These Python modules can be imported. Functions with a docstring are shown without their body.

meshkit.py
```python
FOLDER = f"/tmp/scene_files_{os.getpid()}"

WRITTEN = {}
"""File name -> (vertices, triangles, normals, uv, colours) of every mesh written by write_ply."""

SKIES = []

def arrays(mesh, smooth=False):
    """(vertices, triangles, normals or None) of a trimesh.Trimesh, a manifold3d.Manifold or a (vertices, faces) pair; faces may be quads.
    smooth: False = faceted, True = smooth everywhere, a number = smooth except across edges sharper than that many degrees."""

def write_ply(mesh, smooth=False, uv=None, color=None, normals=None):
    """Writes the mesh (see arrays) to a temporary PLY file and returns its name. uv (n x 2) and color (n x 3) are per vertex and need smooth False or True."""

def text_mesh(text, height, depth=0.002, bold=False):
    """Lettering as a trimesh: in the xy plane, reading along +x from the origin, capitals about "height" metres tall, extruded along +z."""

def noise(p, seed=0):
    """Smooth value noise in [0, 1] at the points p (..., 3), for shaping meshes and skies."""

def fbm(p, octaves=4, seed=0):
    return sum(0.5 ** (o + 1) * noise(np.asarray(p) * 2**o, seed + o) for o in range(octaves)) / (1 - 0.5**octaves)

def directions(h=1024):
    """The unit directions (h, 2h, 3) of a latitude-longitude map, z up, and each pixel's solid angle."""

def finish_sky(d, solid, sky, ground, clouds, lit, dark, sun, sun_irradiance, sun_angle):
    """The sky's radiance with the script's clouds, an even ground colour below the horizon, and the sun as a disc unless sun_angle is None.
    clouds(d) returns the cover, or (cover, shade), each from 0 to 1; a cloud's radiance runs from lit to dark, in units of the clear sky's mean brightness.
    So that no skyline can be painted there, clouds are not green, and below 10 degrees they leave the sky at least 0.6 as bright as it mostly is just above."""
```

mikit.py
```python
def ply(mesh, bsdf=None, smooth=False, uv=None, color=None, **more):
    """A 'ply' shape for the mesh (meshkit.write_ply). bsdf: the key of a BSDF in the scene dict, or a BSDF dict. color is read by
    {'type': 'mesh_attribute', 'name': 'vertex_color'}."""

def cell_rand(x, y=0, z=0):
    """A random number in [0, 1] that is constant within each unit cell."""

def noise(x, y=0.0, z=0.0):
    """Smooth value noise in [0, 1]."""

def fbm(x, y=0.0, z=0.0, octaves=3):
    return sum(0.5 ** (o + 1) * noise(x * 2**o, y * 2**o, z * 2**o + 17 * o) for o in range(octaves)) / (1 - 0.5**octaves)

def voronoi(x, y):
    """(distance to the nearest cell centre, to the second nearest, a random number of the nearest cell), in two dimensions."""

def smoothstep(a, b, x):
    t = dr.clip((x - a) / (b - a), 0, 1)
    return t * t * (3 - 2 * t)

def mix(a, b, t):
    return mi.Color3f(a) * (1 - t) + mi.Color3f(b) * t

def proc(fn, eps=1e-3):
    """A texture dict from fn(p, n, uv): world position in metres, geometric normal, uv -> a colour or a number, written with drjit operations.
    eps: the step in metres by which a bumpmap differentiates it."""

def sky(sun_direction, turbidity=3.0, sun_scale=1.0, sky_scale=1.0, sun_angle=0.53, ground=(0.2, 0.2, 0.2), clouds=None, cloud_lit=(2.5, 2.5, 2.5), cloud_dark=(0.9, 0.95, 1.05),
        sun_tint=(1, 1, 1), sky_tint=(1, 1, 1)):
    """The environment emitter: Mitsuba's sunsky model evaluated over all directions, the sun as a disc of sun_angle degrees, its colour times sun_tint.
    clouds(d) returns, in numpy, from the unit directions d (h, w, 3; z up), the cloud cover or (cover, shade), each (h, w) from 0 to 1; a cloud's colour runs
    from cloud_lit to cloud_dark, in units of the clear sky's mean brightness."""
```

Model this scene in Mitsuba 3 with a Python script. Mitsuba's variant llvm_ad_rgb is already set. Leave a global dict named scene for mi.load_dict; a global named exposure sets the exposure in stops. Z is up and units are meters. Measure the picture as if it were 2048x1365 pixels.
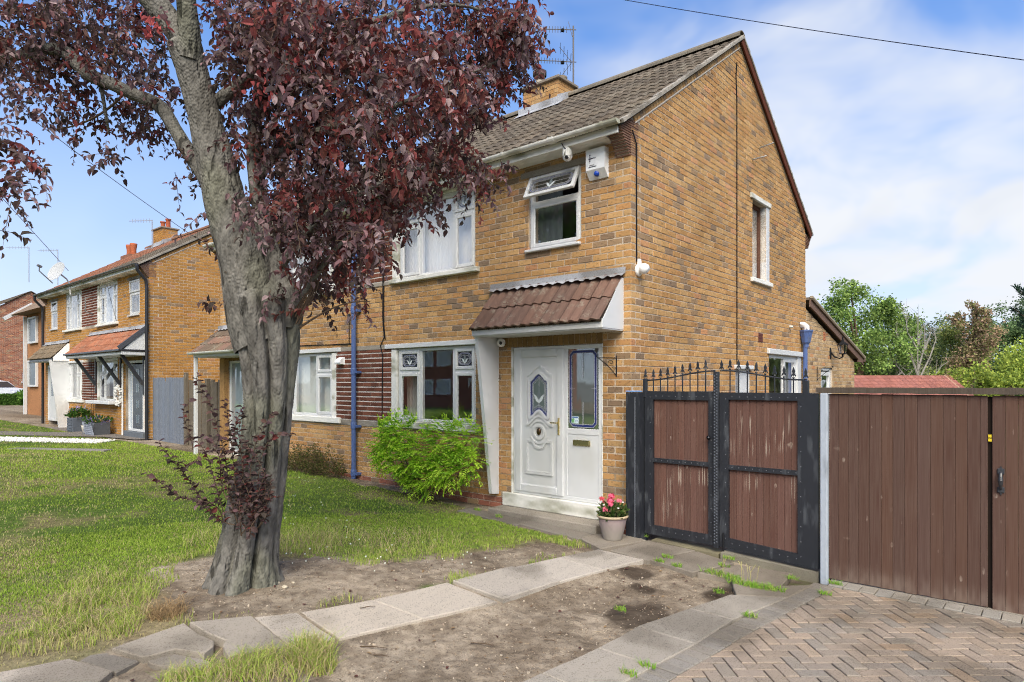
import math, random
import numpy as np, trimesh, mitsuba as mi, drjit as dr, mikit, meshkit
from shapely.geometry import Polygon, box as sbox, MultiPolygon
from shapely import affinity
from mikit import noise, fbm, mix, smoothstep, voronoi, cell_rand, proc

T4 = mi.ScalarTransform4f
# ---------------------------------------------------------------- camera, sky, exposure
EYE = np.array([4.069, -7.044, 1.87])
FWD = np.array([-0.6490, 0.7608, 0.0])
camera = {'type': 'perspective', 'fov': 76.89, 'fov_axis': 'x', 'near_clip': 0.05, 'far_clip': 2000.0,
          'principal_point_offset_x': 0.0, 'principal_point_offset_y': -0.0619,
          'to_world': T4().look_at(origin=EYE.tolist(), target=(EYE + FWD).tolist(), up=[0, 0, 1])}
exposure = 2.36


def clouds(d):
    """fair-weather cloud: torn white banks that close up towards the horizon"""
    z = np.maximum(d[..., 2], 0.02)
    p = np.stack([d[..., 0] / (z + 0.30), d[..., 1] / (z + 0.30), 0 * z], -1)
    wv = meshkit.fbm(p * 2.0 + [5, 1, 9], 3, seed=31)[..., None] - 0.5
    q = p + wv * [0.55, 0.35, 0]
    n = meshkit.fbm(q * 1.25 + [10.6, 5.3, 0], 6, seed=5)
    w = meshkit.fbm(q * 5.5 + [10.6, 5.3, 0], 5, seed=8)
    e = np.degrees(np.arcsin(np.clip(d[..., 2], -1, 1)))
    low = np.clip((33 - e) / 27, 0, 1)
    f = n * 0.72 + w * 0.28 + 0.27 * low - 0.012
    c = np.clip((f - 0.475) / 0.36, 0, 1)
    c = c * c * (3 - 2 * c)
    c = 0.82 * c + 0.16 * np.clip((f - 0.35) / 0.5, 0, 1)
    shade = np.clip((meshkit.fbm(q * 2.6 + [1.7, 9.2, 3], 4, seed=3) - 0.44) * 1.6, 0, 0.55)
    return np.maximum(c, 0.66 * low ** 1.5), shade


SUN = np.array([0.53, -0.62, 0.78])
scene = {'type': 'scene', 'camera': camera,
         'sky_light': mikit.sky(SUN, turbidity=3, sun_scale=0.95, sun_angle=46, sky_scale=1.0, clouds=clouds,
                                cloud_lit=(1.85, 1.90, 1.98), cloud_dark=(1.50, 1.60, 1.78), sky_tint=(0.68, 0.97, 1.30), sun_tint=(0.86, 0.95, 1.07))}
labels = {}
RNG = np.random.default_rng(7)
rnd = random.Random(7)


# ---------------------------------------------------------------- materials
def mat(name, d):
    scene[name] = d
    return name


def rgb(*c):
    return {'type': 'rgb', 'value': list(c)}


def pr(base, rough=0.7, metal=0.0, spec=0.5, **k):
    return {'type': 'principled', 'base_color': base, 'roughness': rough, 'metallic': metal, 'specular': spec, **k}


def two(b):
    return {'type': 'twosided', 'bsdf': b}


def bump(b, fn, scale=1.0, eps=1e-3):
    return {'type': 'bumpmap', 'bsdf': b, 'arbitrary': proc(fn, eps), 'scale': scale}


VA = {'type': 'mesh_attribute', 'name': 'vertex_color'}


def piece_tone(p, n, uv):
    """each piece carries its own colour, packed in its (constant) uv"""
    r = dr.floor(uv.x)
    return mi.Color3f(r * 0.001, (uv.x - r - 0.01) / 0.98, uv.y)


VC = proc(piece_tone)


def blend(a, b, w):
    return {'type': 'blendbsdf', 'a': a, 'b': b, 'weight': proc(w)}


def sp(p, s):
    return p.x * s, p.y * s, p.z * s


def dif(c):
    return {'type': 'diffuse', 'reflectance': c}


def plas(c, a=0.15):
    return {'type': 'roughplastic', 'diffuse_reflectance': c, 'alpha': a, 'distribution': 'ggx'}


mat('m_brick', two(bump(blend(dif(VC), dif(rgb(0.055, 0.036, 0.026)),
    lambda p, n, uv: dr.clip(0.38 * smoothstep(0.52, 0.84, fbm(*sp(p, 44.0), 2)) + 0.16 * smoothstep(0.48, 0.76, fbm(p.x * 1.3, p.y * 1.3, p.z * 0.7, 2)), 0, 0.7)),
    lambda p, n, uv: 0.0026 * noise(*sp(p, 110.0)), 1.0, 2e-3)))
# stone, concrete, mortar, paving: the piece's own tone, darker blotches and speckle
mat('m_worn', two(blend(dif(VC), dif(rgb(0.095, 0.080, 0.062)),
    lambda p, n, uv: dr.clip(0.50 * smoothstep(0.46, 0.72, fbm(p.x * 1.9, p.y * 1.9, p.z * 1.9, 4)) + 0.42 * smoothstep(0.52, 0.88, noise(*sp(p, 150.0))), 0, 0.75))))
mat('m_tile', two(blend(dif(VC), dif(rgb(0.27, 0.25, 0.20)),
    lambda p, n, uv: 0.5 * smoothstep(0.50, 0.72, fbm(*sp(p, 8.0), 2)) * smoothstep(0.40, 0.65, noise(*sp(p, 60.0))))))
mat('m_white', two(blend(plas(rgb(0.80, 0.81, 0.82), 0.2), dif(rgb(0.42, 0.41, 0.36)),
    lambda p, n, uv: 0.34 * smoothstep(0.46, 0.75, fbm(p.x * 2.2, p.y * 2.2, p.z * 1.1, 3)))))
mat('m_oldwhite', two(blend(dif(rgb(0.76, 0.75, 0.71)), dif(rgb(0.20, 0.20, 0.11)),
    lambda p, n, uv: 0.62 * smoothstep(0.50, 0.76, fbm(p.x * 2.6, p.y * 2.6, p.z * 5.0, 3)) + 0.12 * noise(*sp(p, 40.0)))))
mat('m_glass', {'type': 'thindielectric', 'int_ior': 2.0})
mat('m_plain', two(dif(VC)))
mat('m_tone', two(dif(VA)))
mat('m_gloss', two(pr(VC, 0.3, spec=0.5)))
mat('m_metal', two({'type': 'roughconductor', 'specular_reflectance': VC, 'alpha': 0.22}))
# chipped paint over metal and timber
mat('m_paint', two(blend(pr(VC, 0.45, spec=0.5), dif(rgb(0.13, 0.14, 0.155)),
    lambda p, n, uv: 0.42 * smoothstep(0.54, 0.82, fbm(p.x * 18, p.y * 18, p.z * 4, 3)))))
# boards: fine upright grain, pale flaked streaks, bleached feet
mat('m_wood', two(blend(dif(VC), dif(rgb(0.40, 0.33, 0.27)),
    lambda p, n, uv: dr.clip(0.70 * smoothstep(0.62, 0.76, fbm(p.x * 95, p.y * 95, p.z * 2.6, 2)) * smoothstep(0.50, 0.68, fbm(p.x * 4, p.y * 4, p.z * 2.4, 2)) * smoothstep(2.35, 2.15, p.x)
                            + 0.55 * smoothstep(0.86, 0.92, noise(p.x * 24, p.y * 24, p.z * 9)) * noise(p.x * 90, 0.0, p.z * 30) 
                            + 0.10 * noise(p.x * 160, p.y * 160, p.z * 4) + 0.35 * smoothstep(0.12, -0.12, p.z) * noise(p.x * 40, p.y * 40, p.z * 8), 0, 0.85))))
mat('m_bark', two(bump(dif(proc(lambda p, n, uv: mix(mix((0.085, 0.080, 0.072), (0.245, 0.232, 0.208), fbm(p.x * 10, p.y * 10, p.z * 5, 4)), (0.165, 0.17, 0.115),
        0.45 * smoothstep(0.52, 0.74, noise(p.x * 2.6, p.y * 2.6, p.z * 1.4))) * (0.42 + 1.0 * fbm(p.x * 50, p.y * 50, p.z * 16, 3)) * (1.0 - 0.6 * smoothstep(0.63, 0.72, fbm(p.x * 19, p.y * 19, p.z * 3.2, 3))))),
    lambda p, n, uv: 0.030 * fbm(p.x * 24, p.y * 24, p.z * 7, 4) - 0.018 * smoothstep(0.60, 0.72, fbm(p.x * 19, p.y * 19, p.z * 3.2, 3)) + 0.010 * noise(p.x * 90, p.y * 90, p.z * 60), 1.0, 3e-3)))
mat('m_leaf', {'type': 'principledthin', 'base_color': VC, 'roughness': 0.42, 'diff_trans': 0.65, 'spec_trans': 0.0, 'eta': 1.45})
ALIAS = {'m_mortar': ('m_worn', (.54, .455, .36)), 'm_white_mortar': ('m_worn', (.64, .58, .53)), 'm_concrete': ('m_worn', (.32, .285, .24)), 'm_slab': ('m_worn', None), 'm_paver': ('m_worn', None),
         'm_frost': ('m_gloss', None), 'm_black_paint': ('m_paint', (.017, .019, .025)), 'm_blue': ('m_paint', (.065, .11, .27)), 'm_gate_board': ('m_wood', None), 'm_fence_board': ('m_wood', None),
         'm_old_wood': ('m_wood', (.135, .115, .09)), 'm_rail_wood': ('m_wood', (.075, .060, .048)), 'm_galv': ('m_paint', (.36, .40, .46)), 'm_lead': ('m_worn', (.40, .41, .44)), 'm_twig': ('m_plain', (.12, .085, .06)),
         'm_green': ('m_leaf', None), 'm_car': ('m_gloss', (.52, .55, .60))}

# ---------------------------------------------------------------- mesh helper
W1 = (1, 1, 1)
_bc = {}


def bev_unit():
    if 'f' not in _bc:
        from scipy.spatial import ConvexHull
        pts = []
        for sx in (-1, 1):
            for sy in (-1, 1):
                for sz in (-1, 1):
                    for k in range(3):
                        q = np.array([sx, sy, sz], float)
                        q[k] *= 1.0
                        for j in range(3):
                            if j != k:
                                q[j] *= 0.8
                        pts.append(q)
        pts = np.array(pts)
        h = ConvexHull(pts)
        f = h.simplices.copy()
        for i, t in enumerate(f):
            a, b_, c = pts[t]
            if np.dot(np.cross(b_ - a, c - a), a + b_ + c) < 0:
                f[i] = t[::-1]
        _bc['f'], _bc['s'] = f, np.sign(pts)
        _bc['in'] = np.abs(np.abs(pts) - 0.8) < 1e-6
    return _bc['f'], _bc['s'], _bc['in']


BOXV = np.array([[x, y, z] for x in (0, 1) for y in (0, 1) for z in (0, 1)], float)
BOXF = np.array([[0, 1, 3], [0, 3, 2], [4, 6, 7], [4, 7, 5], [0, 4, 5], [0, 5, 1], [2, 3, 7], [2, 7, 6], [0, 2, 6], [0, 6, 4], [1, 5, 7], [1, 7, 3]])


class M:
    def __init__(s):
        s.v, s.f, s.c, s.n = [], [], [], 0

    def add(s, v, f, c=W1):
        v = np.asarray(v, float).reshape(-1, 3)
        f = np.asarray(f, int)
        if f.shape[1] == 4:
            f = np.vstack([f[:, [0, 1, 2]], f[:, [0, 2, 3]]])
        s.v.append(v)
        s.f.append(f + s.n)
        c = np.asarray(c, float)
        s.c.append(np.broadcast_to(c, v.shape) if c.ndim == 1 else c)
        s.n += len(v)
        return s

    def tm(s, mesh, c=W1):
        return s.add(mesh.vertices, mesh.faces, c)

    def merge(s, o, R=None, t=(0, 0, 0)):
        for v, f, c in zip(o.v, o.f, o.c):
            pass
        V, F, C = o.get()
        if R is not None:
            V = V @ np.asarray(R).T
        return s.add(V + np.asarray(t), F, C)

    def box(s, x0, x1, y0, y1, z0, z1, c=W1, b=0.0):
        return s.obox(((x0 + x1) / 2, (y0 + y1) / 2, (z0 + z1) / 2), (abs(x1 - x0), abs(y1 - y0), abs(z1 - z0)), None, c, b)

    def obox(s, o, size, R=None, c=W1, b=0.0):
        size = np.asarray(size, float)
        if b > 0:
            f, sg, inn = bev_unit()
            v = sg * size / 2 - sg * inn * min(b, size.min() * 0.45)
        else:
            v, f = (BOXV - 0.5) * size, BOXF
        if R is not None:
            v = v @ np.asarray(R, float).T
        return s.add(v + np.asarray(o, float), f, c)

    def tube(s, pts, r, sides=8, c=W1, cap=True):
        p = np.asarray(pts, float)
        r = np.broadcast_to(np.asarray(r, float), (len(p),))
        t = np.gradient(p, axis=0)
        t /= np.linalg.norm(t, axis=1, keepdims=True) + 1e-12
        a = np.cross(t[0], [0, 0, 1.0] if abs(t[0][2]) < 0.9 else [1.0, 0, 0])
        ring, an = [], np.arange(sides) * 2 * np.pi / sides
        for i in range(len(p)):
            a = a - t[i] * np.dot(a, t[i])
            a /= np.linalg.norm(a) + 1e-12
            b = np.cross(t[i], a)
            ring.append(p[i] + r[i] * (np.cos(an)[:, None] * a + np.sin(an)[:, None] * b))
        v = np.concatenate(ring)
        i, j = np.meshgrid(np.arange(len(p) - 1), np.arange(sides), indexing='ij')
        q = np.stack([i * sides + j, i * sides + (j + 1) % sides, (i + 1) * sides + (j + 1) % sides, (i + 1) * sides + j], -1).reshape(-1, 4)
        f = np.vstack([q[:, [0, 1, 2]], q[:, [0, 2, 3]]])
        if cap:
            k = np.arange(1, sides - 1)
            f = np.vstack([f, np.stack([0 * k, k + 1, k], 1), (len(p) - 1) * sides + np.stack([0 * k, k, k + 1], 1)])
        return s.add(v, f, c)

    def prism(s, poly, o, u, w, n, d, c=W1):
        """polygon (list of 2-D points, any simple shape) in the frame o,u,w extruded by d along n"""
        P = poly if isinstance(poly, Polygon) else Polygon(poly)
        if P.area < 1e-9:
            return s
        m = trimesh.creation.extrude_polygon(P, d, engine='earcut')
        B = np.array([u, w, n], float)
        v = m.vertices @ B + np.asarray(o, float)
        f = m.faces if np.dot(np.cross(u, w), n) > 0 else m.faces[:, ::-1]
        return s.add(v, f, c)

    def lathe(s, prof, o=(0, 0, 0), n=24, c=W1):
        prof = np.asarray(prof, float)
        an = np.arange(n) * 2 * np.pi / n
        v = np.stack([np.outer(prof[:, 0], np.cos(an)), np.outer(prof[:, 0], np.sin(an)), np.repeat(prof[:, 1:2], n, 1)], -1).reshape(-1, 3)
        i, j = np.meshgrid(np.arange(len(prof) - 1), np.arange(n), indexing='ij')
        q = np.stack([i * n + j, i * n + (j + 1) % n, (i + 1) * n + (j + 1) % n, (i + 1) * n + j], -1).reshape(-1, 4)
        return s.add(v + np.asarray(o, float), q, c)

    def get(s):
        return np.concatenate(s.v), np.concatenate(s.f), np.concatenate(s.c)


def num(key):
    if key not in scene:
        return key
    k = 1
    while f'{key}_{k:03d}' in scene:
        k += 1
    return f'{key}_{k:03d}'


_cnt = {}
WARP = None


def numq(key):
    k = _cnt.get(key, -1) + 1
    _cnt[key] = k
    return key if k == 0 else f'{key}_{k:03d}'


def E(key, m, material, smooth=False, label=None, cat=None, group=None, kind=None):
    key = numq(key)
    V, F, C = m.get()
    if material in ALIAS:
        material, c0 = ALIAS[material]
        if c0 is not None and C.min() > .999:
            C = np.broadcast_to(np.array(c0), C.shape)
    if WARP:
        V = V * [WARP[1], 1, 1] + [WARP[0] * (1 - WARP[1]), 0, 0]
    if material in ('m_ground', 'm_tone'):
        scene[key] = mikit.ply((V, F), material, smooth, color=C)
    else:
        Q = np.clip(C, 0, .9999)
        scene[key] = mikit.ply((V, F), material, bool(smooth), uv=np.stack([np.round(Q[:, 0] * 1000) + .01 + .98 * Q[:, 1], Q[:, 2]], 1))
    L(key, label, cat, group, kind)
    return key


def L(key, label=None, cat=None, group=None, kind=None):
    d = {k: v for k, v in (('label', label), ('category', cat), ('group', group), ('kind', kind)) if v}
    if d:
        labels.setdefault(key, {}).update(d)
    return key


_roots = {}


def root(name, label, cat, group=None):
    k = _roots.get(name, -1) + 1
    _roots[name] = k
    key = name if k == 0 else f'{name}_{k:03d}'
    return L(key, label, cat, group)


def jit(c, a=0.12, r=None, hue=0.02):
    r = r or rnd
    k = 1 + r.uniform(-a, a)
    h_ = r.uniform(-hue, hue)
    return tuple(max(0.0, x * k * (1 + h_ * w_)) for x, w_ in zip(c, (1, 0, -1.5)))


def terrain(x, y):
    x, y = np.asarray(x, float), np.asarray(y, float)
    b = np.interp(x, [-60, -26, -15.4, -10, -5.6, -2, 0, 1, 2, 4, 10], [.40, .38, .32, .27, .17, .05, 0, -.04, -.1, -.12, -.15])
    return b + .10 * np.exp(-((x + 1.9) ** 2 + (y + 4.) ** 2) / 2.25)

# ================================================================ ground
SOIL1 = [(-.05, -.70), (-.57, -1.11), (-.88, -2.26), (-1.34, -3.2), (-1.85, -3.58), (-2.42, -4.09), (-2.3, -4.62), (-1.6, -4.95), (-1.0, -4.97), (-.8, -5.0), (-.5, -4.25), (-.3, -3.2), (-.15, -2.1), (0, -1.2)]
SOIL2 = [(.6, -.9), (1.75, -.80), (1.8, -1.8), (1.6, -2.5), (1.55, -3.1), (1.5, -3.9), (1.3, -5.2), (.45, -5.0), (.12, -4.2), (.25, -3.3), (.4, -2.4), (.5, -1.4)]
LAWN2 = [(-60, -.55), (-12, -.55), (-8, -.30), (-5.4, -.28), (-2.6, -.34), (-1.2, -.70), (-.12, -.68), (-.02, -.8), (-.06, -2.0), (-.3, -3.4), (-.55, -4.4), (-.9, -5.3), (-1.0, -9), (-60, -9)]


def psdf(x, y, P, lib):
    """signed distance to polygon P (negative inside), numpy or drjit"""
    d, s = None, None
    nP = len(P)
    for i in range(nP):
        (ax, ay), (bx, by) = P[i], P[i - 1]
        ex, ey = bx - ax, by - ay
        wx, wy = x - ax, y - ay
        t = (wx * ex + wy * ey) / (ex * ex + ey * ey)
        t = np.clip(t, 0, 1) if lib is np else dr.clip(t, 0, 1)
        qx, qy = wx - ex * t, wy - ey * t
        dd = qx * qx + qy * qy
        c1, c2, c3 = (y >= ay), (y < by), (ex * wy > ey * wx)
        flip = (c1 & c2 & c3) | (~c1 & ~c2 & ~c3)
        if lib is np:
            d = dd if d is None else np.minimum(d, dd)
            s = np.where(flip, -1.0, 1.0) * (1.0 if s is None else s)
        else:
            d = dd if d is None else dr.minimum(d, dd)
            s = dr.select(flip, -1.0, 1.0) * (1.0 if s is None else s)
    return s * (np.sqrt(d) if lib is np else dr.sqrt(d))


def sstep(a, b, x):
    t = np.clip((x - a) / (b - a), 0, 1)
    return t * t * (3 - 2 * t)


def nfbm(x, y, k, o, seed):
    return meshkit.fbm(np.stack([x * k, y * k, 0 * x], -1), o, seed=seed)


def ground_color(x, y):
    """soil, damp soil, worn lawn and mossy joints, per vertex"""
    mixc = lambda a, b, t: np.asarray(a) * (1 - t[..., None]) + np.asarray(b) * t[..., None]
    fine = nfbm(x, y, 13, 3, 2)
    soil = mixc((.185, .145, .106), (.385, .32, .245), sstep(.28, .72, .55 * nfbm(x, y, 2.3, 4, 3) + .45 * fine))
    wet = np.zeros_like(x)
    for cx, cy, rx, ry, ang in ((1.35, -2.15, .30, .42, .5), (1.62, -1.18, .16, .30, .2), (.72, -1.22, .26, .15, 0), (1.05, -1.55, .12, .2, 1)):
        c_, s_ = math.cos(ang), math.sin(ang)
        u, v = ((x - cx) * c_ + (y - cy) * s_) / rx, (-(x - cx) * s_ + (y - cy) * c_) / ry
        wet = np.maximum(wet, sstep(1.15, .75, np.hypot(u, v) + .9 * (nfbm(x, y, 5, 3, 8) - .5)))
    soil = mixc(soil, (.058, .044, .034), .88 * wet)
    root = np.exp(-((x + 1.35) ** 2 + (y + 4.1) ** 2) / .5)
    soil = soil * (1 - .18 * sstep(.4, .6, nfbm(x, y, 1.2, 3, 14)))[..., None]
    d1 = np.minimum(psdf(x, y, SOIL1, np), psdf(x, y, SOIL2, np)) + .5 * (nfbm(x, y, 2.6, 4, 3) - .5)
    lawn = mixc(mixc((.055, .10, .02), (.12, .18, .04), nfbm(x, y, .9, 4, 5)), (.24, .19, .105), .75 * sstep(.45, .7, nfbm(x, y, 1.7, 4, 6))) * (.7 + .5 * fine)[..., None]
    inl = sstep(.04, -.05, psdf(x, y, LAWN2, np) + .2 * (nfbm(x, y, 4, 3, 7) - .5)) * sstep(-.06, .10, d1)
    dfc = np.hypot(x - EYE[0], y - EYE[1])
    worn = sstep(8.2, 5.8, dfc) * np.clip(x * -1 - .2, 0, 1)
    lawn = mixc(lawn, mixc((.20, .155, .10), (.33, .27, .165), fine), .85 * worn)
    moss = mixc(soil * .36, (.10, .115, .04), .75 * sstep(.4, .65, fine))
    base = mixc(soil, moss, sstep(1.8, 2.0, x))
    base = mixc(base, (.09, .13, .035), sstep(9.0, 14.0, y))
    return mixc(base, lawn, inl)


mat('m_ground', two(bump(blend(dif(VA), dif(rgb(.05, .038, .028)),
    lambda p, n, uv: 0.40 * smoothstep(0.50, 0.90, noise(p.x * 130, p.y * 130, 0.0)) + 0.22 * smoothstep(0.5, 0.7, fbm(p.x * 24, p.y * 24, 0.0, 2))),
    lambda p, n, uv: 0.010 * fbm(p.x * 26, p.y * 26, 0.0, 2), 1.0, 3e-3)))


def axis_pts(*seg):
    out = []
    for a, b, st in seg:
        out += list(np.arange(a, b, st))
    return np.array(out + [seg[-1][1]])


gx = axis_pts((-120, -30, 6), (-30, -9, .5), (-9, -2.6, .06), (-2.6, 1.9, .03), (1.9, 5, .1), (5, 9, .3), (9, 120, 6))
gy = axis_pts((-60, -9, 4), (-9, -6.5, .25), (-6.5, -5.4, .06), (-5.4, -.6, .03), (-.6, .2, .06), (0.2, 4, .4), (4, 130, 6))
GX, GY = np.meshgrid(gx, gy, indexing='ij')
n1 = meshkit.fbm(np.stack([GX * 2.2, GY * 2.2, 0 * GX], -1), 4, seed=4) - .5
n2 = meshkit.fbm(np.stack([GX * 9, GY * 9, 0 * GX], -1), 3, seed=6) - .5
pv = np.clip((GX - 1.85) / .15, 0, 1)
st = np.exp(-np.clip(np.maximum(np.abs(GX - .25) - .35, 0), 0, 9) * 12) * (GY < -.8) * (GY > -4.4)
near = ((GX > -9) & (GX < 5) & (GY > -6.5) & (GY < .2)).astype(float)
s2 = psdf(GX, GY, SOIL2, np)
GZ = terrain(GX, GY) - .014 + near * (1 - pv) * (1 - .78 * st) * (.06 * n1 + .022 * n2) - pv * .02 - .03 * np.clip(-s2 / .25, 0, 1)
GZ -= .03 * near * np.clip((GY + 1.05) / .15, 0, 1) * np.clip((GX + .5) / .2, 0, 1)
GZ = np.where(GY < -9.4, -.4, GZ)
# root mound and the hollow between the strips stay gentle
ni, nj = GX.shape
idx = np.arange(ni * nj).reshape(ni, nj)
gq = np.stack([idx[:-1, :-1], idx[1:, :-1], idx[1:, 1:], idx[:-1, 1:]], -1).reshape(-1, 4)
E('ground', M().add(np.stack([GX, GY, GZ], -1).reshape(-1, 3), gq, ground_color(GX, GY).reshape(-1, 3)), 'm_ground', True, label='bare brown soil and lawn ground sheet in front of the house', kind='structure')


def gz(x, y):
    """height of the ground sheet (bilinear)"""
    x, y = np.asarray(x, float), np.asarray(y, float)
    i = np.clip(np.searchsorted(gx, x) - 1, 0, ni - 2)
    j = np.clip(np.searchsorted(gy, y) - 1, 0, nj - 2)
    u = (x - gx[i]) / (gx[i + 1] - gx[i])
    v = (y - gy[j]) / (gy[j + 1] - gy[j])
    return GZ[i, j] * (1 - u) * (1 - v) + GZ[i + 1, j] * u * (1 - v) + GZ[i, j + 1] * (1 - u) * v + GZ[i + 1, j + 1] * u * v


# ---------------------------------------------------------------- slabs
def slab_mesh(pts, z, c, th=.06, bev=.007, wob=.003):
    P = Polygon(pts)
    if not P.exterior.is_ccw:
        P = Polygon(list(P.exterior.coords)[::-1])
    out = []
    co = list(P.exterior.coords)[:-1]
    for i, a in enumerate(co):          # subdivide and wobble edges
        b = co[(i + 1) % len(co)]
        k = max(2, int(math.hypot(b[0] - a[0], b[1] - a[1]) / .09))
        for q in range(k):
            t = q / k
            out.append((a[0] + (b[0] - a[0]) * t + (rnd.uniform(-wob, wob)), a[1] + (b[1] - a[1]) * t + rnd.uniform(-wob, wob)))
    o = np.array(out)
    ctr = o.mean(0)
    d = o - ctr
    ln = np.linalg.norm(d, axis=1, keepdims=True)
    inn = o - d / ln * bev * 1.3
    zf = z if callable(z) else (lambda x, y: np.full_like(x, z))
    zt = zf(inn[:, 0], inn[:, 1])
    zo = zf(o[:, 0], o[:, 1])
    n = len(o)
    V = np.concatenate([np.c_[inn, zt], np.c_[o, zo - bev], np.c_[o, zo - th], [[ctr[0], ctr[1], float(zf(ctr[0:1], ctr[1:2])[0])]]])
    F = []
    for i in range(n):
        j = (i + 1) % n
        F += [(i, j, 3 * n), (n + i, j, i), (n + i, n + j, j), (2 * n + i, n + j, n + i), (2 * n + i, 2 * n + j, n + j)]
    return M().add(V, F, c)


def plane_z(p3):
    A = np.array([[p[0], p[1], 1] for p in p3])
    k = np.linalg.lstsq(A, np.array([p[2] for p in p3]), rcond=None)[0]
    return lambda x, y: k[0] * x + k[1] * y + k[2]


PALE, GREYS, DARKS = (.44, .39, .33), (.33, .295, .25), (.24, .21, .175)


def slab(key, pts, tone, dz=.0, zs=None, **k):
    zz = [float(terrain(*p)) + dz for p in pts] if zs is None else zs
    cx, cy = np.mean([p[0] for p in pts]), np.mean([p[1] for p in pts])
    pts = [(cx + (p[0] - cx) * .992, cy + (p[1] - cy) * .992) for p in pts]
    return E(key, slab_mesh(pts, plane_z([(p[0], p[1], z) for p, z in zip(pts, zz)]), jit(tone, .08), **k), 'm_slab', label=None)


PK = L('path', 'path of pale worn concrete slabs between the lawn and the bare soil', kind='structure')
S = 'path__slab'
e_l = [(.10, -.89), (-.03, -1.49), (-.15, -2.10), (-.24, -2.85), (-.35, -3.67), (-.51, -4.25)]
e_r = [(.66, -.87), (.54, -1.48), (.45, -2.10), (.40, -2.86), (.23, -3.63), (.08, -4.30)]
for i in range(5):
    a, b, c, d = e_l[i], e_r[i], e_r[i + 1], e_l[i + 1]
    if i == 3:
        a, b = (-.25, -2.90), (.38, -2.91)
    slab(S, [a, b, c, d], PALE, dz=.008 + (.014 if i == 2 else 0))
slab(S, [(-.52, -4.28), (.07, -4.33), (-.02, -4.62), (-.66, -4.56)], PALE, dz=.012)
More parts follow.
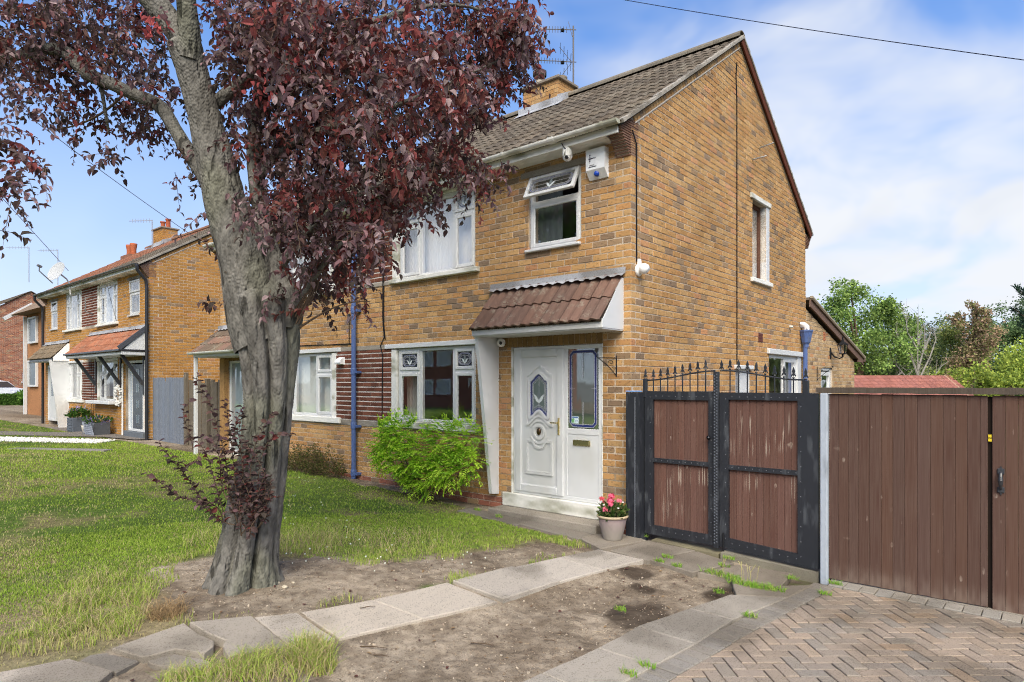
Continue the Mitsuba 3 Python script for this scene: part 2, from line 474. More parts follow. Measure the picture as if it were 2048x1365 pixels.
# the heaved, cracked slabs nearest the tree
slab(S, [(-.66, -4.58), (-.02, -4.64), (-.10, -5.03), (-.28, -4.98), (-.33, -4.93), (-.53, -4.97), (-.79, -4.985)], GREYS, zs=[.085, .045, .05, .10, .12, .12, .11], th=.10)
slab(S, [(-.84, -5.00), (-.60, -5.005), (-.40, -4.985), (-.33, -5.02), (-.29, -5.10), (-.50, -5.20), (-.56, -5.38), (-.86, -5.47)], GREYS, zs=[.10, .11, .10, .085, .06, .055, .06, .075], th=.10)
slab(S, [(-.28, -5.11), (-.12, -5.08), (-.16, -5.20), (-.44, -5.36), (-.52, -5.37), (-.49, -5.22)], GREYS, zs=[.045, .02, .02, .035, .04, .045], th=.08)
slab(S, [(-.88, -5.49), (-.58, -5.40), (-.50, -5.56), (-.88, -5.66), (-.93, -5.58)], GREYS, zs=[.035] * 5, th=.06)
slab(S, [(-.92, -5.70), (-.50, -5.58), (-.34, -5.74), (-.44, -6.15), (-1.06, -6.2)], PALE, zs=[.055] * 5, th=.06)
# right-hand strip of the old drive
r_l = [(1.74, -1.22), (1.62, -1.82), (1.50, -2.49), (1.49, -3.05), (1.43, -3.65), (1.38, -4.3), (1.33, -5.0)]
r_r = [(2.15, -.92), (1.99, -1.78), (1.97, -2.46), (1.92, -3.01), (1.86, -3.62), (1.82, -4.3), (1.78, -5.0)]
for i in range(6):
    slab(S, [r_l[i], r_r[i], r_r[i + 1], r_l[i + 1]], GREYS, dz=.009)
# slabs in front of the gate and the step
for pts in ([(-.30, -.66), (.10, -.86), (.30, -.15), (.02, -.02), (-.30, -.34)], [(.22, -.84), (.70, -.87), (.90, -.12), (.31, -.13)], [(.73, -.84), (1.22, -.88), (1.40, -.25), (.93, -.14)], [(1.26, -.86), (2.0, -.60), (1.96, -.10), (1.44, -.27)], [(1.78, -1.18), (2.16, -.90), (2.22, -.36), (2.03, -.60), (1.56, -.76)]):
    slab(S, pts, DARKS, dz=.010)
for x0, x1 in ((-2.45, -1.30), (-1.29, -.32)):
    slab(S, [(x0, -.34), (x1, -.34), (x1, -.67), (x0, -.60)], DARKS, dz=.006)
slab(S, [(.34, -.12), (1.16, -.10), (1.16, .10), (.34, .10)], (.20, .18, .12), dz=.022)
slab(S, [(1.18, -.10), (2.19, -.04), (2.19, .12), (1.18, .10)], (.30, .275, .21), dz=.05, th=.12)

# ---------------------------------------------------------------- block paving
DK = L('driveway', 'driveway of pinkish brick pavers laid in herringbone before the brown fence', kind='structure')
REG = Polygon([(2.40, -.27), (2.19, -2.0), (2.10, -3.0), (2.02, -4.2), (1.96, -5.6), (8.0, -5.6), (8.0, -.27)])


def block(poly, z, c, bev=.005):
    co = np.array(poly.exterior.coords)[:-1]
    if not poly.exterior.is_ccw:
        co = co[::-1]
    ctr = co.mean(0)
    inn = ctr + (co - ctr) * (1 - bev / np.maximum(np.linalg.norm(co - ctr, axis=1, keepdims=True), .01) * 1.4)
    n = len(co)
    tx, ty = rnd.uniform(-.02, .02), rnd.uniform(-.02, .02)
    zt = lambda q: z + (q[:, 0] - ctr[0]) * tx + (q[:, 1] - ctr[1]) * ty
    V = np.concatenate([np.c_[inn, zt(inn)], np.c_[co, zt(co) - bev], np.c_[co, zt(co) - .05]])
    F = [(0, k, k + 1) for k in range(1, n - 1)]
    for i in range(n):
        j = (i + 1) % n
        F += [(n + i, j, i), (n + i, n + j, j), (2 * n + i, n + j, n + i), (2 * n + i, 2 * n + j, n + j)]
    return V, F, c


def paver_tone():
    k = rnd.random()
    return jit((.335, .268, .212) if k < .45 else (.30, .248, .203) if k < .74 else (.275, .238, .20) if k < .95 else (.36, .265, .19), .06)


pav = []
Lb, Wb, gp = .212, .106, .0085
th_ = math.radians(42.0)
ca, sa = math.cos(th_), math.sin(th_)
for a in range(-70, 71):
    for b in range(-70, 71):
        # herringbone cell: pairs of blocks on a grid of width Wb
        m4 = (a - b) % 4
        if m4 == 0:
            r = (a * Wb, b * Wb, a * Wb + Lb, b * Wb + Wb)
        elif m4 == 3:
            r = (a * Wb, b * Wb, a * Wb + Wb, b * Wb + Lb)
        else:
            continue
        q = sbox(r[0] + gp / 2, r[1] + gp / 2, r[2] - gp / 2, r[3] - gp / 2)
        q = affinity.affine_transform(q, [ca, -sa, sa, ca, 4.2, -3.0])
        cx, cy = q.centroid.x, q.centroid.y
        if not (1.5 < cx < 8.3 and -5.8 < cy < 0):
            continue
        g = q.intersection(REG)
        if g.area < .0012 or g.geom_type != 'Polygon':
            continue
        g = g.simplify(.001)
        pav.append((math.hypot(cx - EYE[0], cy - EYE[1]) + (3 if cy < -4.6 else 0), block(g, float(terrain(cx, cy)) + rnd.uniform(-.0025, .0035), paver_tone())))
edge = [((2.40, -.27), (2.19, -2.0)), ((2.19, -2.0), (2.10, -3.0)), ((2.10, -3.0), (2.02, -4.2)), ((2.02, -4.2), (1.96, -5.6))]
for (x0, y0), (x1, y1) in edge:
    ln = math.hypot(x1 - x0, y1 - y0)
    u = ((x1 - x0) / ln, (y1 - y0) / ln)
    w = (u[1], -u[0])
    if w[0] > 0:
        w = (-w[0], -w[1])
    k = int(ln / .104)
    for i in range(k):
        t0, t1 = i * ln / k + .0055, (i + 1) * ln / k - .0055
        pts = [(x0 + u[0] * t + w[0] * s, y0 + u[1] * t + w[1] * s) for t, s in ((t0, .006), (t1, .006), (t1, .20), (t0, .20))]
        g = Polygon(pts)
        pav.append((math.hypot(g.centroid.x - EYE[0], g.centroid.y - EYE[1]), block(g, float(terrain(g.centroid.x, g.centroid.y)) + rnd.uniform(-.002, .003), jit((.27, .245, .215), .08))))
for i in range(44):
    x = 2.33 + i * .135
    g = Polygon([(x, -.255), (x + .128, -.255), (x + .128, -.06), (x, -.06)])
    pav.append((math.hypot(g.centroid.x - EYE[0], g.centroid.y - EYE[1]), block(g, float(terrain(x, -.1)) + .006 + rnd.uniform(-.002, .003), jit((.30, .275, .24), .08))))
pav.sort(key=lambda t: t[0])
restm = M()
for i, (_, (V, F, c)) in enumerate(pav):
    if i < 300:
        E('driveway__paver', M().add(V, np.array([f for f in F]), c), 'm_paver')
    else:
        restm.add(V, F, c)
E('driveway__paving', restm, 'm_paver', kind='stuff')
E('driveway__threshold', M().box(2.3, 8.0, -.04, .16, -.25, -.105), 'm_concrete')
E('road', M().box(-120, 120, -17.5, -10.5, -.30, -.16, (.06, .06, .062)), 'm_plain', label='grey asphalt road running past the front gardens', kind='structure')
E('pavement', M().box(-120, 120, -10.5, -8.4, -.30, -.10, (.22, .21, .2)), 'm_plain', label='grey pavement between the road and the front gardens', kind='structure')

# ================================================================ the semi-detached houses
BUFF = [(.46, .265, .115), (.48, .285, .125), (.42, .235, .10), (.44, .24, .105), (.50, .31, .145), (.45, .265, .115)]
BROWN = [(.30, .20, .12), (.255, .175, .115), (.33, .22, .13)]
PINK = [(.50, .27, .14), (.46, .235, .12)]
RED = [(.31, .125, .085), (.27, .115, .08), (.34, .15, .10)]
DBROWN = [(.165, .066, .045), (.14, .056, .04), (.185, .074, .05)]
PALEB = [(.46, .32, .18), (.42, .28, .15), (.48, .34, .20), (.38, .25, .14)]
ORANGE = [(.44, .225, .07), (.42, .21, .065), (.46, .245, .08)]
REDB = [(.32, .12, .065), (.28, .10, .06), (.36, .14, .08), (.22, .085, .055)]


def tone(pal, dark=.13, pink=.05):
    k = rnd.random()
    return jit(rnd.choice(BROWN if k < dark else PINK if k < dark + pink else pal), .09)


def brick_wall(holder, part, o, u, n, region, pal, zref=0.0, course=.085, length=.2265, joint=.0115, jv=None, proud=.003, named=300, dark=.13, pink=.05, material='m_brick', phase=0.0, tonefn=None):
    """real bricks, proud of the mortar plane, in a stretcher bond clipped to the region (2-D: along u, height)"""
    o, u, n = np.asarray(o, float), np.asarray(u, float), np.asarray(n, float)
    up = np.array([0, 0, 1.0])
    x0, z0, x1, z1 = region.bounds
    from shapely.prepared import prep
    PR = prep(region)
    out = []
    for r in range(int(math.floor((z0 - zref) / course)), int(math.ceil((z1 - zref) / course))):
        za = zref + r * course
        off = phase + (0 if r % 2 else length / 2)
        for k in range(int(math.floor((x0 - off) / length)) - 1, int(math.ceil((x1 - off) / length)) + 1):
            a = off + k * length
            jv_ = joint if jv is None else jv
            q = sbox(a + jv_ / 2, za + joint / 2, a + length - jv_ / 2, za + course - joint / 2)
            if not PR.intersects(q):
                continue
            polys = [q] if PR.contains(q) else [g for g in getattr(q.intersection(region), 'geoms', [q.intersection(region)]) if g.geom_type == 'Polygon' and g.area > .0012]
            for g in polys:
                c = tonefn(za) if tonefn else tone(pal, dark, pink)
                co = np.array(g.convex_hull.exterior.coords)[:-1]
                if not g.convex_hull.exterior.is_ccw:
                    co = co[::-1]
                m, d = len(co), proud + rnd.uniform(-.0022, .0022)
                cc = co.mean(0)
                inn = cc + (co - cc) * (1 - .004 / np.maximum(np.abs(co - cc), .02))
                tilt = rnd.uniform(-.02, .02)
                V = np.concatenate([o + inn[:, :1] * u + inn[:, 1:] * up + n * (d + (inn[:, :1] - cc[0]) * tilt), o + co[:, :1] * u + co[:, 1:] * up + n * (d - .004), o + co[:, :1] * u + co[:, 1:] * up - n * .012])
                F = [(0, i, i + 1) for i in range(1, m - 1)]
                for i in range(m):
                    j = (i + 1) % m
                    F += [(m + i, j, i), (m + i, m + j, j), (2 * m + i, m + j, m + i), (2 * m + i, 2 * m + j, m + j)]
                F = np.array(F)
                if np.dot(np.cross(u, up), n) < 0:
                    F = F[:, ::-1]
                out.append((np.linalg.norm(V.mean(0) - EYE), V, F, c))
    out.sort(key=lambda t: t[0])
    rest = M()
    for i, (_, V, F, c) in enumerate(out):
        if i < named:
            E(f'{holder}__{part}__brick', M().add(V, F, c), material)
        else:
            rest.add(V, F, c)
    if rest.n:
        E(f'{holder}__{part}__brickwork', rest, material, kind='stuff')


def wall_back(key, o, u, n, region, depth=.25, material='m_mortar'):
    m = M()
    for g in getattr(region, 'geoms', [region]):
        m.prism(g, np.asarray(o, float) - np.asarray(n, float) * depth, u, (0, 0, 1), n, depth)
    return E(key, m, material)


def frame_rect(m, x0, x1, z0, z1, y0, y1, w, c=W1, b=.006):
    """picture frame in the plane of the facade: stiles run full height, rails butt between them"""
    m.box(x0, x0 + w, y0, y1, z0, z1, c, b).box(x1 - w, x1, y0, y1, z0, z1, c, b)
    m.box(x0 + w, x1 - w, y0 + .002, y1, z0, z0 + w, c, b).box(x0 + w, x1 - w, y0 + .002, y1, z1 - w, z1, c, b)
    return m


def leaded(h, x0, x1, z0, z1, y, kind='tulip'):
    """stained-glass border, lead cames and the cut-glass flower of a toplight"""
    blue = (.02, .03, .14)
    ld = (.42, .43, .46)
    m, l = M(), M()
    w = .016
    c = .06
    cx, cz = (x0 + x1) / 2, (z0 + z1) / 2
    a, b_ = x0 + .02, x1 - .02
    e, f = z0 + .02, z1 - .02
    pts = [(a + c, e), (b_ - c, e), (b_, e + c * .8), (b_, f - c * .8), (b_ - c, f), (a + c, f), (a, f - c * .8), (a, e + c * .8)]
    P = Polygon(pts)
    m.prism(P.difference(P.buffer(-w, join_style=2)), (0, y, 0), (1, 0, 0), (0, 0, 1), (0, -1, 0), .003, blue)
    for q in (P, P.buffer(-w, join_style=2), P.buffer(-w * 2.4, join_style=2)):
        l.prism(q.buffer(.0028).difference(q.buffer(-.0028)), (0, y - .002, 0), (1, 0, 0), (0, 0, 1), (0, -1, 0), .004, ld)
    for (p, q) in (((a, cz), (cx - .07, cz)), ((cx + .07, cz), (b_, cz)), ((cx, e), (cx, cz - .06)), ((cx, cz + .1), (cx, f))):
        l.box(min(p[0], q[0]) - .0025, max(p[0], q[0]) + .0025, y - .006, y - .002, min(p[1], q[1]) - .0025, max(p[1], q[1]) + .0025, ld)
    E(h + '__stained_border', m, 'm_gloss')
    E(h + '__lead_came', l, 'm_plain')
    s = min((z1 - z0) * .30, .085)
    g = M()
    g.prism([(cx, cz + s * 1.2), (cx + s * .34, cz), (cx, cz - s * .75), (cx - s * .34, cz)], (0, y - .003, 0), (1, 0, 0), (0, 0, 1), (0, -1, 0), .006, (.16, .19, .20))
    g.prism([(cx - s, cz + s * .15), (cx - s * .45, cz - s * .1), (cx, cz - s * .75), (cx + s * .45, cz - s * .1), (cx + s, cz + s * .15), (cx + s * .62, cz - s * .62), (cx, cz - s * 1.1), (cx - s * .62, cz - s * .62)], (0, y - .003, 0), (1, 0, 0), (0, 0, 1), (0, -1, 0), .005, (.62, .66, .68))
    E(h + '__cut_glass_flower', g, 'm_gloss')


def pane(h, x0, x1, z0, z1, y):
    m = M()
    t = rnd.uniform(-.0012, .0012)
    m.add([(x0, y, z0), (x1, y + t, z0), (x1, y, z1), (x0, y + t, z1)], [(0, 1, 2), (0, 2, 3)])
    E(h + '__pane', m, 'm_glass')


def window3(h, xs, z0, z1, zt, y0, toplights=(0, 2), lead=True, open_left=False, curtain='net', fw=.052):
    """three-light casement; xs = four frame stations"""
    m = M()
    frame_rect(m, xs[0], xs[3], z0, z1, y0, y0 + .07, fw)
    for x in xs[1:3]:
        m.box(x - .036, x + .036, y0 + .003, y0 + .068, z0 + fw, z1 - fw, W1, .005)
    cells = []
    for i in range(3):
        a = xs[i] + (fw if i == 0 else .036)
        b_ = xs[i + 1] - (fw if i == 2 else .036)
        if i in toplights:
            m.box(a, b_, y0 + .003, y0 + .068, zt - .036, zt + .036, W1, .005)
            cells += [(a, b_, z0 + fw, zt - .036, True, False), (a, b_, zt + .036, z1 - fw, True, True)]
        else:
            cells.append((a, b_, z0 + fw, z1 - fw, False, False))
    E(h + '__frame', m, 'm_white')
    for a, b_, c, d, sash, top in cells:
        if sash:
            k = M()
            frame_rect(k, a - .012, b_ + .012, c - .012, d + .012, y0 - .014, y0 + .03, .052)
            E(h + '__casement', k, 'm_white')
            a, b_, c, d = a + .04, b_ - .04, c + .04, d - .04
        if not (top and lead and curtain != 'net'):
            pane(h, a, b_, c, d, y0 + .012)
        if top and lead:
            leaded(h, a, b_, c, d, y0 + .006)
            if curtain != 'net':
                E(h + '__tinted_glass', M().box(a, b_, y0 + .016, y0 + .02, c, d, (.035, .042, .06)), 'm_gloss')
    x0, x1 = xs[0], xs[3]
    g = M()
    if curtain == 'net':
        xx = np.linspace(x0 - .1, x1 + .1, 160)
        yy = y0 + .20 + .0012 * np.sin(xx * 75) + .0006 * np.sin(xx * 181)
        V = np.concatenate([np.c_[xx, yy, 0 * xx + z0 - .1], np.c_[xx, yy, 0 * xx + z1 + .1]])
        n = len(xx)
        g.add(V, [(i, i + 1, n + i + 1, n + i) for i in range(n - 1)], (.78, .78, .77))
        E(h + '__net_curtain', g, 'm_plain')
    elif curtain == 'blind':
        k = int((x1 - x0) / .09)
        for i in range(k):
            g.obox((x0 + (i + .5) * (x1 - x0) / k, y0 + .18, (z0 + z1) / 2), (.088, .002, z1 - z0 + .05), np.array([[math.cos(.5), -math.sin(.5), 0], [math.sin(.5), math.cos(.5), 0], [0, 0, 1]]), (.66, .70, .68))
        E(h + '__vertical_blind', g, 'm_plain')
    elif curtain == 'side':
        for sx, w in ((x0, .30), (x1 - .22, .22)):
            xx = np.linspace(sx, sx + w, 40)
            yy = y0 + .2 + .02 * np.sin(xx * 70)
            V = np.concatenate([np.c_[xx, yy, 0 * xx + z0 - .1], np.c_[xx, yy, 0 * xx + z1 + .1]])
            g.add(V, [(i, i + 1, 41 + i - 0, 40 + i) for i in range(39)], (.42, .41, .38))
        E(h + '__side_curtain', g, 'm_plain')


def tile_rows(holder, o, u, s, n, nu, ns, w, gauge, cols, rolls=2, named=0, amp=.022, lip=.016, part='tile', material='m_tile', clip=None):
    """interlocking roof tiles: o = eaves corner, u along the eaves, s up the slope, n outward normal"""
    o, u, s, n = (np.asarray(k, float) for k in (o, u, s, n))
    q = 4 * rolls + 1
    t = np.linspace(0, 1, q)
    prof = amp * np.maximum(0, np.sin(t * rolls * 2 * np.pi - .6)) ** .8
    out = []
    for r in range(ns):
        for k in range(nu):
            x = k * w + t * (w - .003)
            dn = rnd.uniform(0, .003)
            rows = []
            for (sv, h) in ((r * gauge - .012, -.004), (r * gauge - .012, lip + dn), ((r + 1) * gauge + .03, .001)):
                hh = (prof + h) if h > -.003 else (prof * .8 + h)
                rows.append(o + x[:, None] * u + sv * s + hh[:, None] * n)
            V = np.concatenate(rows)
            F = [(a * q + i, a * q + i + 1, (a + 1) * q + i + 1, (a + 1) * q + i) for a in range(2) for i in range(q - 1)]
            out.append((np.linalg.norm(V.mean(0) - EYE), V, np.array(F), jit(rnd.choice(cols), .09)))
    out.sort(key=lambda k: k[0])
    rest = M()
    for i, (_, V, F, c) in enumerate(out):
        if i < named:
            E(f'{holder}__{part}', M().add(V, F, c), material)
        else:
            rest.add(V, F, c)
    if rest.n:
        E(f'{holder}__{part}_rows', rest, material, kind='stuff')


ROOFC = [(.112, .092, .073), (.132, .11, .086), (.10, .083, .067), (.148, .122, .096)]
CANC = [(.16, .100, .078), (.145, .092, .073), (.185, .112, .086), (.125, .088, .071)]
WX = [-4.50, -3.942, -3.158, -2.675]     # stations of the big windows
WXU = [-4.46, -3.941, -3.159, -2.685]
HW = 10.9                                 # width of the pair
HD = 7.29                                 # depth of the pair
EZ = 4.92                                 # soffit height
RZ, RY = 7.60, 3.56                       # ridge
SLA = math.atan2(RZ - 5.02, RY + .30)


def mir(x):
    return -HW - x


def gutter(key, x0, x1, y, z, c, r=.056, material='m_oldwhite'):
    m = M()
    an = np.linspace(math.pi, 2 * math.pi, 9)
    pr_ = [(r * math.cos(a), r * math.sin(a) * .95) for a in an] + [((r - .006) * math.cos(a), (r - .006) * math.sin(a) * .95) for a in an[::-1]]
    m.prism(pr_, (x0, y, z), (0, 1, 0), (0, 0, 1), (1, 0, 0), x1 - x0, c)
    for x in (x0, x1 - .006):
        m.prism([(r * math.cos(a), r * math.sin(a) * .95) for a in an], (x, y, z), (0, 1, 0), (0, 0, 1), (1, 0, 0), .006, c)
    return E(key, m, material)


def openings(flags):
    g = []
    for mm in (False, True):
        f = (lambda a, b: (mir(b), mir(a))) if mm else (lambda a, b: (a, b))
        def R(a, b, c, d):
            a, b = f(a, b)
            g.append(sbox(a, c, b, d))
        R(-4.645, -2.66, 1.20, 2.455)
        R(-4.62, -2.67, 3.62, EZ + .06)
        R(-1.635, -.745, 3.725, 4.75)
        R(-1.955, -.41, .13, 2.385)
    return g


def house(name, label, cat, X, Z, pal, named_f, named_g, special):
    H = root(name, label, cat, 'pairs of semi-detached brick houses along the street')
    Y = .0
    pt = lambda x, y, z: (X + x, Y + y, Z + z)
    ops = openings(None)
    # ---- facade
    GE = 5.02 + .30 * math.tan(SLA) - .05
    full = sbox(-HW, -.35, 0, EZ + .08)
    reg = full
    for g in ops:
        reg = reg.difference(g)
    wall_back(f'{H}__wall', pt(0, .004, 0), (1, 0, 0), (0, -1, 0), reg)
    dark1 = sbox(mir(-4.645), 1.20, -4.645, 2.455)
    dark2 = sbox(mir(-4.62), 3.62, -4.62, EZ + .08)
    bands = sbox(mir(-2.57), 1.10, -2.57, 1.20).union(sbox(mir(-2.60), 2.455, -2.60, 2.535)).union(sbox(mir(-2.57), 3.55, -2.57, 3.62)).union(sbox(-1.775, 4.75, -.68, 4.835)).union(sbox(mir(-.68), 4.75, mir(-1.775), 4.835))
    sold = sbox(-2.10, 2.385, -.41, 2.56).union(sbox(mir(-.41), 2.385, mir(-2.10), 2.56))
    breg = reg.difference(dark1).difference(dark2).difference(bands).difference(sold)
    pl = breg.intersection(sbox(-HW, -.35, 0, .215))
    brick_wall(H, 'wall', pt(0, 0, 0), (1, 0, 0), (0, -1, 0), breg.difference(sbox(-HW, -.35, 0, .215)), pal, named=named_f, phase=.0, zref=.215 - .085 * 10, dark=.15 if special else .04, pink=.05 if special else .02)
    brick_wall(H, 'plinth', pt(0, -.004, 0), (1, 0, 0), (0, -1, 0), pl, RED, named=60 if special else 0, zref=.215 - .085 * 10, dark=.1, pink=0)
    for dk in (dark1, dark2):
        dk_ = wall_back(f'{H}__dark_panel', pt(0, .0, 0), (1, 0, 0), (0, -1, 0), dk, .01, 'm_white_mortar')
        brick_wall(H, dk_.split('__')[-1], pt(0, .004, 0), (1, 0, 0), (0, -1, 0), dk, DBROWN, named=150 if special else 0, zref=dk.bounds[1] + .006, joint=.021, jv=.007, proud=.011, tonefn=lambda z: jit(rnd.choice(DBROWN), .16))
    for a, b_ in ((-2.10, -.41), (mir(-.41), mir(-2.10))):
        k = int((b_ - a) / .085)
        for i in range(k):
            c = jit((.235, .145, .062), .15)
            E(f'{H}__lintel__brick', M().box(X + a + i * (b_ - a) / k + .005, X + a + (i + 1) * (b_ - a) / k - .005, -.006 + rnd.uniform(-.002, .002), .012, Z + 2.387, Z + 2.555, c, .003), 'm_brick')
    # ---- gable facing the street end (x = 0)
    gab = Polygon([(0, -.35), (HD, -.35), (2 * RY, GE), (RY, GE + RY * math.tan(SLA)), (0, GE)])
    gops = [sbox(4.12, 3.70, 4.80, 5.05), sbox(4.95, .6, 6.85, 2.40), sbox(3.36, .6, 4.02, 2.10)]
    greg = gab
    for g in gops:
        greg = greg.difference(g)
    wall_back(f'{H}__gable_wall', pt(-.004, 0, 0), (0, 1, 0), (1, 0, 0), greg, .25)
    extra = [sbox(4.0, 5.05, 4.98, 5.14), sbox(4.03, 3.60, 5.02, 3.70), sbox(4.84, 2.40, 6.93, 2.50), sbox(3.30, 2.10, 4.05, 2.17)]
    gb = greg
    for g in extra:
        gb = gb.difference(g)
    rake = .105
    inner = Polygon([(0, -.35), (HD, -.35), (2 * RY, GE - .13), (RY, GE + RY * math.tan(SLA) - .13), (0, GE - .13)])
    gb = gb.intersection(inner)
    brick_wall(H, 'gable_wall', pt(0, 0, 0), (0, 1, 0), (1, 0, 0), gb.intersection(sbox(-1, .215, HD + 1, 9)), pal, named=named_g, phase=.1133, zref=.215 - .085 * 10, dark=.13 if special else .04, pink=.05 if special else .02)
    brick_wall(H, 'gable_plinth', pt(.003, 0, 0), (0, 1, 0), (1, 0, 0), gb.intersection(sbox(-1, -.35, HD + 1, .215)), RED, named=20 if special else 0, phase=.1133, zref=.215 - .085 * 10, dark=.1, pink=0)
    # rake courses of bricks on edge under the verges, and the verge mortar line below them
    for side in (0, 1):
        y0, y1 = (0.02, RY) if side == 0 else (2 * RY - .02, RY)
        k = int(abs(y1 - y0) / math.cos(SLA) / .085)
        sg = 1 if side == 0 else -1
        s = np.array([0, sg * math.cos(SLA), math.sin(SLA)])
        nn = np.array([0, -sg * math.sin(SLA), math.cos(SLA)])
        top = np.array([X - .012, y0, Z + GE + .02 * math.tan(SLA) + .045])
        R = np.stack([[1, 0, 0], s, nn], 1)
        for i in range(k):
            c = jit(rnd.choice(pal if rnd.random() > .15 else BROWN), .12)
            E(f'{H}__verge__brick', M().obox(top + s * (i + .5) * abs(y1 - y0) / math.cos(SLA) / k - nn * .060, (.05, .076, .105), R, c, .003), 'm_brick')
        ln = abs(y1 - y0) / math.cos(SLA)
        E(f'{H}__verge__mortar_line', M().obox(top + s * ln / 2 - nn * .122 + np.array([.012, 0, 0]), (.024, ln, .018), R, (.60, .52, .43)), 'm_plain')
    # other gable and rear wall
    wall_back(f'{H}__gable_wall', pt(-HW + .004, 0, 0), (0, 1, 0), (-1, 0, 0), gab, .25)
    brick_wall(H, 'gable_wall_001', pt(-HW, 0, 0), (0, 1, 0), (-1, 0, 0), sbox(0, -.35, 1.2, 4.9), pal, named=0, zref=.215 - .85)
    wall_back(f'{H}__rear_wall', pt(0, HD, 0), (1, 0, 0), (0, 1, 0), sbox(-HW + .26, -.35, -.26, 4.98), .25, 'm_mortar')
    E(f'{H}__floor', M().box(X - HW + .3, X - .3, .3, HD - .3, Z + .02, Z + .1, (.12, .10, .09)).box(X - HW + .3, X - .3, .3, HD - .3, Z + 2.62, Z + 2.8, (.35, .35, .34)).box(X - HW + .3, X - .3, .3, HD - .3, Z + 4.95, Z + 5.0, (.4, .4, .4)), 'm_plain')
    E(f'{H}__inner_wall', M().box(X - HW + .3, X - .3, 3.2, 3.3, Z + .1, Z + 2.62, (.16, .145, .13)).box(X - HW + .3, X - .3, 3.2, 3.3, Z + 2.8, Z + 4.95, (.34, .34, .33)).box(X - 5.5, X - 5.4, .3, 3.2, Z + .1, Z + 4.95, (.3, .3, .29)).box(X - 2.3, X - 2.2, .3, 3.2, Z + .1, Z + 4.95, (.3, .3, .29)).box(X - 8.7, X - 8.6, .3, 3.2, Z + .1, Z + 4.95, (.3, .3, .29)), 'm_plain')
    # ---- roof
    u = np.array([1.0, 0, 0])
    ln = (RY + .30) / math.cos(SLA)
    sf, nf = np.array([0, math.cos(SLA), math.sin(SLA)]), np.array([0, -math.sin(SLA), math.cos(SLA)])
    sb, nb = np.array([0, -math.cos(SLA), math.sin(SLA)]), np.array([0, math.sin(SLA), math.cos(SLA)])
    x0r = X - HW - .05
    base = M()
    base.obox(np.array([X - HW / 2, (RY - .30) / 2, Z + (RZ + 5.02) / 2 - .0]) - nf * .03, (HW + .06, ln, .03), np.stack([u, sf, nf], 1), (.05, .045, .04))
    yb = 2 * RY + .30
    base.obox(np.array([X - HW / 2, (RY + yb) / 2, Z + (RZ + 5.02) / 2]) - nb * .03, (HW + .06, ln, .03), np.stack([u, sb, nb], 1), (.05, .045, .04))
    E(f'{H}__roof', base, 'm_plain')
    cols = ROOFC if special else [(.25, .11, .07), (.22, .10, .065), (.28, .125, .075)]
    gaug = ln / 13.0
    ntile = 36
    w = (HW + .10) / ntile
    if special:
        tile_rows(f'{H}__roof', (x0r, -.30, Z + 5.02), u, sf, nf, ntile, 13, w, gaug, ROOFC, named=300)
    else:
        tile_rows(f'{H}__roof', (x0r, -.30, Z + 5.02), u, sf, nf, 22, 13, w, gaug, cols, named=80)
        tile_rows(f'{H}__roof', (x0r + 22 * w, -.30, Z + 5.02), u, sf, nf, ntile - 22, 13, w, gaug, ROOFC, named=80)
    tile_rows(f'{H}__roof', (x0r, yb, Z + 5.02), u, sb, nb, ntile, 13, w, gaug, ROOFC if special else cols, named=0, part='rear_tile', rolls=1)
    k = 24
    for i in range(k):
        m = M()
        an = np.linspace(-.25, math.pi + .25, 9)
        a0, a1 = x0r + i * (HW + .1) / k, x0r + (i + 1) * (HW + .1) / k - .006
        q = [(.125 * math.cos(a), .095 * math.sin(a) - .02) for a in an] + [(.11 * math.cos(a), .08 * math.sin(a) - .02) for a in an[::-1]]
        m.prism(q, (a0, RY, Z + RZ + .03), (0, 1, 0), (0, 0, 1), (1, 0, 0), a1 - a0, jit((.20, .175, .14) if special else (.22, .12, .08), .15))
        E(f'{H}__roof__ridge_tile', m, 'm_tile')
    # cement verges and barge board
    for sg, s, nn, yy in ((1, sf, nf, -.30), (-1, sb, nb, yb)):
        o = np.array([X + .045, yy, Z + 5.02])
        m = M()
        R = np.stack([u, s, nn], 1)
        m.obox(o + s * ln / 2 - nn * .004, (.06, ln, .034), R, (.36, .33, .29))
        for i in range(60):
            m.obox(o + s * (i + .5) * ln / 60 + nn * rnd.uniform(-.004, .012) + u * rnd.uniform(-.004, .005), (.058, ln / 60 * .98, .04), R, jit((.36, .33, .29), .1), .004)
        E(f'{H}__verge__cement', m, 'm_concrete')
        if sg < 0:
            E(f'{H}__barge_board', M().obox(o + s * ln / 2 - nn * .085 + u * .004, (.024, ln - .02, .12), R, (.115, .045, .032)), 'm_plain')
    # soffit, fascia, gutter
    sm = M()
    for i in range(3):
        sm.box(X - HW + .02, X - .215, -.26 + i * .088, -.26 + (i + 1) * .088 - .004, Z + EZ - .012, Z + EZ)
    sm.box(X - HW + .02, X - .215, -.26, .0, Z + EZ + .0005, Z + EZ + .01)
    E(f'{H}__soffit', sm, 'm_oldwhite')
    E(f'{H}__fascia', M().box(X - HW + .01, X - .02, -.285, -.262, Z + EZ - .015, Z + 5.05, W1, .003), 'm_oldwhite')
    gutter(f'{H}__gutter', X - HW - .03, X + .03, -.348, Z + 5.035, W1 if special else (.05, .05, .05), material='m_oldwhite' if special else 'm_gloss')
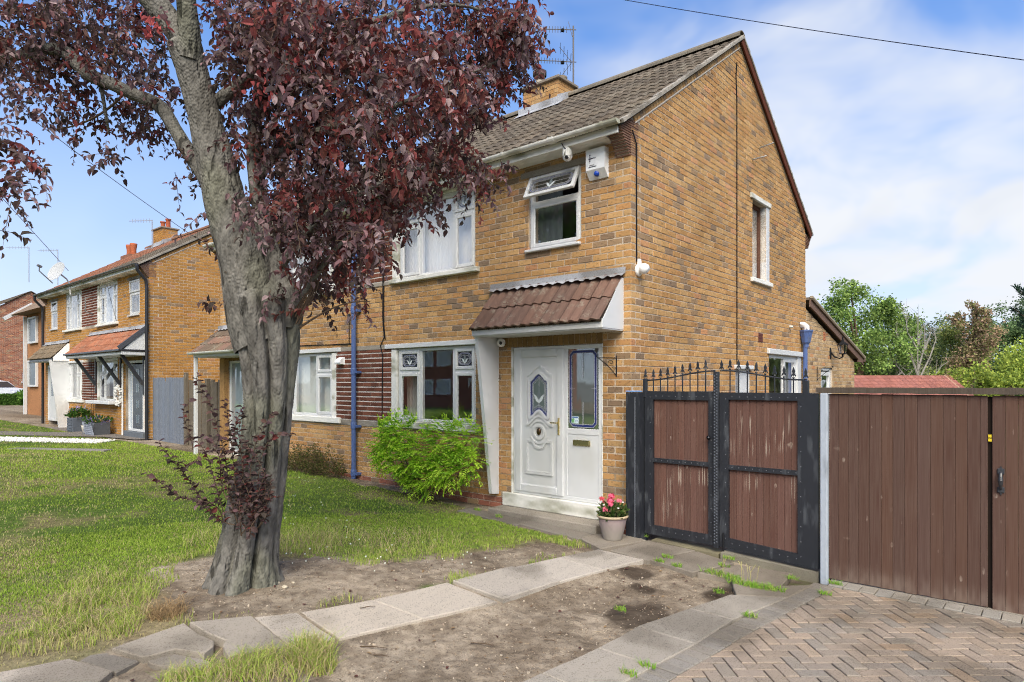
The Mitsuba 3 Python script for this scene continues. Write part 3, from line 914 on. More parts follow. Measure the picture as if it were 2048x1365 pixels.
    for i in range(14):
        x = X - HW + .3 + i * .80
        m = M()
        an = np.linspace(math.pi - .1, 2 * math.pi + .1, 9)
        q = [(.063 * math.cos(a), .060 * math.sin(a)) for a in an] + [(.057 * math.cos(a), .055 * math.sin(a)) for a in an[::-1]]
        m.prism(q, (x, -.348, Z + 5.035), (0, 1, 0), (0, 0, 1), (1, 0, 0), .035 if i % 3 else .09, W1 if special else (.05, .05, .05))
        E(f'{H}__gutter_bracket', m, 'm_oldwhite' if special else 'm_gloss')
    gutter(f'{H}__rear_gutter', X - HW - .03, X + .06, yb + .05, Z + 5.035, (.3, .3, .31) if special else (.05, .05, .05), material='m_gloss')
    # corbelled creasing-tile brackets at the eaves corners
    for cx in (-.20, -HW + .01):
        for i in range(15):
            d = min(.02 + .026 * i, .27)
            if i > 9:
                d = min(d, .30 - (.0305 * i + .021 - .27) / math.tan(SLA))
            E(f'{H}__corbel__creasing_tile', M().box(X + cx - .0, X + cx + .205, -d, .18 - .0, Z + 4.70 + i * .0305, Z + 4.70 + i * .0305 + .021, jit((.21, .12, .088), .14), .003), 'm_brick')
        E(f'{H}__corbel__mortar', M().prism([(-.01, 0), (-.235, .285), (.13, .48), (.17, .48), (.17, 0)], (X + cx + .012, 0, Z + 4.705), (0, 1, 0), (0, 0, 1), (1, 0, 0), .18), 'm_mortar')
    for i in range(9):
        E(f'{H}__corbel__creasing_tile', M().box(X - .20, X + .008, HD - .15, HD + .03 + .024 * i, Z + 4.70 + i * .0305, Z + 4.72 + i * .0305, jit((.21, .12, .088), .14), .003), 'm_brick')
    E(f'{H}__corbel__mortar', M().prism([(.01, 0), (.19, .29), (-.15, .29), (-.15, 0)], (X - .19, HD, Z + 4.705), (0, 1, 0), (0, 0, 1), (1, 0, 0), .18), 'm_mortar')
    # ---- chimney on the ridge
    cx0, cx1, cy0, cy1 = X + (-4.30 if special else -9.0), X + (-3.42 if special else -8.0), RY - .44, RY + .12
    cz0, cz1 = Z + RZ - .55, Z + RZ + (.22 if special else .40)
    C = f'{H}__chimney'
    E(C, M().box(cx0 + .004, cx1 - .004, cy0 + .004, cy1 - .004, cz0, cz1, W1), 'm_mortar')
    nrow = int((cz1 - cz0) / .085)
    for r in range(nrow):
        z = cz0 + r * .085
        for fx in (0, 1):
            for (a0, a1, ax) in ((cx0, cx1, 0), (cy0, cy1, 1)):
                st = a0 - (0 if r % 2 else .11)
                while st < a1:
                    p, q = max(a0, st) + .005, min(a1, st + .2265) - .005
                    if q - p > .03:
                        c = tone(pal, .08, .05)
                        if ax == 0:
                            yy = cy0 if fx == 0 else cy1
                            E(f'{C}__brick', M().box(p, q, yy - .004, yy + .006, z + .005, z + .08, c), 'm_brick')
                        else:
                            xx = cx0 if fx == 0 else cx1
                            E(f'{C}__brick', M().box(xx - .006, xx + .004, p, q, z + .005, z + .08, c), 'm_brick')
                    st += .2265
    E(f'{C}__cap', M().box(cx0 - .06, cx1 + .06, cy0 - .06, cy1 + .06, cz1, cz1 + .055, (.24, .20, .16), .008), 'm_plain')
    E(f'{C}__flaunching', M().add([(cx0, cy0, cz1 + .055), (cx1, cy0, cz1 + .055), (cx1, cy1, cz1 + .055), (cx0, cy1, cz1 + .055), (cx0 + .25, cy0 + .2, cz1 + .13), (cx1 - .25, cy0 + .2, cz1 + .13), (cx1 - .25, cy1 - .2, cz1 + .13), (cx0 + .25, cy1 - .2, cz1 + .13)], [(0, 1, 5, 4), (1, 2, 6, 5), (2, 3, 7, 6), (3, 0, 4, 7), (4, 5, 6, 7)], (.27, .22, .18)), 'm_plain')
    for px, hh, cc in (((cx0 + .20, .30, (.42, .38, .32)), (cx1 - .12, .10, (.20, .16, .12))) if special else ((cx0 + .22, .34, (.38, .11, .06)), (cx1 - .22, .36, (.36, .10, .055)))):
        m = M().lathe([(.095, 0), (.10, .02), (.085, .05), (.082, hh - .06), (.105, hh - .05), (.11, hh), (.085, hh), (.08, hh - .2 if hh > .25 else 0)], (px, RY - .15, cz1 + .06), 18, cc)
        p_ = E(f'{C}__pot', m, 'm_plain', True)
        if special and hh > .2:
            E(f'{C}__cowl', M().lathe([(.13, hh - .02), (.14, hh), (.14, hh + .09), (.10, hh + .11), (0, hh + .12)], (px, RY - .15, cz1 + .06), 18, (.06, .055, .045)), 'm_plain', True)
    zf = lambda y: Z + 5.02 + (y + .30) * math.tan(SLA)
    m = M()
    k = 14
    for i in range(k):
        a, b_ = cx0 - .12 + i * (cx1 - cx0 + .24) / k, cx0 - .12 + (i + 1) * (cx1 - cx0 + .24) / k
        m.add([(a, cy0 - .015, zf(cy0) + .17), (b_, cy0 - .015, zf(cy0) + .17), (b_, cy0 - .02, zf(cy0) + .05), (a, cy0 - .02, zf(cy0) + .05), (a, cy0 - .17, zf(cy0 - .17) + .05), (b_, cy0 - .17, zf(cy0 - .17) + .05)], [(0, 3, 2), (0, 2, 1), (3, 4, 5), (3, 5, 2)])
    m.prism([(cy0 - .15, zf(cy0 - .15) + .03), (RY, zf(RY) + .03), (RY, zf(RY) + .13), (cy0 - .02, zf(cy0) + .2)], (cx1 + .006, 0, 0), (0, 1, 0), (0, 0, 1), (1, 0, 0), .006)
    E(f'{C}__flashing', m, 'm_lead')
    return H, pt


def big_window(H, X, Z, mirror, upper, curtain, lead=True):
    xs = [X + (mir(x) if mirror else x) for x in (WXU if upper else WX)]
    if mirror:
        xs = xs[::-1]
    z0, z1, zt = (3.62, 4.865, 4.50) if upper else (1.235, 2.45, 2.06)
    h = numq(f'{H}__window')
    window3(h, xs, Z + z0, Z + z1, Z + zt, .035, lead=lead, curtain=curtain)
    # outer jamb strip beside the dark brick panel, filler boards
    j = (-4.645, -4.50) if not upper else (-4.62, -4.46)
    a, b_ = (X + mir(j[1]), X + mir(j[0])) if mirror else (X + j[0], X + j[1])
    E(h + '__jamb', M().box(a, b_ - .012 if not mirror else b_, -.006, .05, Z + z0 - .03, Z + z1 - .01, W1, .004), 'm_oldwhite')
    if upper:
        E(h + '__head_board', M().box(xs[0], xs[3], .012, .10, Z + 4.867, Z + EZ - .014, W1, .003), 'm_oldwhite')
    s0, s1 = (X + mir(-2.575), X + mir(-4.80)) if mirror else (X - 4.80, X - 2.575)
    if upper:
        s0, s1 = (X + mir(-2.57), X + mir(-4.62)) if mirror else (X - 4.62, X - 2.57)
        E(h + '__sill', M().box(s0, s1, -.085, .05, Z + 3.548, Z + 3.618, W1, .008), 'm_oldwhite')
    else:
        E(h + '__sill', M().box(s0, s1, -.05, .05, Z + 1.125, Z + 1.233, W1, .008), 'm_oldwhite')
        E(h + '__lintel', M().box(s0, s1, -.03, .06, Z + 2.457, Z + 2.533, W1, .006), 'm_white')
    return h


def small_window(H, X, Z, mirror, open_top, lead=True):
    a, b_ = (X + mir(-.755), X + mir(-1.62)) if mirror else (X - 1.62, X - .755)
    z0, z1, zt = Z + 3.735, Z + 4.745, Z + 4.37
    h = numq(f'{H}__window')
    m = M()
    frame_rect(m, a, b_, z0, z1, .02, .09, .05)
    m.box(a + .05, b_ - .05, .023, .088, zt - .03, zt + .03, W1, .005)
    E(h + '__frame', m, 'm_white')
    k = M()
    frame_rect(k, a + .03, b_ - .03, z0 + .03, zt - .02, .012, .05, .05)
    E(h + '__casement', k, 'm_white')
    pane(h, a + .075, b_ - .075, z0 + .075, zt - .065, .03)
    hh = z1 - zt - .03
    vent = M()
    frame_rect(vent, a + .012, b_ - .012, -hh, 0, -.025, .02, .052)
    ang = math.radians(27) if open_top else 0
    R = np.array([[1, 0, 0], [0, math.cos(ang), math.sin(ang)], [0, -math.sin(ang), math.cos(ang)]])
    t = (0, .015, z1 - .012)
    vv = M().merge(vent, R, t)
    E(h + '__top_vent', vv, 'm_white')
    # leaded light of the vent, turned with it
    def turned(fn):
        before = set(scene)
        fn()
        for kk in set(scene) - before:
            scene[kk]['to_world'] = T4(np.vstack([np.hstack([R, np.array(t)[:, None]]), [0, 0, 0, 1]]).tolist())
    turned(lambda: (pane(h, a + .06, b_ - .06, -hh + .05, -.05, -.005), leaded(h, a + .06, b_ - .06, -hh + .05, -.05, -.010) if lead else None))
    E(h + '__sill', M().box(a - .05, b_ + .012, -.055, .02, z0 - .04, z0 - .002, W1, .008), 'm_white')
    E(h + '__lintel', M().box(a - .15, b_ + .075, -.012, .06, z1 + .006, z1 + .09, W1, .004), 'm_concrete')
    g = M()
    xx = np.linspace(a - .05, a + .42, 60)
    yy = .22 + .003 * np.sin(xx * 60)
    g.add(np.concatenate([np.c_[xx, yy, 0 * xx + z0 - .1], np.c_[xx, yy, 0 * xx + z1]]), [(i, i + 1, 61 + i, 60 + i) for i in range(59)], (.12, .14, .15))
    E(h + '__net_curtain', g, 'm_plain')
    return h


def plain_pane_door(H, X, Z, mirror, grey):
    """door set of the other half: white frame, side glass, slab door"""
    a, b_ = (X + mir(-.42), X + mir(-1.93)) if mirror else (X - 1.93, X - .42)
    return a, b_

# ---------------------------------------------------------------- main pair
H1, P1 = house('semi_detached_house', 'buff brick pair of houses with brown tiled roof behind the plum tree', 'house', 0.0, 0.0, BUFF, 300, 300, True)
for mm in (False, True):
    big_window(H1, 0, 0, mm, True, 'net', lead=not mm)
    big_window(H1, 0, 0, mm, False, 'blind' if mm else 'side', lead=not mm)
    small_window(H1, 0, 0, mm, not mm, lead=not mm)
# stone bands between the ground-floor windows
E(f'{H1}__stone_band', M().box(-6.11, -4.80, -.012, .05, 1.105, 1.20, W1, .004).box(-6.11, -4.80, -.012, .05, 2.455, 2.533, W1, .004).box(mir(-4.62), -4.62, -.012, .05, 3.552, 3.612, W1, .004), 'm_concrete')
WHT = (.80, .81, .82)


def ring(P, w):
    return P.difference(P.buffer(-w, join_style=1))


def arch(cx, w, z0, z1, rise, inv=False):
    t = np.linspace(-1, 1, 17)
    top = [(cx + w * a, z1 - rise + rise * (math.cos(a * math.pi) * .5 + .5)) for a in t[::-1]]
    bot = [(cx + w * a, z0 + (rise * (math.cos(a * math.pi) * .5 + .5) if inv else 0)) for a in t]
    return Polygon(bot + top)


def front_prism(m, P, y, d, c=W1):
    for g in getattr(P, 'geoms', [P]):
        if g.geom_type == 'Polygon':
            m.prism(g, (0, y, 0), (1, 0, 0), (0, 0, 1), (0, -1, 0), d, c)
    return m


# front door set of the near house
D1 = f'{H1}__front_door'
m = M()
frame_rect(m, -1.92, -.43, .305, 2.38, .012, .08, .055)
m.box(-1.04, -.975, .015, .078, .36, 2.325, W1, .006).box(-.975, -.485, .015, .078, 1.19, 1.27, W1, .005)
E(D1 + '__frame', m, 'm_white')
m = M()
frame_rect(m, -1.875, -1.035, .345, 2.34, -.008, .05, .105, W1, .008)
E(D1 + '__leaf', m, 'm_white')
m = M().box(-1.775, -1.135, .018, .045, .44, 2.245)
lp = arch(-1.455, .155, 1.40, 2.0, .10, True)
front_prism(m, ring(arch(-1.455, .235, 1.27, 2.12, .13, True).buffer(.0), .028), .020, .022)
front_prism(m, ring(lp.buffer(.03), .035), .020, .03)
cc = Polygon([(-1.455 + .105 * math.cos(a), 1.19 + .105 * math.sin(a)) for a in np.linspace(0, 6.28, 33)[:-1]])
front_prism(m, ring(cc, .03), .020, .022)
big_arc = Polygon([(-1.455 + .165 * math.cos(a), 1.19 + .165 * math.sin(a)) for a in np.linspace(0, 6.28, 41)[:-1]])
front_prism(m, ring(big_arc, .02).difference(sbox(-2, 1.13, 0, 1.26)), .020, .018)
low = Polygon([(-1.69, .60), (-1.22, .60), (-1.22, 1.08), (-1.345, 1.08), (-1.40, 1.00), (-1.455, .985), (-1.51, 1.00), (-1.565, 1.08), (-1.69, 1.08)])
front_prism(m, ring(low, .032), .020, .020)
front_prism(m, ring(low.buffer(-.035), .012), .020, .010)
E(D1 + '__panel', m, 'm_white')
m = M()
front_prism(m, lp.difference(lp.buffer(-.036)), .014, .003, (.02, .03, .14))
E(D1 + '__stained_border', m, 'm_gloss')
m = M()
for q in (lp.buffer(-.003), lp.buffer(-.036), lp.buffer(-.06)):
    front_prism(m, q.buffer(.0025).difference(q.buffer(-.0025)), .011, .004, (.45, .46, .5))
m.box(-1.4575, -1.4525, .007, .011, 1.52, 1.60, (.45, .46, .5)).box(-1.59, -1.32, .007, .011, 1.655, 1.66, (.45, .46, .5)).box(-1.4575, -1.4525, .007, .011, 1.82, 1.97, (.45, .46, .5))
E(D1 + '__lead_came', m, 'm_plain')
m = M()
front_prism(m, Polygon([(-1.455, 1.82), (-1.425, 1.70), (-1.455, 1.63), (-1.485, 1.70)]), .010, .008, (.14, .17, .18))
front_prism(m, Polygon([(-1.55, 1.72), (-1.50, 1.69), (-1.455, 1.63), (-1.41, 1.69), (-1.36, 1.72), (-1.40, 1.63), (-1.455, 1.59), (-1.51, 1.63)]), .010, .007, (.62, .66, .68))
E(D1 + '__cut_glass_flower', m, 'm_gloss')
front_prism(m := M(), lp, .0165, .001, (.11, .145, .14))
E(D1 + '__obscured_glass', m, 'm_frost')
m = M().lathe([(0, -.012), (.03, -.012), (.034, 0), (.03, .012), (0, .014)], (0, 0, 0), 14, (.16, .10, .055))
E(D1 + '__knocker', M().merge(m, [[1, 0, 0], [0, 0, -1], [0, 1.5, 0]], (-1.455, .004, 1.20)), 'm_metal', True)
E(D1 + '__handle', M().box(-1.118, -1.088, -.022, -.006, 1.17, 1.40, (.62, .47, .16), .006).box(-1.22, -1.10, -.062, -.048, 1.325, 1.343, (.62, .47, .16), .006).box(-1.112, -1.096, -.05, -.02, 1.325, 1.343, (.62, .47, .16)), 'm_metal')
E(D1 + '__letter_plate', M().box(-.88, -.61, .002, .016, 1.045, 1.12, (.55, .45, .20), .005).box(-.865, -.625, -.002, .004, 1.056, 1.108, (.60, .50, .24), .003), 'm_metal')
E(D1 + '__lower_panel', M().box(-.975, -.485, .022, .06, .36, 1.19, W1, .004), 'm_white')
pane(D1, -.975, -.485, 1.27, 2.325, .03)
E(D1 + '__obscured_glass', M().box(-.975, -.485, .034, .038, 1.27, 2.325, (.075, .09, .08)), 'm_frost')
P = Polygon([(-.89, 1.29), (-.57, 1.29), (-.515, 1.345), (-.515, 2.25), (-.57, 2.305), (-.89, 2.305), (-.945, 2.25), (-.945, 1.345)])
E(D1 + '__stained_border', front_prism(M(), ring(P, .036), .026, .003, (.02, .03, .14)), 'm_gloss')
m = M()
for q in (P, P.buffer(-.036, join_style=2)):
    front_prism(m, q.buffer(.003).difference(q.buffer(-.003)), .024, .004, (.42, .43, .47))
for a, b_, c, d in ((-.733, -.728, 1.95, 2.28), (-.733, -.728, 1.31, 1.62), (-.945, -.86, 1.795, 1.80), (-.60, -.515, 1.795, 1.80)):
    m.box(a, b_, .020, .024, c, d, (.42, .43, .47))
E(D1 + '__lead_came', m, 'm_plain')
m = M().box(-.915, -.80, .021, .0235, 1.335, 1.43, (.62, .74, .80)).box(-.91, -.868, .019, .021, 1.345, 1.40, (.16, .38, .14)).box(-.905, -.81, .019, .021, 1.408, 1.424, (.12, .20, .42)).box(-.855, -.81, .019, .021, 1.37, 1.376, (.2, .25, .4)).box(-.855, -.82, .019, .021, 1.355, 1.361, (.2, .25, .4))
E(D1 + '__sticker', m, 'm_plain')
E(f'{H1}__door_reveal', M().box(-1.955, -1.925, -.004, .07, .30, 2.38, W1, .003).box(-.428, -.41, .0, .07, .30, 2.38, W1, .003), 'm_oldwhite')
pts = []
m = M().box(-2.085, -.39, -.05, .07, .115, .302, W1, .008)
E(f'{H1}__door_plinth', m, 'm_oldwhite')
E(f'{H1}__door_step', M().box(-2.10, -.30, -.335, .06, -.08, .112, W1, .012), 'm_concrete')
# tapering white fin under the porch roof
E(f'{H1}__porch_fin', M().prism([(.02, .255), (-.15, .275), (-.455, 2.535), (.02, 2.535)], (-2.25, 0, 0), (0, 1, 0), (0, 0, 1), (1, 0, 0), .062), 'm_white')


def porch(H, X, Z, x0, x1, dep, zf, zt, nt, cols, fas, side_mat='m_white', flash=True, fh=.105, named=14, nr=2, part='porch_roof'):
    K = f'{H}__{part}'
    K = numq(K)
    E(K + '__fascia', M().box(X + x0, X + x1, -dep, -dep + .02, Z + zf, Z + zf + fh, fas, .004), 'm_gloss' if fas != W1 else 'm_white')
    E(K + '__soffit', M().box(X + x0 + .01, X + x1 - .01, -dep + .02, -.002, Z + zf - .012, Z + zf + .004, W1), 'm_white')
    sm = M()
    for xx in (x0 + .002, x1 - .024):
        sm.prism([(-.002, zf + .004), (-dep + .021, zf + .004), (-dep + .021, zf + fh), (-.05, zt - .03), (-.002, zt - .03)], (X + xx, 0, Z), (0, 1, 0), (0, 0, 1), (1, 0, 0), .022)
    E(K + '__side', sm, side_mat)
    o = np.array([X + x0, -dep - .035, Z + zf + fh - .015])
    e = np.array([X + x0, -.02, Z + zt])
    ln = np.linalg.norm(e - o)
    s = (e - o) / ln
    n = np.cross([1, 0, 0], s)
    E(K + '__deck', M().obox((o + e) / 2 + np.array([(x1 - x0) / 2, 0, 0]) - n * .018, (x1 - x0 - .02, ln, .02), np.stack([[1, 0, 0], s, n], 1), (.05, .04, .035)), 'm_plain')
    w = (x1 - x0) / nt
    tile_rows(H, o, (1, 0, 0), s, n, nt, nr, w, ln / nr, cols, named=0, lip=.018, part=f'{K.split("__")[-1]}__dummy') if False else None
    tile_rows(H, o, (1, 0, 0), s, n, nt, nr, w, ln / nr, cols, named=named, lip=.020, amp=.031, part=f'{K.split("__")[-1]}__tile')
    if flash:
        xs = np.linspace(x0 - .09, x1 + .03, 90)
        g = M()
        lo = e + s * -.06 + n * .05
        wob = .012 * np.sin(xs * 2 * math.pi / (w / 2)) + RNG.uniform(-.006, .006, 90)
        V = np.concatenate([np.c_[X + xs, 0 * xs - .012, 0 * xs + Z + zt + .11], np.c_[X + xs, 0 * xs - .016, 0 * xs + Z + zt + .035], np.c_[X + xs, 0 * xs + lo[1] - .02, lo[2] - .0 + wob]])
        F = [(r * 90 + i, (r + 1) * 90 + i, (r + 1) * 90 + i + 1, r * 90 + i + 1) for r in range(2) for i in range(89)]
        E(K + '__flashing', g.add(V, F), 'm_lead')
    return K


porch(H1, 0, 0, -2.26, -.10, .50, 2.535, 3.215, 7, CANC, W1)
# neighbour's half of the main pair: porch with white gutter, post, door
K = porch(H1, 0, 0, mir(.0), mir(-2.55), .62, 2.46, 3.10, 8, [(.165, .12, .085), (.14, .105, .08), (.20, .125, .095)], W1, nr=3)
gutter(K + '__gutter', mir(.05), mir(-2.60), -.69, 2.56, W1)
E(f'{H1}__porch_post', M().box(-10.88, -10.81, -.62, -.55, .18, 2.46, W1, .005), 'm_white')
E(f'{H1}__porch_pier', M().box(-10.72, -10.50, -.10, .0, .2, 2.44, (.36, .21, .09)), 'm_brick')
D2 = f'{H1}__side_door'
m = M()
frame_rect(m, mir(-.43), mir(-1.92), .305, 2.38, .012, .08, .055)
m.box(-9.86, -9.80, .015, .078, .36, 2.325, W1, .006)
E(D2 + '__frame', m, 'm_white')
pane(D2, -10.41, -9.86, .36, 2.325, .03)
E(D2 + '__obscured_glass', M().box(-10.41, -9.86, .04, .045, .36, 2.325, (.30, .36, .40)), 'm_frost')
E(D2 + '__leaf', M().box(-9.80, -9.04, .0, .06, .36, 2.325, (.10, .11, .12), .006), 'm_gloss')
E(f'{H1}__door_plinth', M().box(-10.50, -8.90, -.04, .07, .12, .302, W1, .008), 'm_oldwhite')

# gable windows
h = numq(f'{H1}__window')
m = M()
yy0, yy1 = 4.12, 4.80
fr = (.115, .06, .042)
m.box(-.16, -.10, yy0, yy0 + .05, 3.70, 5.05, fr, .004).box(-.16, -.10, yy1 - .05, yy1, 3.70, 5.05, fr, .004).box(-.158, -.10, yy0 + .05, yy1 - .05, 3.70, 3.76, fr, .004).box(-.158, -.10, yy0 + .05, yy1 - .05, 4.99, 5.05, fr, .004)
E(h + '__frame', m, 'm_plain')
m = M()
m.add([(-.125, yy0 + .05, 3.76), (-.125, yy1 - .05, 3.76), (-.125, yy1 - .05, 4.99), (-.125, yy0 + .05, 4.99)], [(0, 1, 2, 3)])
E(h + '__pane', m, 'm_glass')
E(h + '__net_curtain', M().box(-.24, -.235, yy0 - .1, yy1 + .1, 3.6, 5.1, (.62, .66, .70)), 'm_plain')
E(h + '__white_reveal', M().box(-.245, .006, yy1, yy1 + .155, 3.70, 5.05, W1), 'm_white')
E(h + '__lintel', M().box(-.10, .035, 4.0, 4.98, 5.055, 5.14, W1, .006), 'm_oldwhite')
E(h + '__sill', M().box(-.10, .055, 4.03, 5.02, 3.62, 3.695, W1, .008), 'm_oldwhite')
h = numq(f'{H1}__window')
m = M()
for a, b_ in ((4.95, 5.02), (5.88, 5.96), (6.55, 6.62)):
    m.box(-.10, -.03, a, b_, .60, 2.40, W1, .005)
m.box(-.098, -.03, 5.02, 5.88, 2.34, 2.40, W1, .005).box(-.098, -.03, 5.96, 6.55, 2.28, 2.40, W1, .005)
E(h + '__frame', m, 'm_white')
for a, b_ in ((5.02, 5.88), (5.96, 6.55)):
    E(h + '__pane', M().add([(-.06, a, .6), (-.06, b_, .6), (-.06, b_, 2.34), (-.06, a, 2.34)], [(0, 1, 2, 3)]), 'm_glass')
m = M()
for i in range(9):
    m.obox((-.16, 5.98 + i * .065, 1.5), (.003, .062, 1.7), np.array([[math.cos(.4), -math.sin(.4), 0], [math.sin(.4), math.cos(.4), 0], [0, 0, 1]]), (.62, .66, .72))
E(h + '__vertical_blind', m, 'm_plain')
E(h + '__white_reveal', M().box(-.24, .004, 6.62, 6.85, .60, 2.40, W1), 'm_white')
E(h + '__lintel', M().box(-.05, .05, 4.84, 6.93, 2.405, 2.50, W1, .008), 'm_white')
E(f'{H1}__blocked_opening', M().box(-.20, -.02, 3.36, 4.02, .6, 2.095, W1), 'm_white')
E(f'{H1}__blocked_lintel', M().box(-.05, .06, 3.30, 4.05, 2.10, 2.17, W1, .012), 'm_white')
# rear extension with its lean-to roof
X0 = -.03
ew = Polygon([(7.32, -.35), (11.42, -.35), (11.42, 2.42), (7.32, 3.42)])
eo = sbox(8.40, .5, 9.34, 2.23)
wall_back(f'{H1}__extension_wall', (X0 - .004, 0, 0), (0, 1, 0), (1, 0, 0), ew.difference(eo), .2)
brick_wall(H1, 'extension_wall', (X0, 0, 0), (0, 1, 0), (1, 0, 0), ew.difference(eo), PALEB, named=120, dark=.04, pink=.05, zref=.215 - .85)
wall_back(f'{H1}__extension_wall', (0, 11.42, 0), (1, 0, 0), (0, 1, 0), sbox(-5, -.35, X0, 2.3), .2)
a0, a1 = np.array([0, 7.30, 3.62]), np.array([0, 12.05, 2.50])
s = (a1 - a0) / np.linalg.norm(a1 - a0)
n_ = np.cross([1, 0, 0], s)
n_ = n_ if n_[2] > 0 else -n_
R = np.stack([[1, 0, 0], s, n_], 1)
ln = np.linalg.norm(a1 - a0)
E(f'{H1}__extension_roof', M().obox((a0 + a1) / 2 + np.array([-2.4, 0, 0]) + n_ * .03, (5.0, ln, .06), R, (.16, .12, .09)), 'm_tile')
E(f'{H1}__extension_roof__verge', M().obox((a0 + a1) / 2 + np.array([.075, 0, 0]) + n_ * .05, (.07, ln + .04, .06), R, (.30, .255, .19), .01), 'm_tile')
E(f'{H1}__extension_roof__barge_board', M().obox((a0 + a1) / 2 + np.array([.05, 0, 0]) - n_ * .075, (.03, ln, .15), R, (.16, .105, .085)).prism([(11.45, 2.42), (11.95, 2.42), (11.95, 2.56), (11.45, 2.66)], (.035, 0, 0), (0, 1, 0), (0, 0, 1), (1, 0, 0), .03, (.16, .105, .085)), 'm_plain')
E(f'{H1}__extension_roof__gutter', M().box(-4.9, .11, 11.95, 12.08, 2.43, 2.50, (.12, .085, .07), .01), 'm_plain')
h = numq(f'{H1}__window')
m = M()
m.box(X0 - .11, X0 - .04, 8.40, 8.47, .5, 2.23, W1, .005).box(X0 - .11, X0 - .04, 9.27, 9.34, .5, 2.23, W1, .005).box(X0 - .108, X0 - .04, 8.47, 9.27, 2.16, 2.23, W1, .005)
m.box(X0 - .10, X0 - .03, 8.50, 8.57, .55, 2.13, W1, .005).box(X0 - .10, X0 - .03, 9.17, 9.24, .55, 2.13, W1, .005).box(X0 - .098, X0 - .03, 8.57, 9.17, 2.04, 2.13, W1, .005)
E(h + '__frame', m, 'm_white')
E(h + '__pane', M().add([(X0 - .06, 8.57, .55), (X0 - .06, 9.17, .55), (X0 - .06, 9.17, 2.04), (X0 - .06, 8.57, 2.04)], [(0, 1, 2, 3)]), 'm_glass')
E(h + '__net_curtain', M().box(X0 - .2, X0 - .19, 8.3, 9.4, .4, 2.3, (.25, .36, .36)), 'm_plain')
for y, z, w_, hh, c in ((9.02 - .45, 2.83, .14, .20, (.42, .16, .09)), (4.40, 2.60, .20, .16, (.13, .055, .05))):
    m = M()
    x = X0 if y > 7 else 0
    for i in range(3):
        m.box(x - .01, x + .012, y, y + w_, z + i * hh / 3 + .004, z + (i + 1) * hh / 3 - .004, c)
    E(f'{H1}__air_brick', m, 'm_plain')
# downpipes, cables, small fixings of the house
bl = M().tube([(-5.60, -.085, .16), (-5.60, -.085, EZ - .02)], .043, 14)
K = E(f'{H1}__downpipe', bl, 'm_blue', False)
for z in (.20, 1.05, 2.02, 3.12, 4.1):
    E(K + '__collar', M().tube([(-5.60, -.085, z), (-5.60, -.085, z + .02), (-5.60, -.085, z + .10), (-5.60, -.085, z + .12)], [.05, .055, .055, .05], 14).box(-5.56, -5.48, -.10, .0, z + .03, z + .07), 'm_blue', False)
K = E(f'{H1}__downpipe', M().tube([(.085, 6.84, -.05), (.085, 6.84, 2.66)], .042, 14), 'm_blue', False)
E(K + '__hopper', M().tube([(.10, 6.84, 2.60), (.10, 6.84, 2.66), (.10, 6.84, 2.70), (.10, 6.84, 2.90), (.10, 6.84, 2.92), (.10, 6.84, 2.95)], [.05, .05, .085, .125, .14, .14], 8), 'm_blue')
E(K + '__waste_elbow', M().tube([(.0, 6.80, 3.06), (.06, 6.81, 3.06), (.105, 6.83, 3.02), (.11, 6.84, 2.93)], .062, 12, (.72, .70, .68)), 'm_plain', True)
BK = (.02, .02, .022)
for pts in ([(.012, 3.39, 7.13), (.012, 3.36, 6.9), (.012, 3.39, 6.5), (.012, 3.395, 4.2), (.012, 3.40, 1.2)], [(.03, -.02, 5.0), (.02, .10, 4.86), (.012, .115, 4.6), (.012, .12, 3.4)],
            [(-4.86, -.012, 4.9), (-4.87, -.012, 3.0), (-4.83, -.012, 2.66), (-4.92, -.02, 2.52), (-4.87, -.012, 2.35), (-4.885, -.012, 1.22), (-4.93, -.02, 1.1), (-4.90, -.012, .72), (-4.84, -.02, .58), (-4.72, -.02, .55), (-4.62, -.02, .58)],
            [(-4.83, -.012, 4.9), (-4.84, -.012, 2.9), (-4.80, -.012, 2.62)], [(-5.84, -.012, 3.0), (-5.84, -.012, 2.58)], [(-7.6, -.014, 2.62), (-5.9, -.014, 2.585), (-5.65, -.014, 2.58), (-5.64, -.014, 2.3)]):
    E(f'{H1}__cable', M().tube(pts, .009, 6, BK), 'm_plain', True)
E(f'{H1}__cable_box', M().box(-5.875, -5.805, -.03, 0, 3.02, 3.14, BK, .004), 'm_gloss')
m = M().box(-6.16, -5.98, -.02, 0, 2.21, 2.35, WHT, .004)
m.prism([(0, 2.22), (-.085, 2.225), (-.095, 2.25), (-.07, 2.31), (-.0, 2.345)], (-6.15, -.02, 0), (0, 1, 0), (0, 0, 1), (1, 0, 0), .16, WHT)
E(f'{H1}__vent_hood', m, 'm_gloss')
for (y, z, dz) in ((4.45, 6.02, .02), (4.10, 5.72, .0)):
    E(f'{H1}__wall_spike', M().tube([(-.02, y, z), (.24, y + .04, z + .03 + dz)], .012, 7, (.42, .43, .45)), 'm_metal', True)
E(f'{H1}__overflow_pipe', M().tube([(-.02, 6.1, 2.98), (.07, 6.1, 2.97)], .025, 10, (.55, .55, .5)), 'm_plain', True)

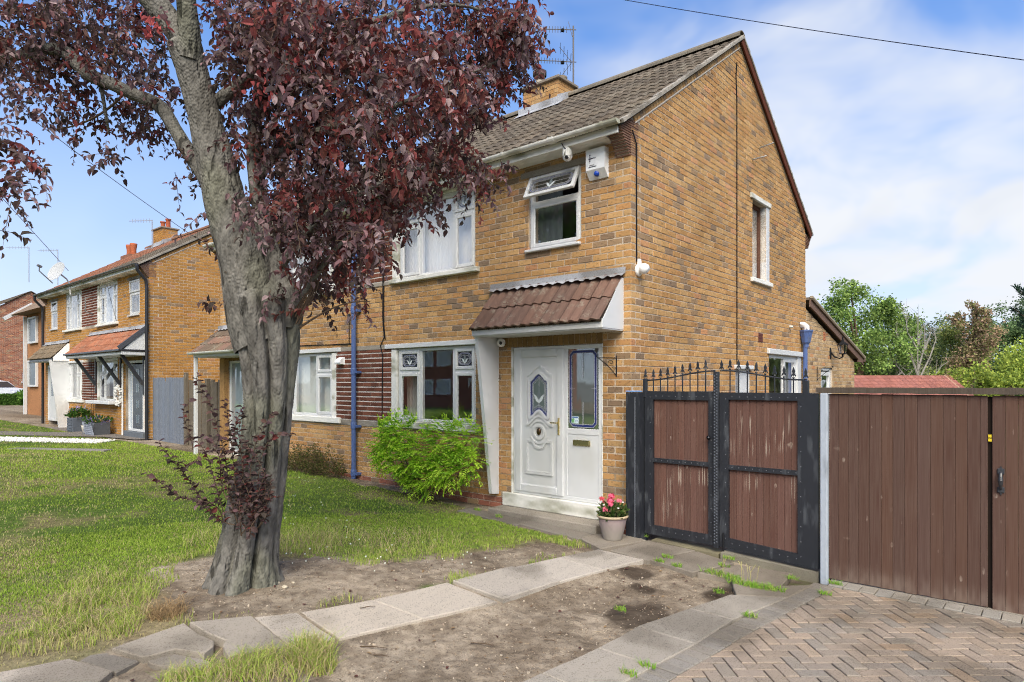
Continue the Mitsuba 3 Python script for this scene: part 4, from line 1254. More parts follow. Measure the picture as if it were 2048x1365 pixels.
# ---------------------------------------------------------------- things fixed to the main pair
k = root('alarm_box', 'white alarm box with blue lamp under the eaves beside the open top-hung window', 'alarm')
m = M()
m.prism([(-.60, 4.60), (-.555, 4.51), (-.365, 4.51), (-.32, 4.60), (-.32, 4.865), (-.60, 4.865)], (0, -.095, 0), (1, 0, 0), (0, 0, 1), (0, 1, 0), .094, (.82, .83, .84)) if False else m.add(
    [(-.60, 0, 4.495), (-.32, 0, 4.495), (-.32, 0, 4.865), (-.60, 0, 4.865), (-.60, -.02, 4.495), (-.32, -.02, 4.495), (-.60, -.105, 4.60), (-.32, -.105, 4.60), (-.60, -.105, 4.865), (-.32, -.105, 4.865)],
    [(0, 1, 5, 4), (4, 5, 7, 6), (6, 7, 9, 8), (8, 9, 2, 3), (0, 4, 6, 6), (0, 6, 8, 3), (1, 2, 9, 7), (1, 7, 5, 5)], (.82, .83, .84))
E(k + '__case', m, 'm_gloss')
E(k + '__lamp', M().merge(M().lathe([(0, .03), (.022, .026), (.034, .012), (.038, 0)], (0, 0, 0), 16, (.01, .06, .42)), [[1, 0, 0], [0, .62, -.78], [0, -.78, -.62]], (-.46, -.068, 4.548)), 'm_gloss', True)
E(k + '__mark', M().box(-.545, -.532, -.107, -.104, 4.69, 4.80, (.06, .06, .09)).box(-.56, -.45, -.1065, -.104, 4.738, 4.75, (.06, .06, .09)).box(-.56, -.44, -.1065, -.104, 4.63, 4.642, (.08, .08, .10)).box(-.545, -.47, -.1065, -.104, 4.652, 4.662, (.08, .08, .10)), 'm_plain')


def camera_dome(lab, o, face, s=1.0, box_=False):
    k = root('security_camera', lab, 'camera')
    o = np.asarray(o, float)
    face = np.asarray(face, float)
    face /= np.linalg.norm(face)
    a = np.cross(face, [0, 0, 1.0])
    a /= np.linalg.norm(a)
    b_ = np.cross(a, face)
    R = np.stack([a, b_, face], 1)
    E(k + '__base', M().merge(M().lathe([(0, -.05), (.055, -.05), (.062, -.03), (.062, .0), (.05, .012), (0, .012)], (0, 0, 0), 22, (.80, .80, .79)), R * s, o), 'm_gloss', True)
    E(k + '__ball', M().merge(M().lathe([(.048 * math.cos(t), .01 + .048 * math.sin(t)) for t in np.linspace(-.3, 1.2, 9)], (0, 0, 0), 22, (.80, .80, .79)), R * s, o), 'm_gloss', True)
    E(k + '__lens', M().merge(M().lathe([(.026, .046), (.024, .060), (.014, .064), (0, .062)], (0, 0, 0), 18, (.015, .015, .018)), R * s, o), 'm_gloss', True)
    return k


camera_dome('white dome camera hanging under the gutter beside the white alarm box', (-.80, -.235, 4.80), (.35, -.8, -.45), 1.0)
E('security_camera__mount', M().tube([(-.80, -.235, EZ - .012), (-.80, -.235, 4.80)], .062, 16, (.74, .74, .70)).tube([(-.86, -.28, 4.98), (-.80, -.31, 4.90), (-.77, -.27, 4.86)], .006, 5, BK), 'm_plain', True)
camera_dome('white dome camera on the brick pier under the porch roof', (-2.10, -.055, 2.455), (.55, -.8, -.12), 1.0)
k = root('outdoor_lamp', 'small white bulkhead lamp on the corner of the gable wall at first floor', 'lamp')
E(k + '__base', M().merge(M().lathe([(0, 0), (.075, 0), (.078, .02), (.06, .045), (0, .05)], (0, 0, 0), 22, (.80, .80, .80)), [[0, 0, 1], [1, 0, 0], [0, 1, 0]], (0, .16, 3.29)), 'm_gloss', True)
E(k + '__lamp_head', M().merge(M().lathe([(0, -.02), (.05, -.01), (.068, .03), (.066, .06), (.045, .10), (0, .115)], (0, 0, 0), 22, (.82, .82, .82)), [[.2, 0, .98], [.98, 0, -.2], [0, 1, 0]], (.055, .16, 3.30)), 'm_gloss', True)
E(k + '__top_knob', M().lathe([(0, .09), (.02, .085), (.028, .06), (.028, 0)], (.03, .15, 3.34), 12, (.8, .8, .8)), 'm_gloss', True)


def scroll_bracket(lab, o, u, L_, Hh, flip=1):
    k = root('hanging_basket_bracket', lab, 'bracket')
    o, u = np.asarray(o, float), np.asarray(u, float)
    up = np.array([0, 0, 1.0])
    P_ = lambda a, b_: o + u * a + up * b_
    E(k + '__wall_plate', M().tube([P_(0, -Hh), P_(0, .03)], .007, 6, BK), 'm_plain', True)
    E(k + '__arm', M().tube([P_(0, 0), P_(L_ * .9, 0), P_(L_, .015), P_(L_ * .97, .045), P_(L_ * .92, .03)], .006, 6, BK), 'm_plain', True)
    m = M().tube([P_(0, -Hh * .92), P_(L_ * .45, -Hh * .40), P_(L_ * .92, -.0)], .006, 6, BK)
    for (cx, cz, r) in ((L_ * .28, -Hh * .25, .035), (L_ * .12, -Hh * .55, .025)):
        m.tube([P_(cx + r * (1 - t * .12) * math.cos(t), cz + r * (1 - t * .12) * math.sin(t)) for t in np.linspace(0, 5.5, 16)], .004, 5, BK)
    E(k + '__scroll', m, 'm_plain', True)


scroll_bracket('black scrolled iron basket bracket on the brick pier right of the white front door', (-.205, -.006, 2.19), (-.75, -.66, 0), .25, .24)
scroll_bracket('thin rusty basket bracket on the pale extension wall below the lantern', (.0, 8.0, 2.20), (.55, .83, 0), .42, .28)
k = root('wall_lantern', 'black lantern on a curved arm on the pale extension wall', 'lamp')
ly, lz, lx = 9.15, 2.58, .0
E(k + '__wall_plate', M().merge(M().lathe([(0, .02), (.06, .018), (.075, 0)], (0, 0, 0), 16, BK), [[0, 0, 1], [1, 0, 0], [0, 2.0, 0]], (X0, ly, lz - .02)), 'm_plain', True)
E(k + '__arm', M().tube([(X0 + .02, ly, lz), (.06, ly + .02, lz - .10), (.16, ly + .05, lz - .14), (.22, ly + .06, lz - .10), (.22, ly + .06, lz - .04)], .016, 8, BK), 'm_plain', True)
m = M()
for i in range(6):
    a = i * math.pi / 3 + .3
    m.tube([(.22 + .07 * math.cos(a), ly + .06 + .07 * math.sin(a), lz - .03), (.22 + .10 * math.cos(a), ly + .06 + .10 * math.sin(a), lz + .17)], .008, 5, BK)
m.lathe([(0, -.05), (.075, -.04), (.075, -.02)], (.22, ly + .06, lz), 6, BK)
E(k + '__cage', m, 'm_plain')
E(k + '__glass', M().lathe([(.065, -.03), (.095, .17)], (.22, ly + .06, lz), 6, (.5, .5, .48)), 'm_glass')
E(k + '__cap', M().lathe([(.125, .17), (.115, .19), (.04, .25), (.02, .30), (.012, .36), (0, .38)], (.22, ly + .06, lz), 6, BK), 'm_plain')
# television aerial on the chimney
k = root('tv_aerial', 'tall television aerial mast with two ribbed arms behind the main chimney', 'aerial')
ax_, ay_ = -3.52, 3.78
GR = (.16, .15, .15)
E(k + '__mast', M().tube([(ax_, ay_, 7.2), (ax_, ay_, 9.16)], .016, 8, GR), 'm_plain', True)
dl = np.array([-.80, -.60, 0])
dp = np.array([.60, -.80, 0])
for zz, ln, nel, tilt, kk in ((9.08, .85, 12, .05, 1), (8.42, .78, 11, .07, -1)):
    m = M()
    o = np.array([ax_, ay_, zz])
    m.tube([o - dl * .06, o + dl * ln + np.array([0, 0, tilt])], .009, 6, GR)
    for i in range(nel):
        t = .14 + i * (ln - .16) / nel
        q = o + dl * t + np.array([0, 0, tilt * t / ln])
        hv = np.array([0, 0, .055]) if kk > 0 else np.array([0, 0, .05])
        m.tube([q - hv - dp * .02, q + hv + dp * .02], .006, 5, GR)
    if kk < 0:
        for s_ in (-1, 1):
            for i in range(4):
                q = o + dl * (.05 + .07 * i) + np.array([0, 0, s_ * (.07 + .075 * i)])
                m.tube([q - dp * .16 - np.array([0, 0, .03]), q + dp * .16 + np.array([0, 0, .03])], .005, 5, GR)
            m.tube([o + dl * .03, o + dl * .28 + np.array([0, 0, s_ * .32])], .006, 5, GR)
    else:
        m.tube([o + dl * .02 - np.array([0, 0, .14]), o + dl * .1 + np.array([0, 0, .17])], .006, 5, GR)
    m.obox(o + dl * .22, (.06, .05, .05), None, BK)
    E(k + '__ribbed_arm', m, 'm_plain')

# ================================================================ second pair along the street
RZ = 7.36
SLA = math.atan2(RZ - 5.02, RY + .30)
X2, Z2 = -15.1, .10
WARP = (X2, .90)
H2, P2 = house('semi_detached_house', 'orange brick pair of houses with black gutters and a red tiled porch', 'house', X2, Z2, ORANGE, 170, 170, False)
for mm in (False, True):
    big_window(H2, X2, Z2, mm, True, 'net', lead=False)
    big_window(H2, X2, Z2, mm, False, 'net' if mm else 'side', lead=False)
    small_window(H2, X2, Z2, mm, False, lead=False)
K = porch(H2, X2, Z2, -5.35, -.05, .68, 2.55, 3.30, 17, [(.30, .125, .075), (.27, .115, .07), (.33, .14, .085)], W1, named=60, nr=3)
E(K + '__gutter', M().box(X2 - 5.37, X2 - .02, -.76, -.685, Z2 + 2.635, Z2 + 2.69, (.03, .03, .035), .01).box(X2 - .06, X2 - .02, -.685, 0, Z2 + 2.635, Z2 + 2.69, (.03, .03, .035), .01), 'm_gloss')
E(K + '__verge', M().obox((X2 - .045, -.385, Z2 + 3.02), (.05, .95, .12), np.array([[1, 0, 0], [0, math.cos(.71), -math.sin(.71)], [0, math.sin(.71), math.cos(.71)]]), (.07, .075, .09)), 'm_gloss')
for x in (-4.7, -2.3, -.35):
    E(K + '__bracket', M().obox((X2 + x, -.32, Z2 + 2.15), (.07, 1.02, .09), np.array([[1, 0, 0], [0, math.cos(.98), math.sin(.98)], [0, -math.sin(.98), math.cos(.98)]]), (.035, .038, .045), .006).box(X2 + x - .035, X2 + x + .035, -.05, -.001, Z2 + 1.45, Z2 + 2.52, (.035, .038, .045), .006), 'm_gloss')
K = porch(H2, X2, Z2, -10.9, -7.75, .50, 2.54, 3.18, 9, [(.17, .13, .09), (.19, .145, .10), (.15, .115, .08)], (.05, .05, .055), side_mat='m_gloss', named=20, nr=3)
E(f'{H2}__porch_fin', M().prism([(.02, .2), (-.30, .2), (-.58, 2.57), (.02, 2.57)], (X2 - 7.85, 0, Z2), (0, 1, 0), (0, 0, 1), (1, 0, 0), .06), 'm_white')
D = f'{H2}__front_door'
m = M()
frame_rect(m, X2 - 1.62, X2 - .22, Z2 + .40, Z2 + 2.42, -.03, .08, .07)
m.box(X2 - 1.34, X2 - 1.28, -.028, .078, Z2 + .47, Z2 + 2.31, W1, .005).box(X2 - .44, X2 - .38, -.028, .078, Z2 + .47, Z2 + 2.31, W1, .005)
E(D + '__frame', m, 'm_white')
E(D + '__leaf', M().box(X2 - 1.28, X2 - .44, -.015, .04, Z2 + .47, Z2 + 2.31, (.075, .085, .105), .005), 'm_gloss')
for i in range(4):
    z = Z2 + .62 + i * .44
    k = M()
    frame_rect(k, X2 - .98, X2 - .74, z, z + .24, -.026, -.01, .03, (.6, .62, .65), .003)
    E(D + '__light_frame', k, 'm_metal')
    E(D + '__light', M().box(X2 - .95, X2 - .77, -.021, -.016, z + .03, z + .21, (.10, .13, .16)), 'm_gloss')
for a, b_ in ((-1.55, -1.34), (-.38, -.29)):
    E(D + '__side_glass', M().box(X2 + a, X2 + b_, .01, .02, Z2 + .47, Z2 + 2.31, (.30, .35, .40)), 'm_gloss')
E(D + '__letter_plate', M().box(X2 - 1.02, X2 - .70, -.022, -.014, Z2 + .53, Z2 + .56, (.6, .6, .6)), 'm_metal')
E(f'{H2}__door_plinth', M().box(X2 - 1.75, X2 - .15, -.12, .05, Z2 - .1, Z2 + .395, (.13, .145, .165), .01), 'm_plain')
D = f'{H2}__side_door'
m = M()
frame_rect(m, X2 + mir(-.45), X2 + mir(-1.55), Z2 + .40, Z2 + 2.42, -.03, .08, .07)
E(D + '__frame', m, 'm_white')
E(D + '__leaf', M().box(X2 + mir(-.52), X2 + mir(-1.48), -.01, .04, Z2 + .47, Z2 + 2.31, W1, .005), 'm_white')
E(D + '__glass', M().box(X2 + mir(-.85), X2 + mir(-1.15), -.014, -.008, Z2 + 1.3, Z2 + 2.1, (.2, .22, .25)), 'm_gloss')
# bow of the ground-floor window: projecting white sill board and frame
E(f'{H2}__bow_sill', M().box(X2 - 4.75, X2 - 2.5, -.30, -.05, Z2 + 1.14, Z2 + 1.24, W1, .01), 'm_white')
for (x, y0) in ((.07, 0), (-HW - .02, 0)):
    K = E(f'{H2}__downpipe', M().tube([(X2 + x, -.34, Z2 + 5.0), (X2 + x, -.33, Z2 + 4.85), (X2 + x - .02, -.10, Z2 + 4.6), (X2 + x - .02, -.08, Z2 + 4.4), (X2 + x - .02, -.08, Z2 + .05)], .045, 10, (.022, .022, .026)), 'm_gloss', True)
E(f'{H2}__waste_pipe', M().tube([(X2 - 2.05, -.05, Z2 + 2.35), (X2 - 2.05, -.05, Z2 + .2)], .025, 8, (.75, .75, .74)), 'm_gloss', True)
for pts in ([(-5.2, -.01, 2.4), (-5.2, -.01, .2)], [(-5.0, -.01, 2.4), (-5.0, -.01, .2)], [(-3.5, -.05, 4.8), (-2.9, -.05, 4.0), (-2.6, -.02, 3.5), (-5.2, -.01, 3.45)]):
    E(f'{H2}__cable', M().tube([(X2 + a, b_, Z2 + c) for a, b_, c in pts], .006, 5, BK), 'm_plain', True)
E(f'{H2}__wall_bracket', M().tube([(X2 - 5.05, -.02, Z2 + 4.55), (X2 - 5.05, -.22, Z2 + 4.5), (X2 - 5.05, -.22, Z2 + 4.05), (X2 - 5.05, -.02, Z2 + 4.0)], .022, 7, (.2, .2, .2)), 'm_plain', True)
WARP = None
k = root('satellite_dish', 'white satellite dish on a short arm at the eaves of the orange brick pair', 'satellite dish')
dn = np.array([.25, -.90, .36])
dn /= np.linalg.norm(dn)
a = np.cross(dn, [0, 0, 1.0]); a /= np.linalg.norm(a); b_ = np.cross(a, dn)
R = np.stack([a * 1.0, b_ * .82, dn], 1)
o = np.array([-21.0, -.62, 5.52])
pf = [(r, .35 * r * r) for r in np.linspace(0.001, .41, 9)]
E(k + '__dish', M().merge(M().lathe(pf + [(r, c - .008) for r, c in pf[::-1]], (0, 0, 0), 30, (.46, .47, .48)), R, o), 'm_plain', True)
E(k + '__arm', M().tube([o - b_ * .42, o - b_ * .25 + dn * .5, o - b_ * .1 + dn * .55], .018, 7, (.2, .2, .21)).tube([o, o + np.array([0, .25, -.2]), (-21.0, -.3, 5.2), (-20.9, -.28, 4.8)], .025, 7, (.6, .6, .6)), 'm_plain', True)
E(k + '__receiver', M().obox(o - b_ * .1 + dn * .55, (.08, .08, .14), R, (.15, .15, .16), .01), 'm_plain')
for i, (x, y, z0, z1, ll, lab) in enumerate(((-21.9, 2.6, 6.5, 8.0, .9, 'thin aerial on a pole above the satellite dish'), (-40.5, 3.0, 7.6, 9.6, 1.4, 'thin aerial above the red brick gable far left'), (-39.0, 4.0, 7.4, 9.4, 1.2, 'second thin aerial above the red brick gable, right of the other'))):
    k = root('tv_aerial', lab, 'aerial')
    E(k + '__mast', M().tube([(x, y, z0), (x, y, z1)], .018, 6, (.3, .3, .31)), 'm_plain', True)
    m = M()
    q0 = np.array([x, y, z1 - .03])
    m.tube([q0, q0 + dl * ll], .012, 5, (.3, .3, .31))
    for j in range(7):
        q = q0 + dl * (.1 + j * ll / 8)
        m.tube([q - [0, 0, .08], q + [0, 0, .08]], .008, 4, (.3, .3, .31))
    E(k + '__ribbed_arm', m, 'm_plain')
WARP = None
# wreath, planters and pots by that wall
k = root('wreath', 'white ring wreath hanging beside the dark grey front door', 'wreath')
m = M()
for i in range(70):
    a = i / 70 * 2 * math.pi
    m.obox((X2 - 2.05 + .19 * math.cos(a) + rnd.uniform(-.03, .03), -.10 + rnd.uniform(-.03, .03), Z2 + 1.42 + .27 * math.sin(a) + rnd.uniform(-.03, .03)), (.07, .03, .05), trimesh.transformations.random_rotation_matrix(RNG.random(3))[:3, :3], jit((.70, .69, .66), .1))
E(k + '__foliage', m, 'm_plain')


def leaf_tuft(m, o, r, h, nleaf, cols, size, lean=.5, seed=1):
    R_ = np.random.default_rng(seed)
    for i in range(nleaf):
        th, rr = R_.uniform(0, 6.28), r * math.sqrt(R_.uniform(0, 1))
        c = np.array(o) + [rr * math.cos(th), rr * math.sin(th), R_.uniform(0, h) * (1 - .4 * rr / r)]
        d = np.array([math.cos(th) * lean, math.sin(th) * lean, R_.uniform(.1, 1)]) + R_.normal(0, .35, 3)
        d /= np.linalg.norm(d)
        s = np.cross(d, R_.normal(0, 1, 3))
        s /= np.linalg.norm(s)
        l_ = size * R_.uniform(.7, 1.3)
        up = np.cross(s, d) * l_ * .12
        m.add([c, c + d * l_ * .5 + s * l_ * .24 + up, c + d * l_, c + d * l_ * .5 - s * l_ * .24 + up], [(0, 1, 2), (0, 2, 3)], jit(cols[int(R_.integers(len(cols)))], .25))
    return m


GL = [(.06, .13, .025), (.09, .17, .035), (.04, .09, .02)]
k = root('planter_box', 'square dark grey planter standing by the wall of the orange brick pair', 'planter')
px_ = -19.75
E(k + '__box', M().box(px_ - .24, px_ + .24, -.62, -.16, .33, .78, (.10, .115, .14), .012), 'm_plain')
for i in range(5):
    E(k + '__slat', M().box(px_ - .225, px_ + .225, -.635, -.622, .37 + i * .085, .44 + i * .085, (.12, .135, .16), .004), 'm_plain')
k2 = root('potted_plant', 'dark leafy plant with lilac flowers in the square grey planter', 'plant')
E(k2 + '__foliage', leaf_tuft(M(), (px_, -.38, .76), .28, .35, 240, GL, .12, seed=3), 'm_green')
E(k2 + '__flowers', leaf_tuft(M(), (px_ + .1, -.38, .98), .26, .2, 40, [(.35, .28, .5), (.5, .45, .6)], .07, seed=4), 'm_green')
k = root('flower_pot', 'small cream pot between the two grey planters', 'flower pot')
E(k + '__pot', M().lathe([(0, .33), (.14, .33), (.19, .55), (.20, .57), (.17, .57), (.15, .5), (0, .5)], (-18.75, -.4, 0), 20, (.62, .58, .48)), 'm_plain', True)
k = root('planter_basket', 'grey lattice-sided planter basket before the orange brick wall', 'planter')
px_ = -17.85
m = M().box(px_ - .36, px_ + .36, -.66, -.20, .33, .70, (.08, .085, .095))
E(k + '__box', m, 'm_plain')
m = M()
for i in range(9):
    for sgn in (-1, 1):
        m.obox((px_ - .36 + i * .09, -.672, .52), (.012, .012, .50), np.array([[math.cos(.7), 0, sgn * math.sin(.7)], [0, 1, 0], [-sgn * math.sin(.7), 0, math.cos(.7)]]), (.30, .33, .40))
E(k + '__lattice', m, 'm_plain')
k2 = root('potted_plant', 'low purple-flowered plants in the grey lattice basket', 'plant')
E(k2 + '__foliage', leaf_tuft(M(), (px_, -.42, .66), .36, .25, 240, GL + [(.22, .18, .34)], .10, seed=5), 'm_green')

# ---------------------------------------------------------------- side fences between the pairs
k = root('timber_fence', 'blue-grey painted plank fence between the two pairs of houses', 'fence', None)
x = -15.28
i = 0
while x < -12.95:
    w = .098
    E(k + '__plank', M().box(x, x + w, .10 + rnd.uniform(-.008, .008), .125, .28, 2.03 - .02 * rnd.random() - (.10 if i == 9 else 0), jit((.165, .185, .225), .07), .004), 'm_plain')
    x += w + .006
    i += 1
k = root('timber_fence', 'weathered bare brown plank fence left of the tree trunk', 'fence', None)
x = -12.88
while x < -10.98:
    w = rnd.uniform(.14, .19)
    E(k + '__plank', M().box(x, x + w, .12 + rnd.uniform(-.02, .02), .145, .25, 1.93 + rnd.uniform(-.06, .04), W1, .006), 'm_old_wood')
    x += w + rnd.uniform(.006, .02)
E(k + '__post', M().box(-12.95, -12.86, .02, .11, .2, 2.14, W1, .008), 'm_old_wood')
E(k + '__post', M().box(-11.75, -11.66, .02, .11, .2, 1.98, W1, .008), 'm_old_wood')

# ================================================================ far left: red brick houses, car, hedge
def far_house(name, label, o, yaw, w, d, eh, rh, pal, wins, roofc, group=None, bricks=True, named=0):
    H = root(name, label, 'house', group)
    o = np.array(o, float)
    u = np.array([math.cos(yaw), math.sin(yaw), 0])
    v = np.array([-math.sin(yaw), math.cos(yaw), 0])
    gab = Polygon([(0, -.3), (w, -.3), (w, eh), (w / 2, eh + rh), (0, eh)])
    ops = [sbox(*q) for q in wins]
    reg = gab
    for q in ops:
        reg = reg.difference(q)
    wall_back(f'{H}__gable_wall', o + v * .004, u, -v, reg, .25)
    brick_wall(H, 'gable_wall', o, u, -v, reg, pal, named=named, dark=.08, pink=.05)
    m = M()
    for (uu, nn, ll, st) in ((u, v, w, o + v * d), (v, u, d, o + u * w), (v, -u, d, o)):
        m.prism(sbox(0.26 if nn is v else .26, -.3, ll - .26, eh), st - nn * .25, uu, (0, 0, 1), nn, .25, pal[0])
    E(f'{H}__wall', m, 'm_plain')
    sl = math.atan2(rh, w / 2)
    for sg in (0, 1):
        s = (u if sg == 0 else -u) * math.cos(sl) + np.array([0, 0, 1]) * math.sin(sl)
        nrm = np.cross(v, s) if sg == 0 else np.cross(s, v)
        nrm = nrm if nrm[2] > 0 else -nrm
        b0 = o + (u * 0 if sg == 0 else u * w) + np.array([0, 0, eh])
        ll = (w / 2) / math.cos(sl) + .3
        cen = b0 + s * (ll / 2 - .3) + v * (d / 2)
        m = M()
        ns = int(ll / .3)
        for r in range(ns):
            m.obox(b0 + s * (-.3 + (r + .5) * ll / ns) + v * d / 2 + nrm * .07, (d + .3, ll / ns + .02, .03), np.stack([v, s * math.cos(.05) + nrm * math.sin(-.05), nrm], 1), jit(roofc, .1))
        E(f'{H}__roof', m, 'm_tile')
    for (a, b0_, c, e) in wins:
        h = numq(f'{H}__window')
        fr_, gl = M(), M()
        B = np.stack([u, v, [0, 0, 1]], 1)
        t = .07
        for (p, q, r_, s_) in ((a, a + t, b0_, e), (c - t, c, b0_, e), (a + t, c - t, b0_, b0_ + t), (a + t, c - t, e - t, e), ((a + c) / 2 - t / 2, (a + c) / 2 + t / 2, b0_ + t, e - t)):
            fr_.obox(o + u * (p + q) / 2 + v * .06 + np.array([0, 0, (r_ + s_) / 2]), (q - p, .07, s_ - r_), B, W1)
        E(h + '__frame', fr_, 'm_white')
        gl.obox(o + u * (a + c) / 2 + v * .08 + np.array([0, 0, (b0_ + e) / 2]), (c - a - .1, .01, e - b0_ - .1), B, (.05, .06, .07))
        E(h + '__pane', gl, 'm_gloss')
        E(h + '__sill', M().obox(o + u * (a + c) / 2 - v * .03 + np.array([0, 0, b0_ - .05]), (c - a + .2, .16, .08), B, W1), 'm_white')
    return H


far_house('brick_house', 'dark red brick house with a plain gable at the far left edge', (-56, 2.6, .4), math.pi / 2, 8.0, 9.0, 5.85, 2.6, REDB, [(3.5, 1.6, 4.3, 2.35)], (.16, .13, .10), named=60)
k = root('brick_house', 'narrow slice of a house with white window between the red gable and orange pair', 'house')
E(k + '__wall', M().box(-34.2, -28.5, 1.5, 8, .2, 5.4, (.40, .20, .10)), 'm_brick')
E(k + '__roof', M().prism([(.9, 5.15), (4.75, 7.9), (8.6, 5.15)], (-34.4, 0, 0), (0, 1, 0), (0, 0, 1), (1, 0, 0), 6.1, (.22, .16, .12)), 'm_tile')
for z in (1.7, 3.75):
    fr_ = M()
    frame_rect(fr_, -33.6, -32.2, z, z + 1.25, 1.38, 1.49, .09)
    E(k + '__window__frame', fr_, 'm_white')
    E(k + '__window__pane', M().box(-33.5, -32.3, 1.44, 1.46, z + .1, z + 1.15, (.10, .12, .14)), 'm_gloss')
E(k + '__corner_trim', M().box(-34.22, -34.05, 1.35, 1.48, .3, 5.1), 'm_white')
E(k + '__bargeboard', M().obox((-34.4, 1.2, 5.35), (.12, 1.4, .16), np.array([[1, 0, 0], [0, .81, -.58], [0, .58, .81]]), W1), 'm_white')
k = root('chimney_stack', 'brick stack with two red pots beyond the orange pair', 'chimney')
E(k + '__stack', M().box(-30.3, -29.2, 4.3, 4.9, 6.2, 7.95, (.26, .13, .09)), 'm_brick')
for x in (-30.0, -29.5):
    E(k + '__pot', M().lathe([(.13, 7.95), (.12, 8.2), (.15, 8.4), (.16, 8.5), (.10, 8.5), (.1, 8.2)], (x, 4.6, 0), 14, (.40, .12, .06)), 'm_plain', True)

# silver car
k = root('parked_car', 'silver car parked by the clipped hedge, cut off by the left edge', 'car')
co = np.array([-53.1, 4.6, .38])
yaw = .71
u = np.array([math.cos(yaw), math.sin(yaw), 0])
v = np.array([-math.sin(yaw), math.cos(yaw), 0])
prof = [(-3.6, .35), (-3.6, .9), (-3.3, 1.1), (-2.9, 1.66), (-1.4, 1.74), (-.6, 1.60), (-.05, 1.18), (.75, 1.05), (1.05, .82), (1.10, .38)]
m = M()
for k_, (hw, sc) in enumerate(((.86, 1.0),)):
    pr2 = Polygon(prof)
    for x0, r_ in ((.45, .36), (-2.6, .36)):
        pr2 = pr2.difference(Polygon([(x0 + r_ * math.cos(t), .30 + r_ * math.sin(t)) for t in np.linspace(0, 6.28, 25)[:-1]]))
    m.prism(pr2.buffer(-.05).buffer(.05), co - v * hw, u, (0, 0, 1), v, 2 * hw)
E(k + '__body', m, 'm_car')
win = Polygon([(-2.8, 1.2), (-2.55, 1.62), (-1.4, 1.68), (-.68, 1.54), (-.25, 1.2)])
E(k + '__window', M().prism(win, co - v * .865, u, (0, 0, 1), v, 1.73, (.03, .035, .04)), 'm_gloss')
E(k + '__windscreen', M().add([co + u * -.58 + v * .7 + np.array([0, 0, 1.61]), co + u * -.58 - v * .7 + np.array([0, 0, 1.61]), co + u * -.02 - v * .78 + np.array([0, 0, 1.20]), co + u * -.02 + v * .78 + np.array([0, 0, 1.20])], [(0, 1, 2, 3)], (.03, .035, .04)), 'm_gloss')
for x0 in (.45, -2.6):
    for sd in (-1, 1):
        w_ = E(k + '__wheel', M().merge(M().lathe([(.20, -.10), (.30, -.10), (.33, -.05), (.33, .05), (.30, .10), (.20, .10)], (0, 0, 0), 24, (.02, .02, .02)), np.stack([u, [0, 0, 1], -v], 1), co + u * x0 + v * sd * .76 + np.array([0, 0, .33])), 'm_plain')
        E(w_ + '__rim', M().merge(M().lathe([(0, .085 * -sd), (.18, .085 * -sd), (.205, .095 * -sd)], (0, 0, 0), 10, (.5, .5, .52)), np.stack([u, [0, 0, 1], -v], 1), co + u * x0 + v * sd * .76 + np.array([0, 0, .33])), 'm_metal')
for sd in (-1, 1):
    E(k + '__headlight', M().obox(co + u * 1.0 + v * sd * .66 + np.array([0, 0, .86]), (.2, .32, .13), np.stack([u, v, [0, 0, 1]], 1), (.6, .62, .65), .03), 'm_gloss')
# hedge and shrub in pot
k = root('hedge', 'low clipped box hedge in front of the silver car', 'hedge')
hm = M()
Rh = np.random.default_rng(12)
ho, hu = np.array([-56.9, -1.65, .36]), np.array([.76, .65, 0])
hv = np.array([-.65, .76, 0])
hm.obox(ho + hu * 5 + np.array([0, 0, .37]), (9.8, .8, .70), np.stack([hu, hv, [0, 0, 1]], 1), (.045, .085, .018))
for i in range(9000):
    f_ = Rh.integers(0, 3)
    a_, b2, c_ = Rh.uniform(0, 10), Rh.uniform(-.45, .45), Rh.uniform(0, .76)
    if f_ == 0:
        c_ = .74
    elif f_ == 1:
        b2 = -.45
    else:
        a_ = 10.0 if Rh.random() < .3 else a_
        b2 = -.45
    p = ho + hu * a_ + hv * b2 + np.array([0, 0, c_]) + Rh.normal(0, .02, 3)
    d = Rh.normal(0, 1, 3); d /= np.linalg.norm(d)
    s_ = np.cross(d, Rh.normal(0, 1, 3)); s_ /= np.linalg.norm(s_)
    hm.add([p, p + d * .05 + s_ * .03, p + d * .1, p + d * .05 - s_ * .03], [(0, 1, 2), (0, 2, 3)], jit(rnd.choice(GL + [(.10, .20, .04)]), .25))
E(k + '__foliage', hm, 'm_green')
k = root('flower_pot', 'large dark pot at the end of the clipped hedge', 'flower pot')
E(k + '__pot', M().lathe([(0, .38), (.26, .38), (.36, .85), (.38, .9), (.32, .9), (.30, .8), (0, .8)], (-48.28, 4.82, 0), 20, (.035, .035, .035)), 'm_plain', True)
k = root('potted_plant', 'round green bush growing in the large dark pot by the hedge', 'plant')
E(k + '__foliage', leaf_tuft(M(), (-48.28, 4.82, .82), .62, .75, 700, [(.12, .25, .05), (.17, .32, .06), (.08, .17, .03)], .16, seed=8), 'm_green')
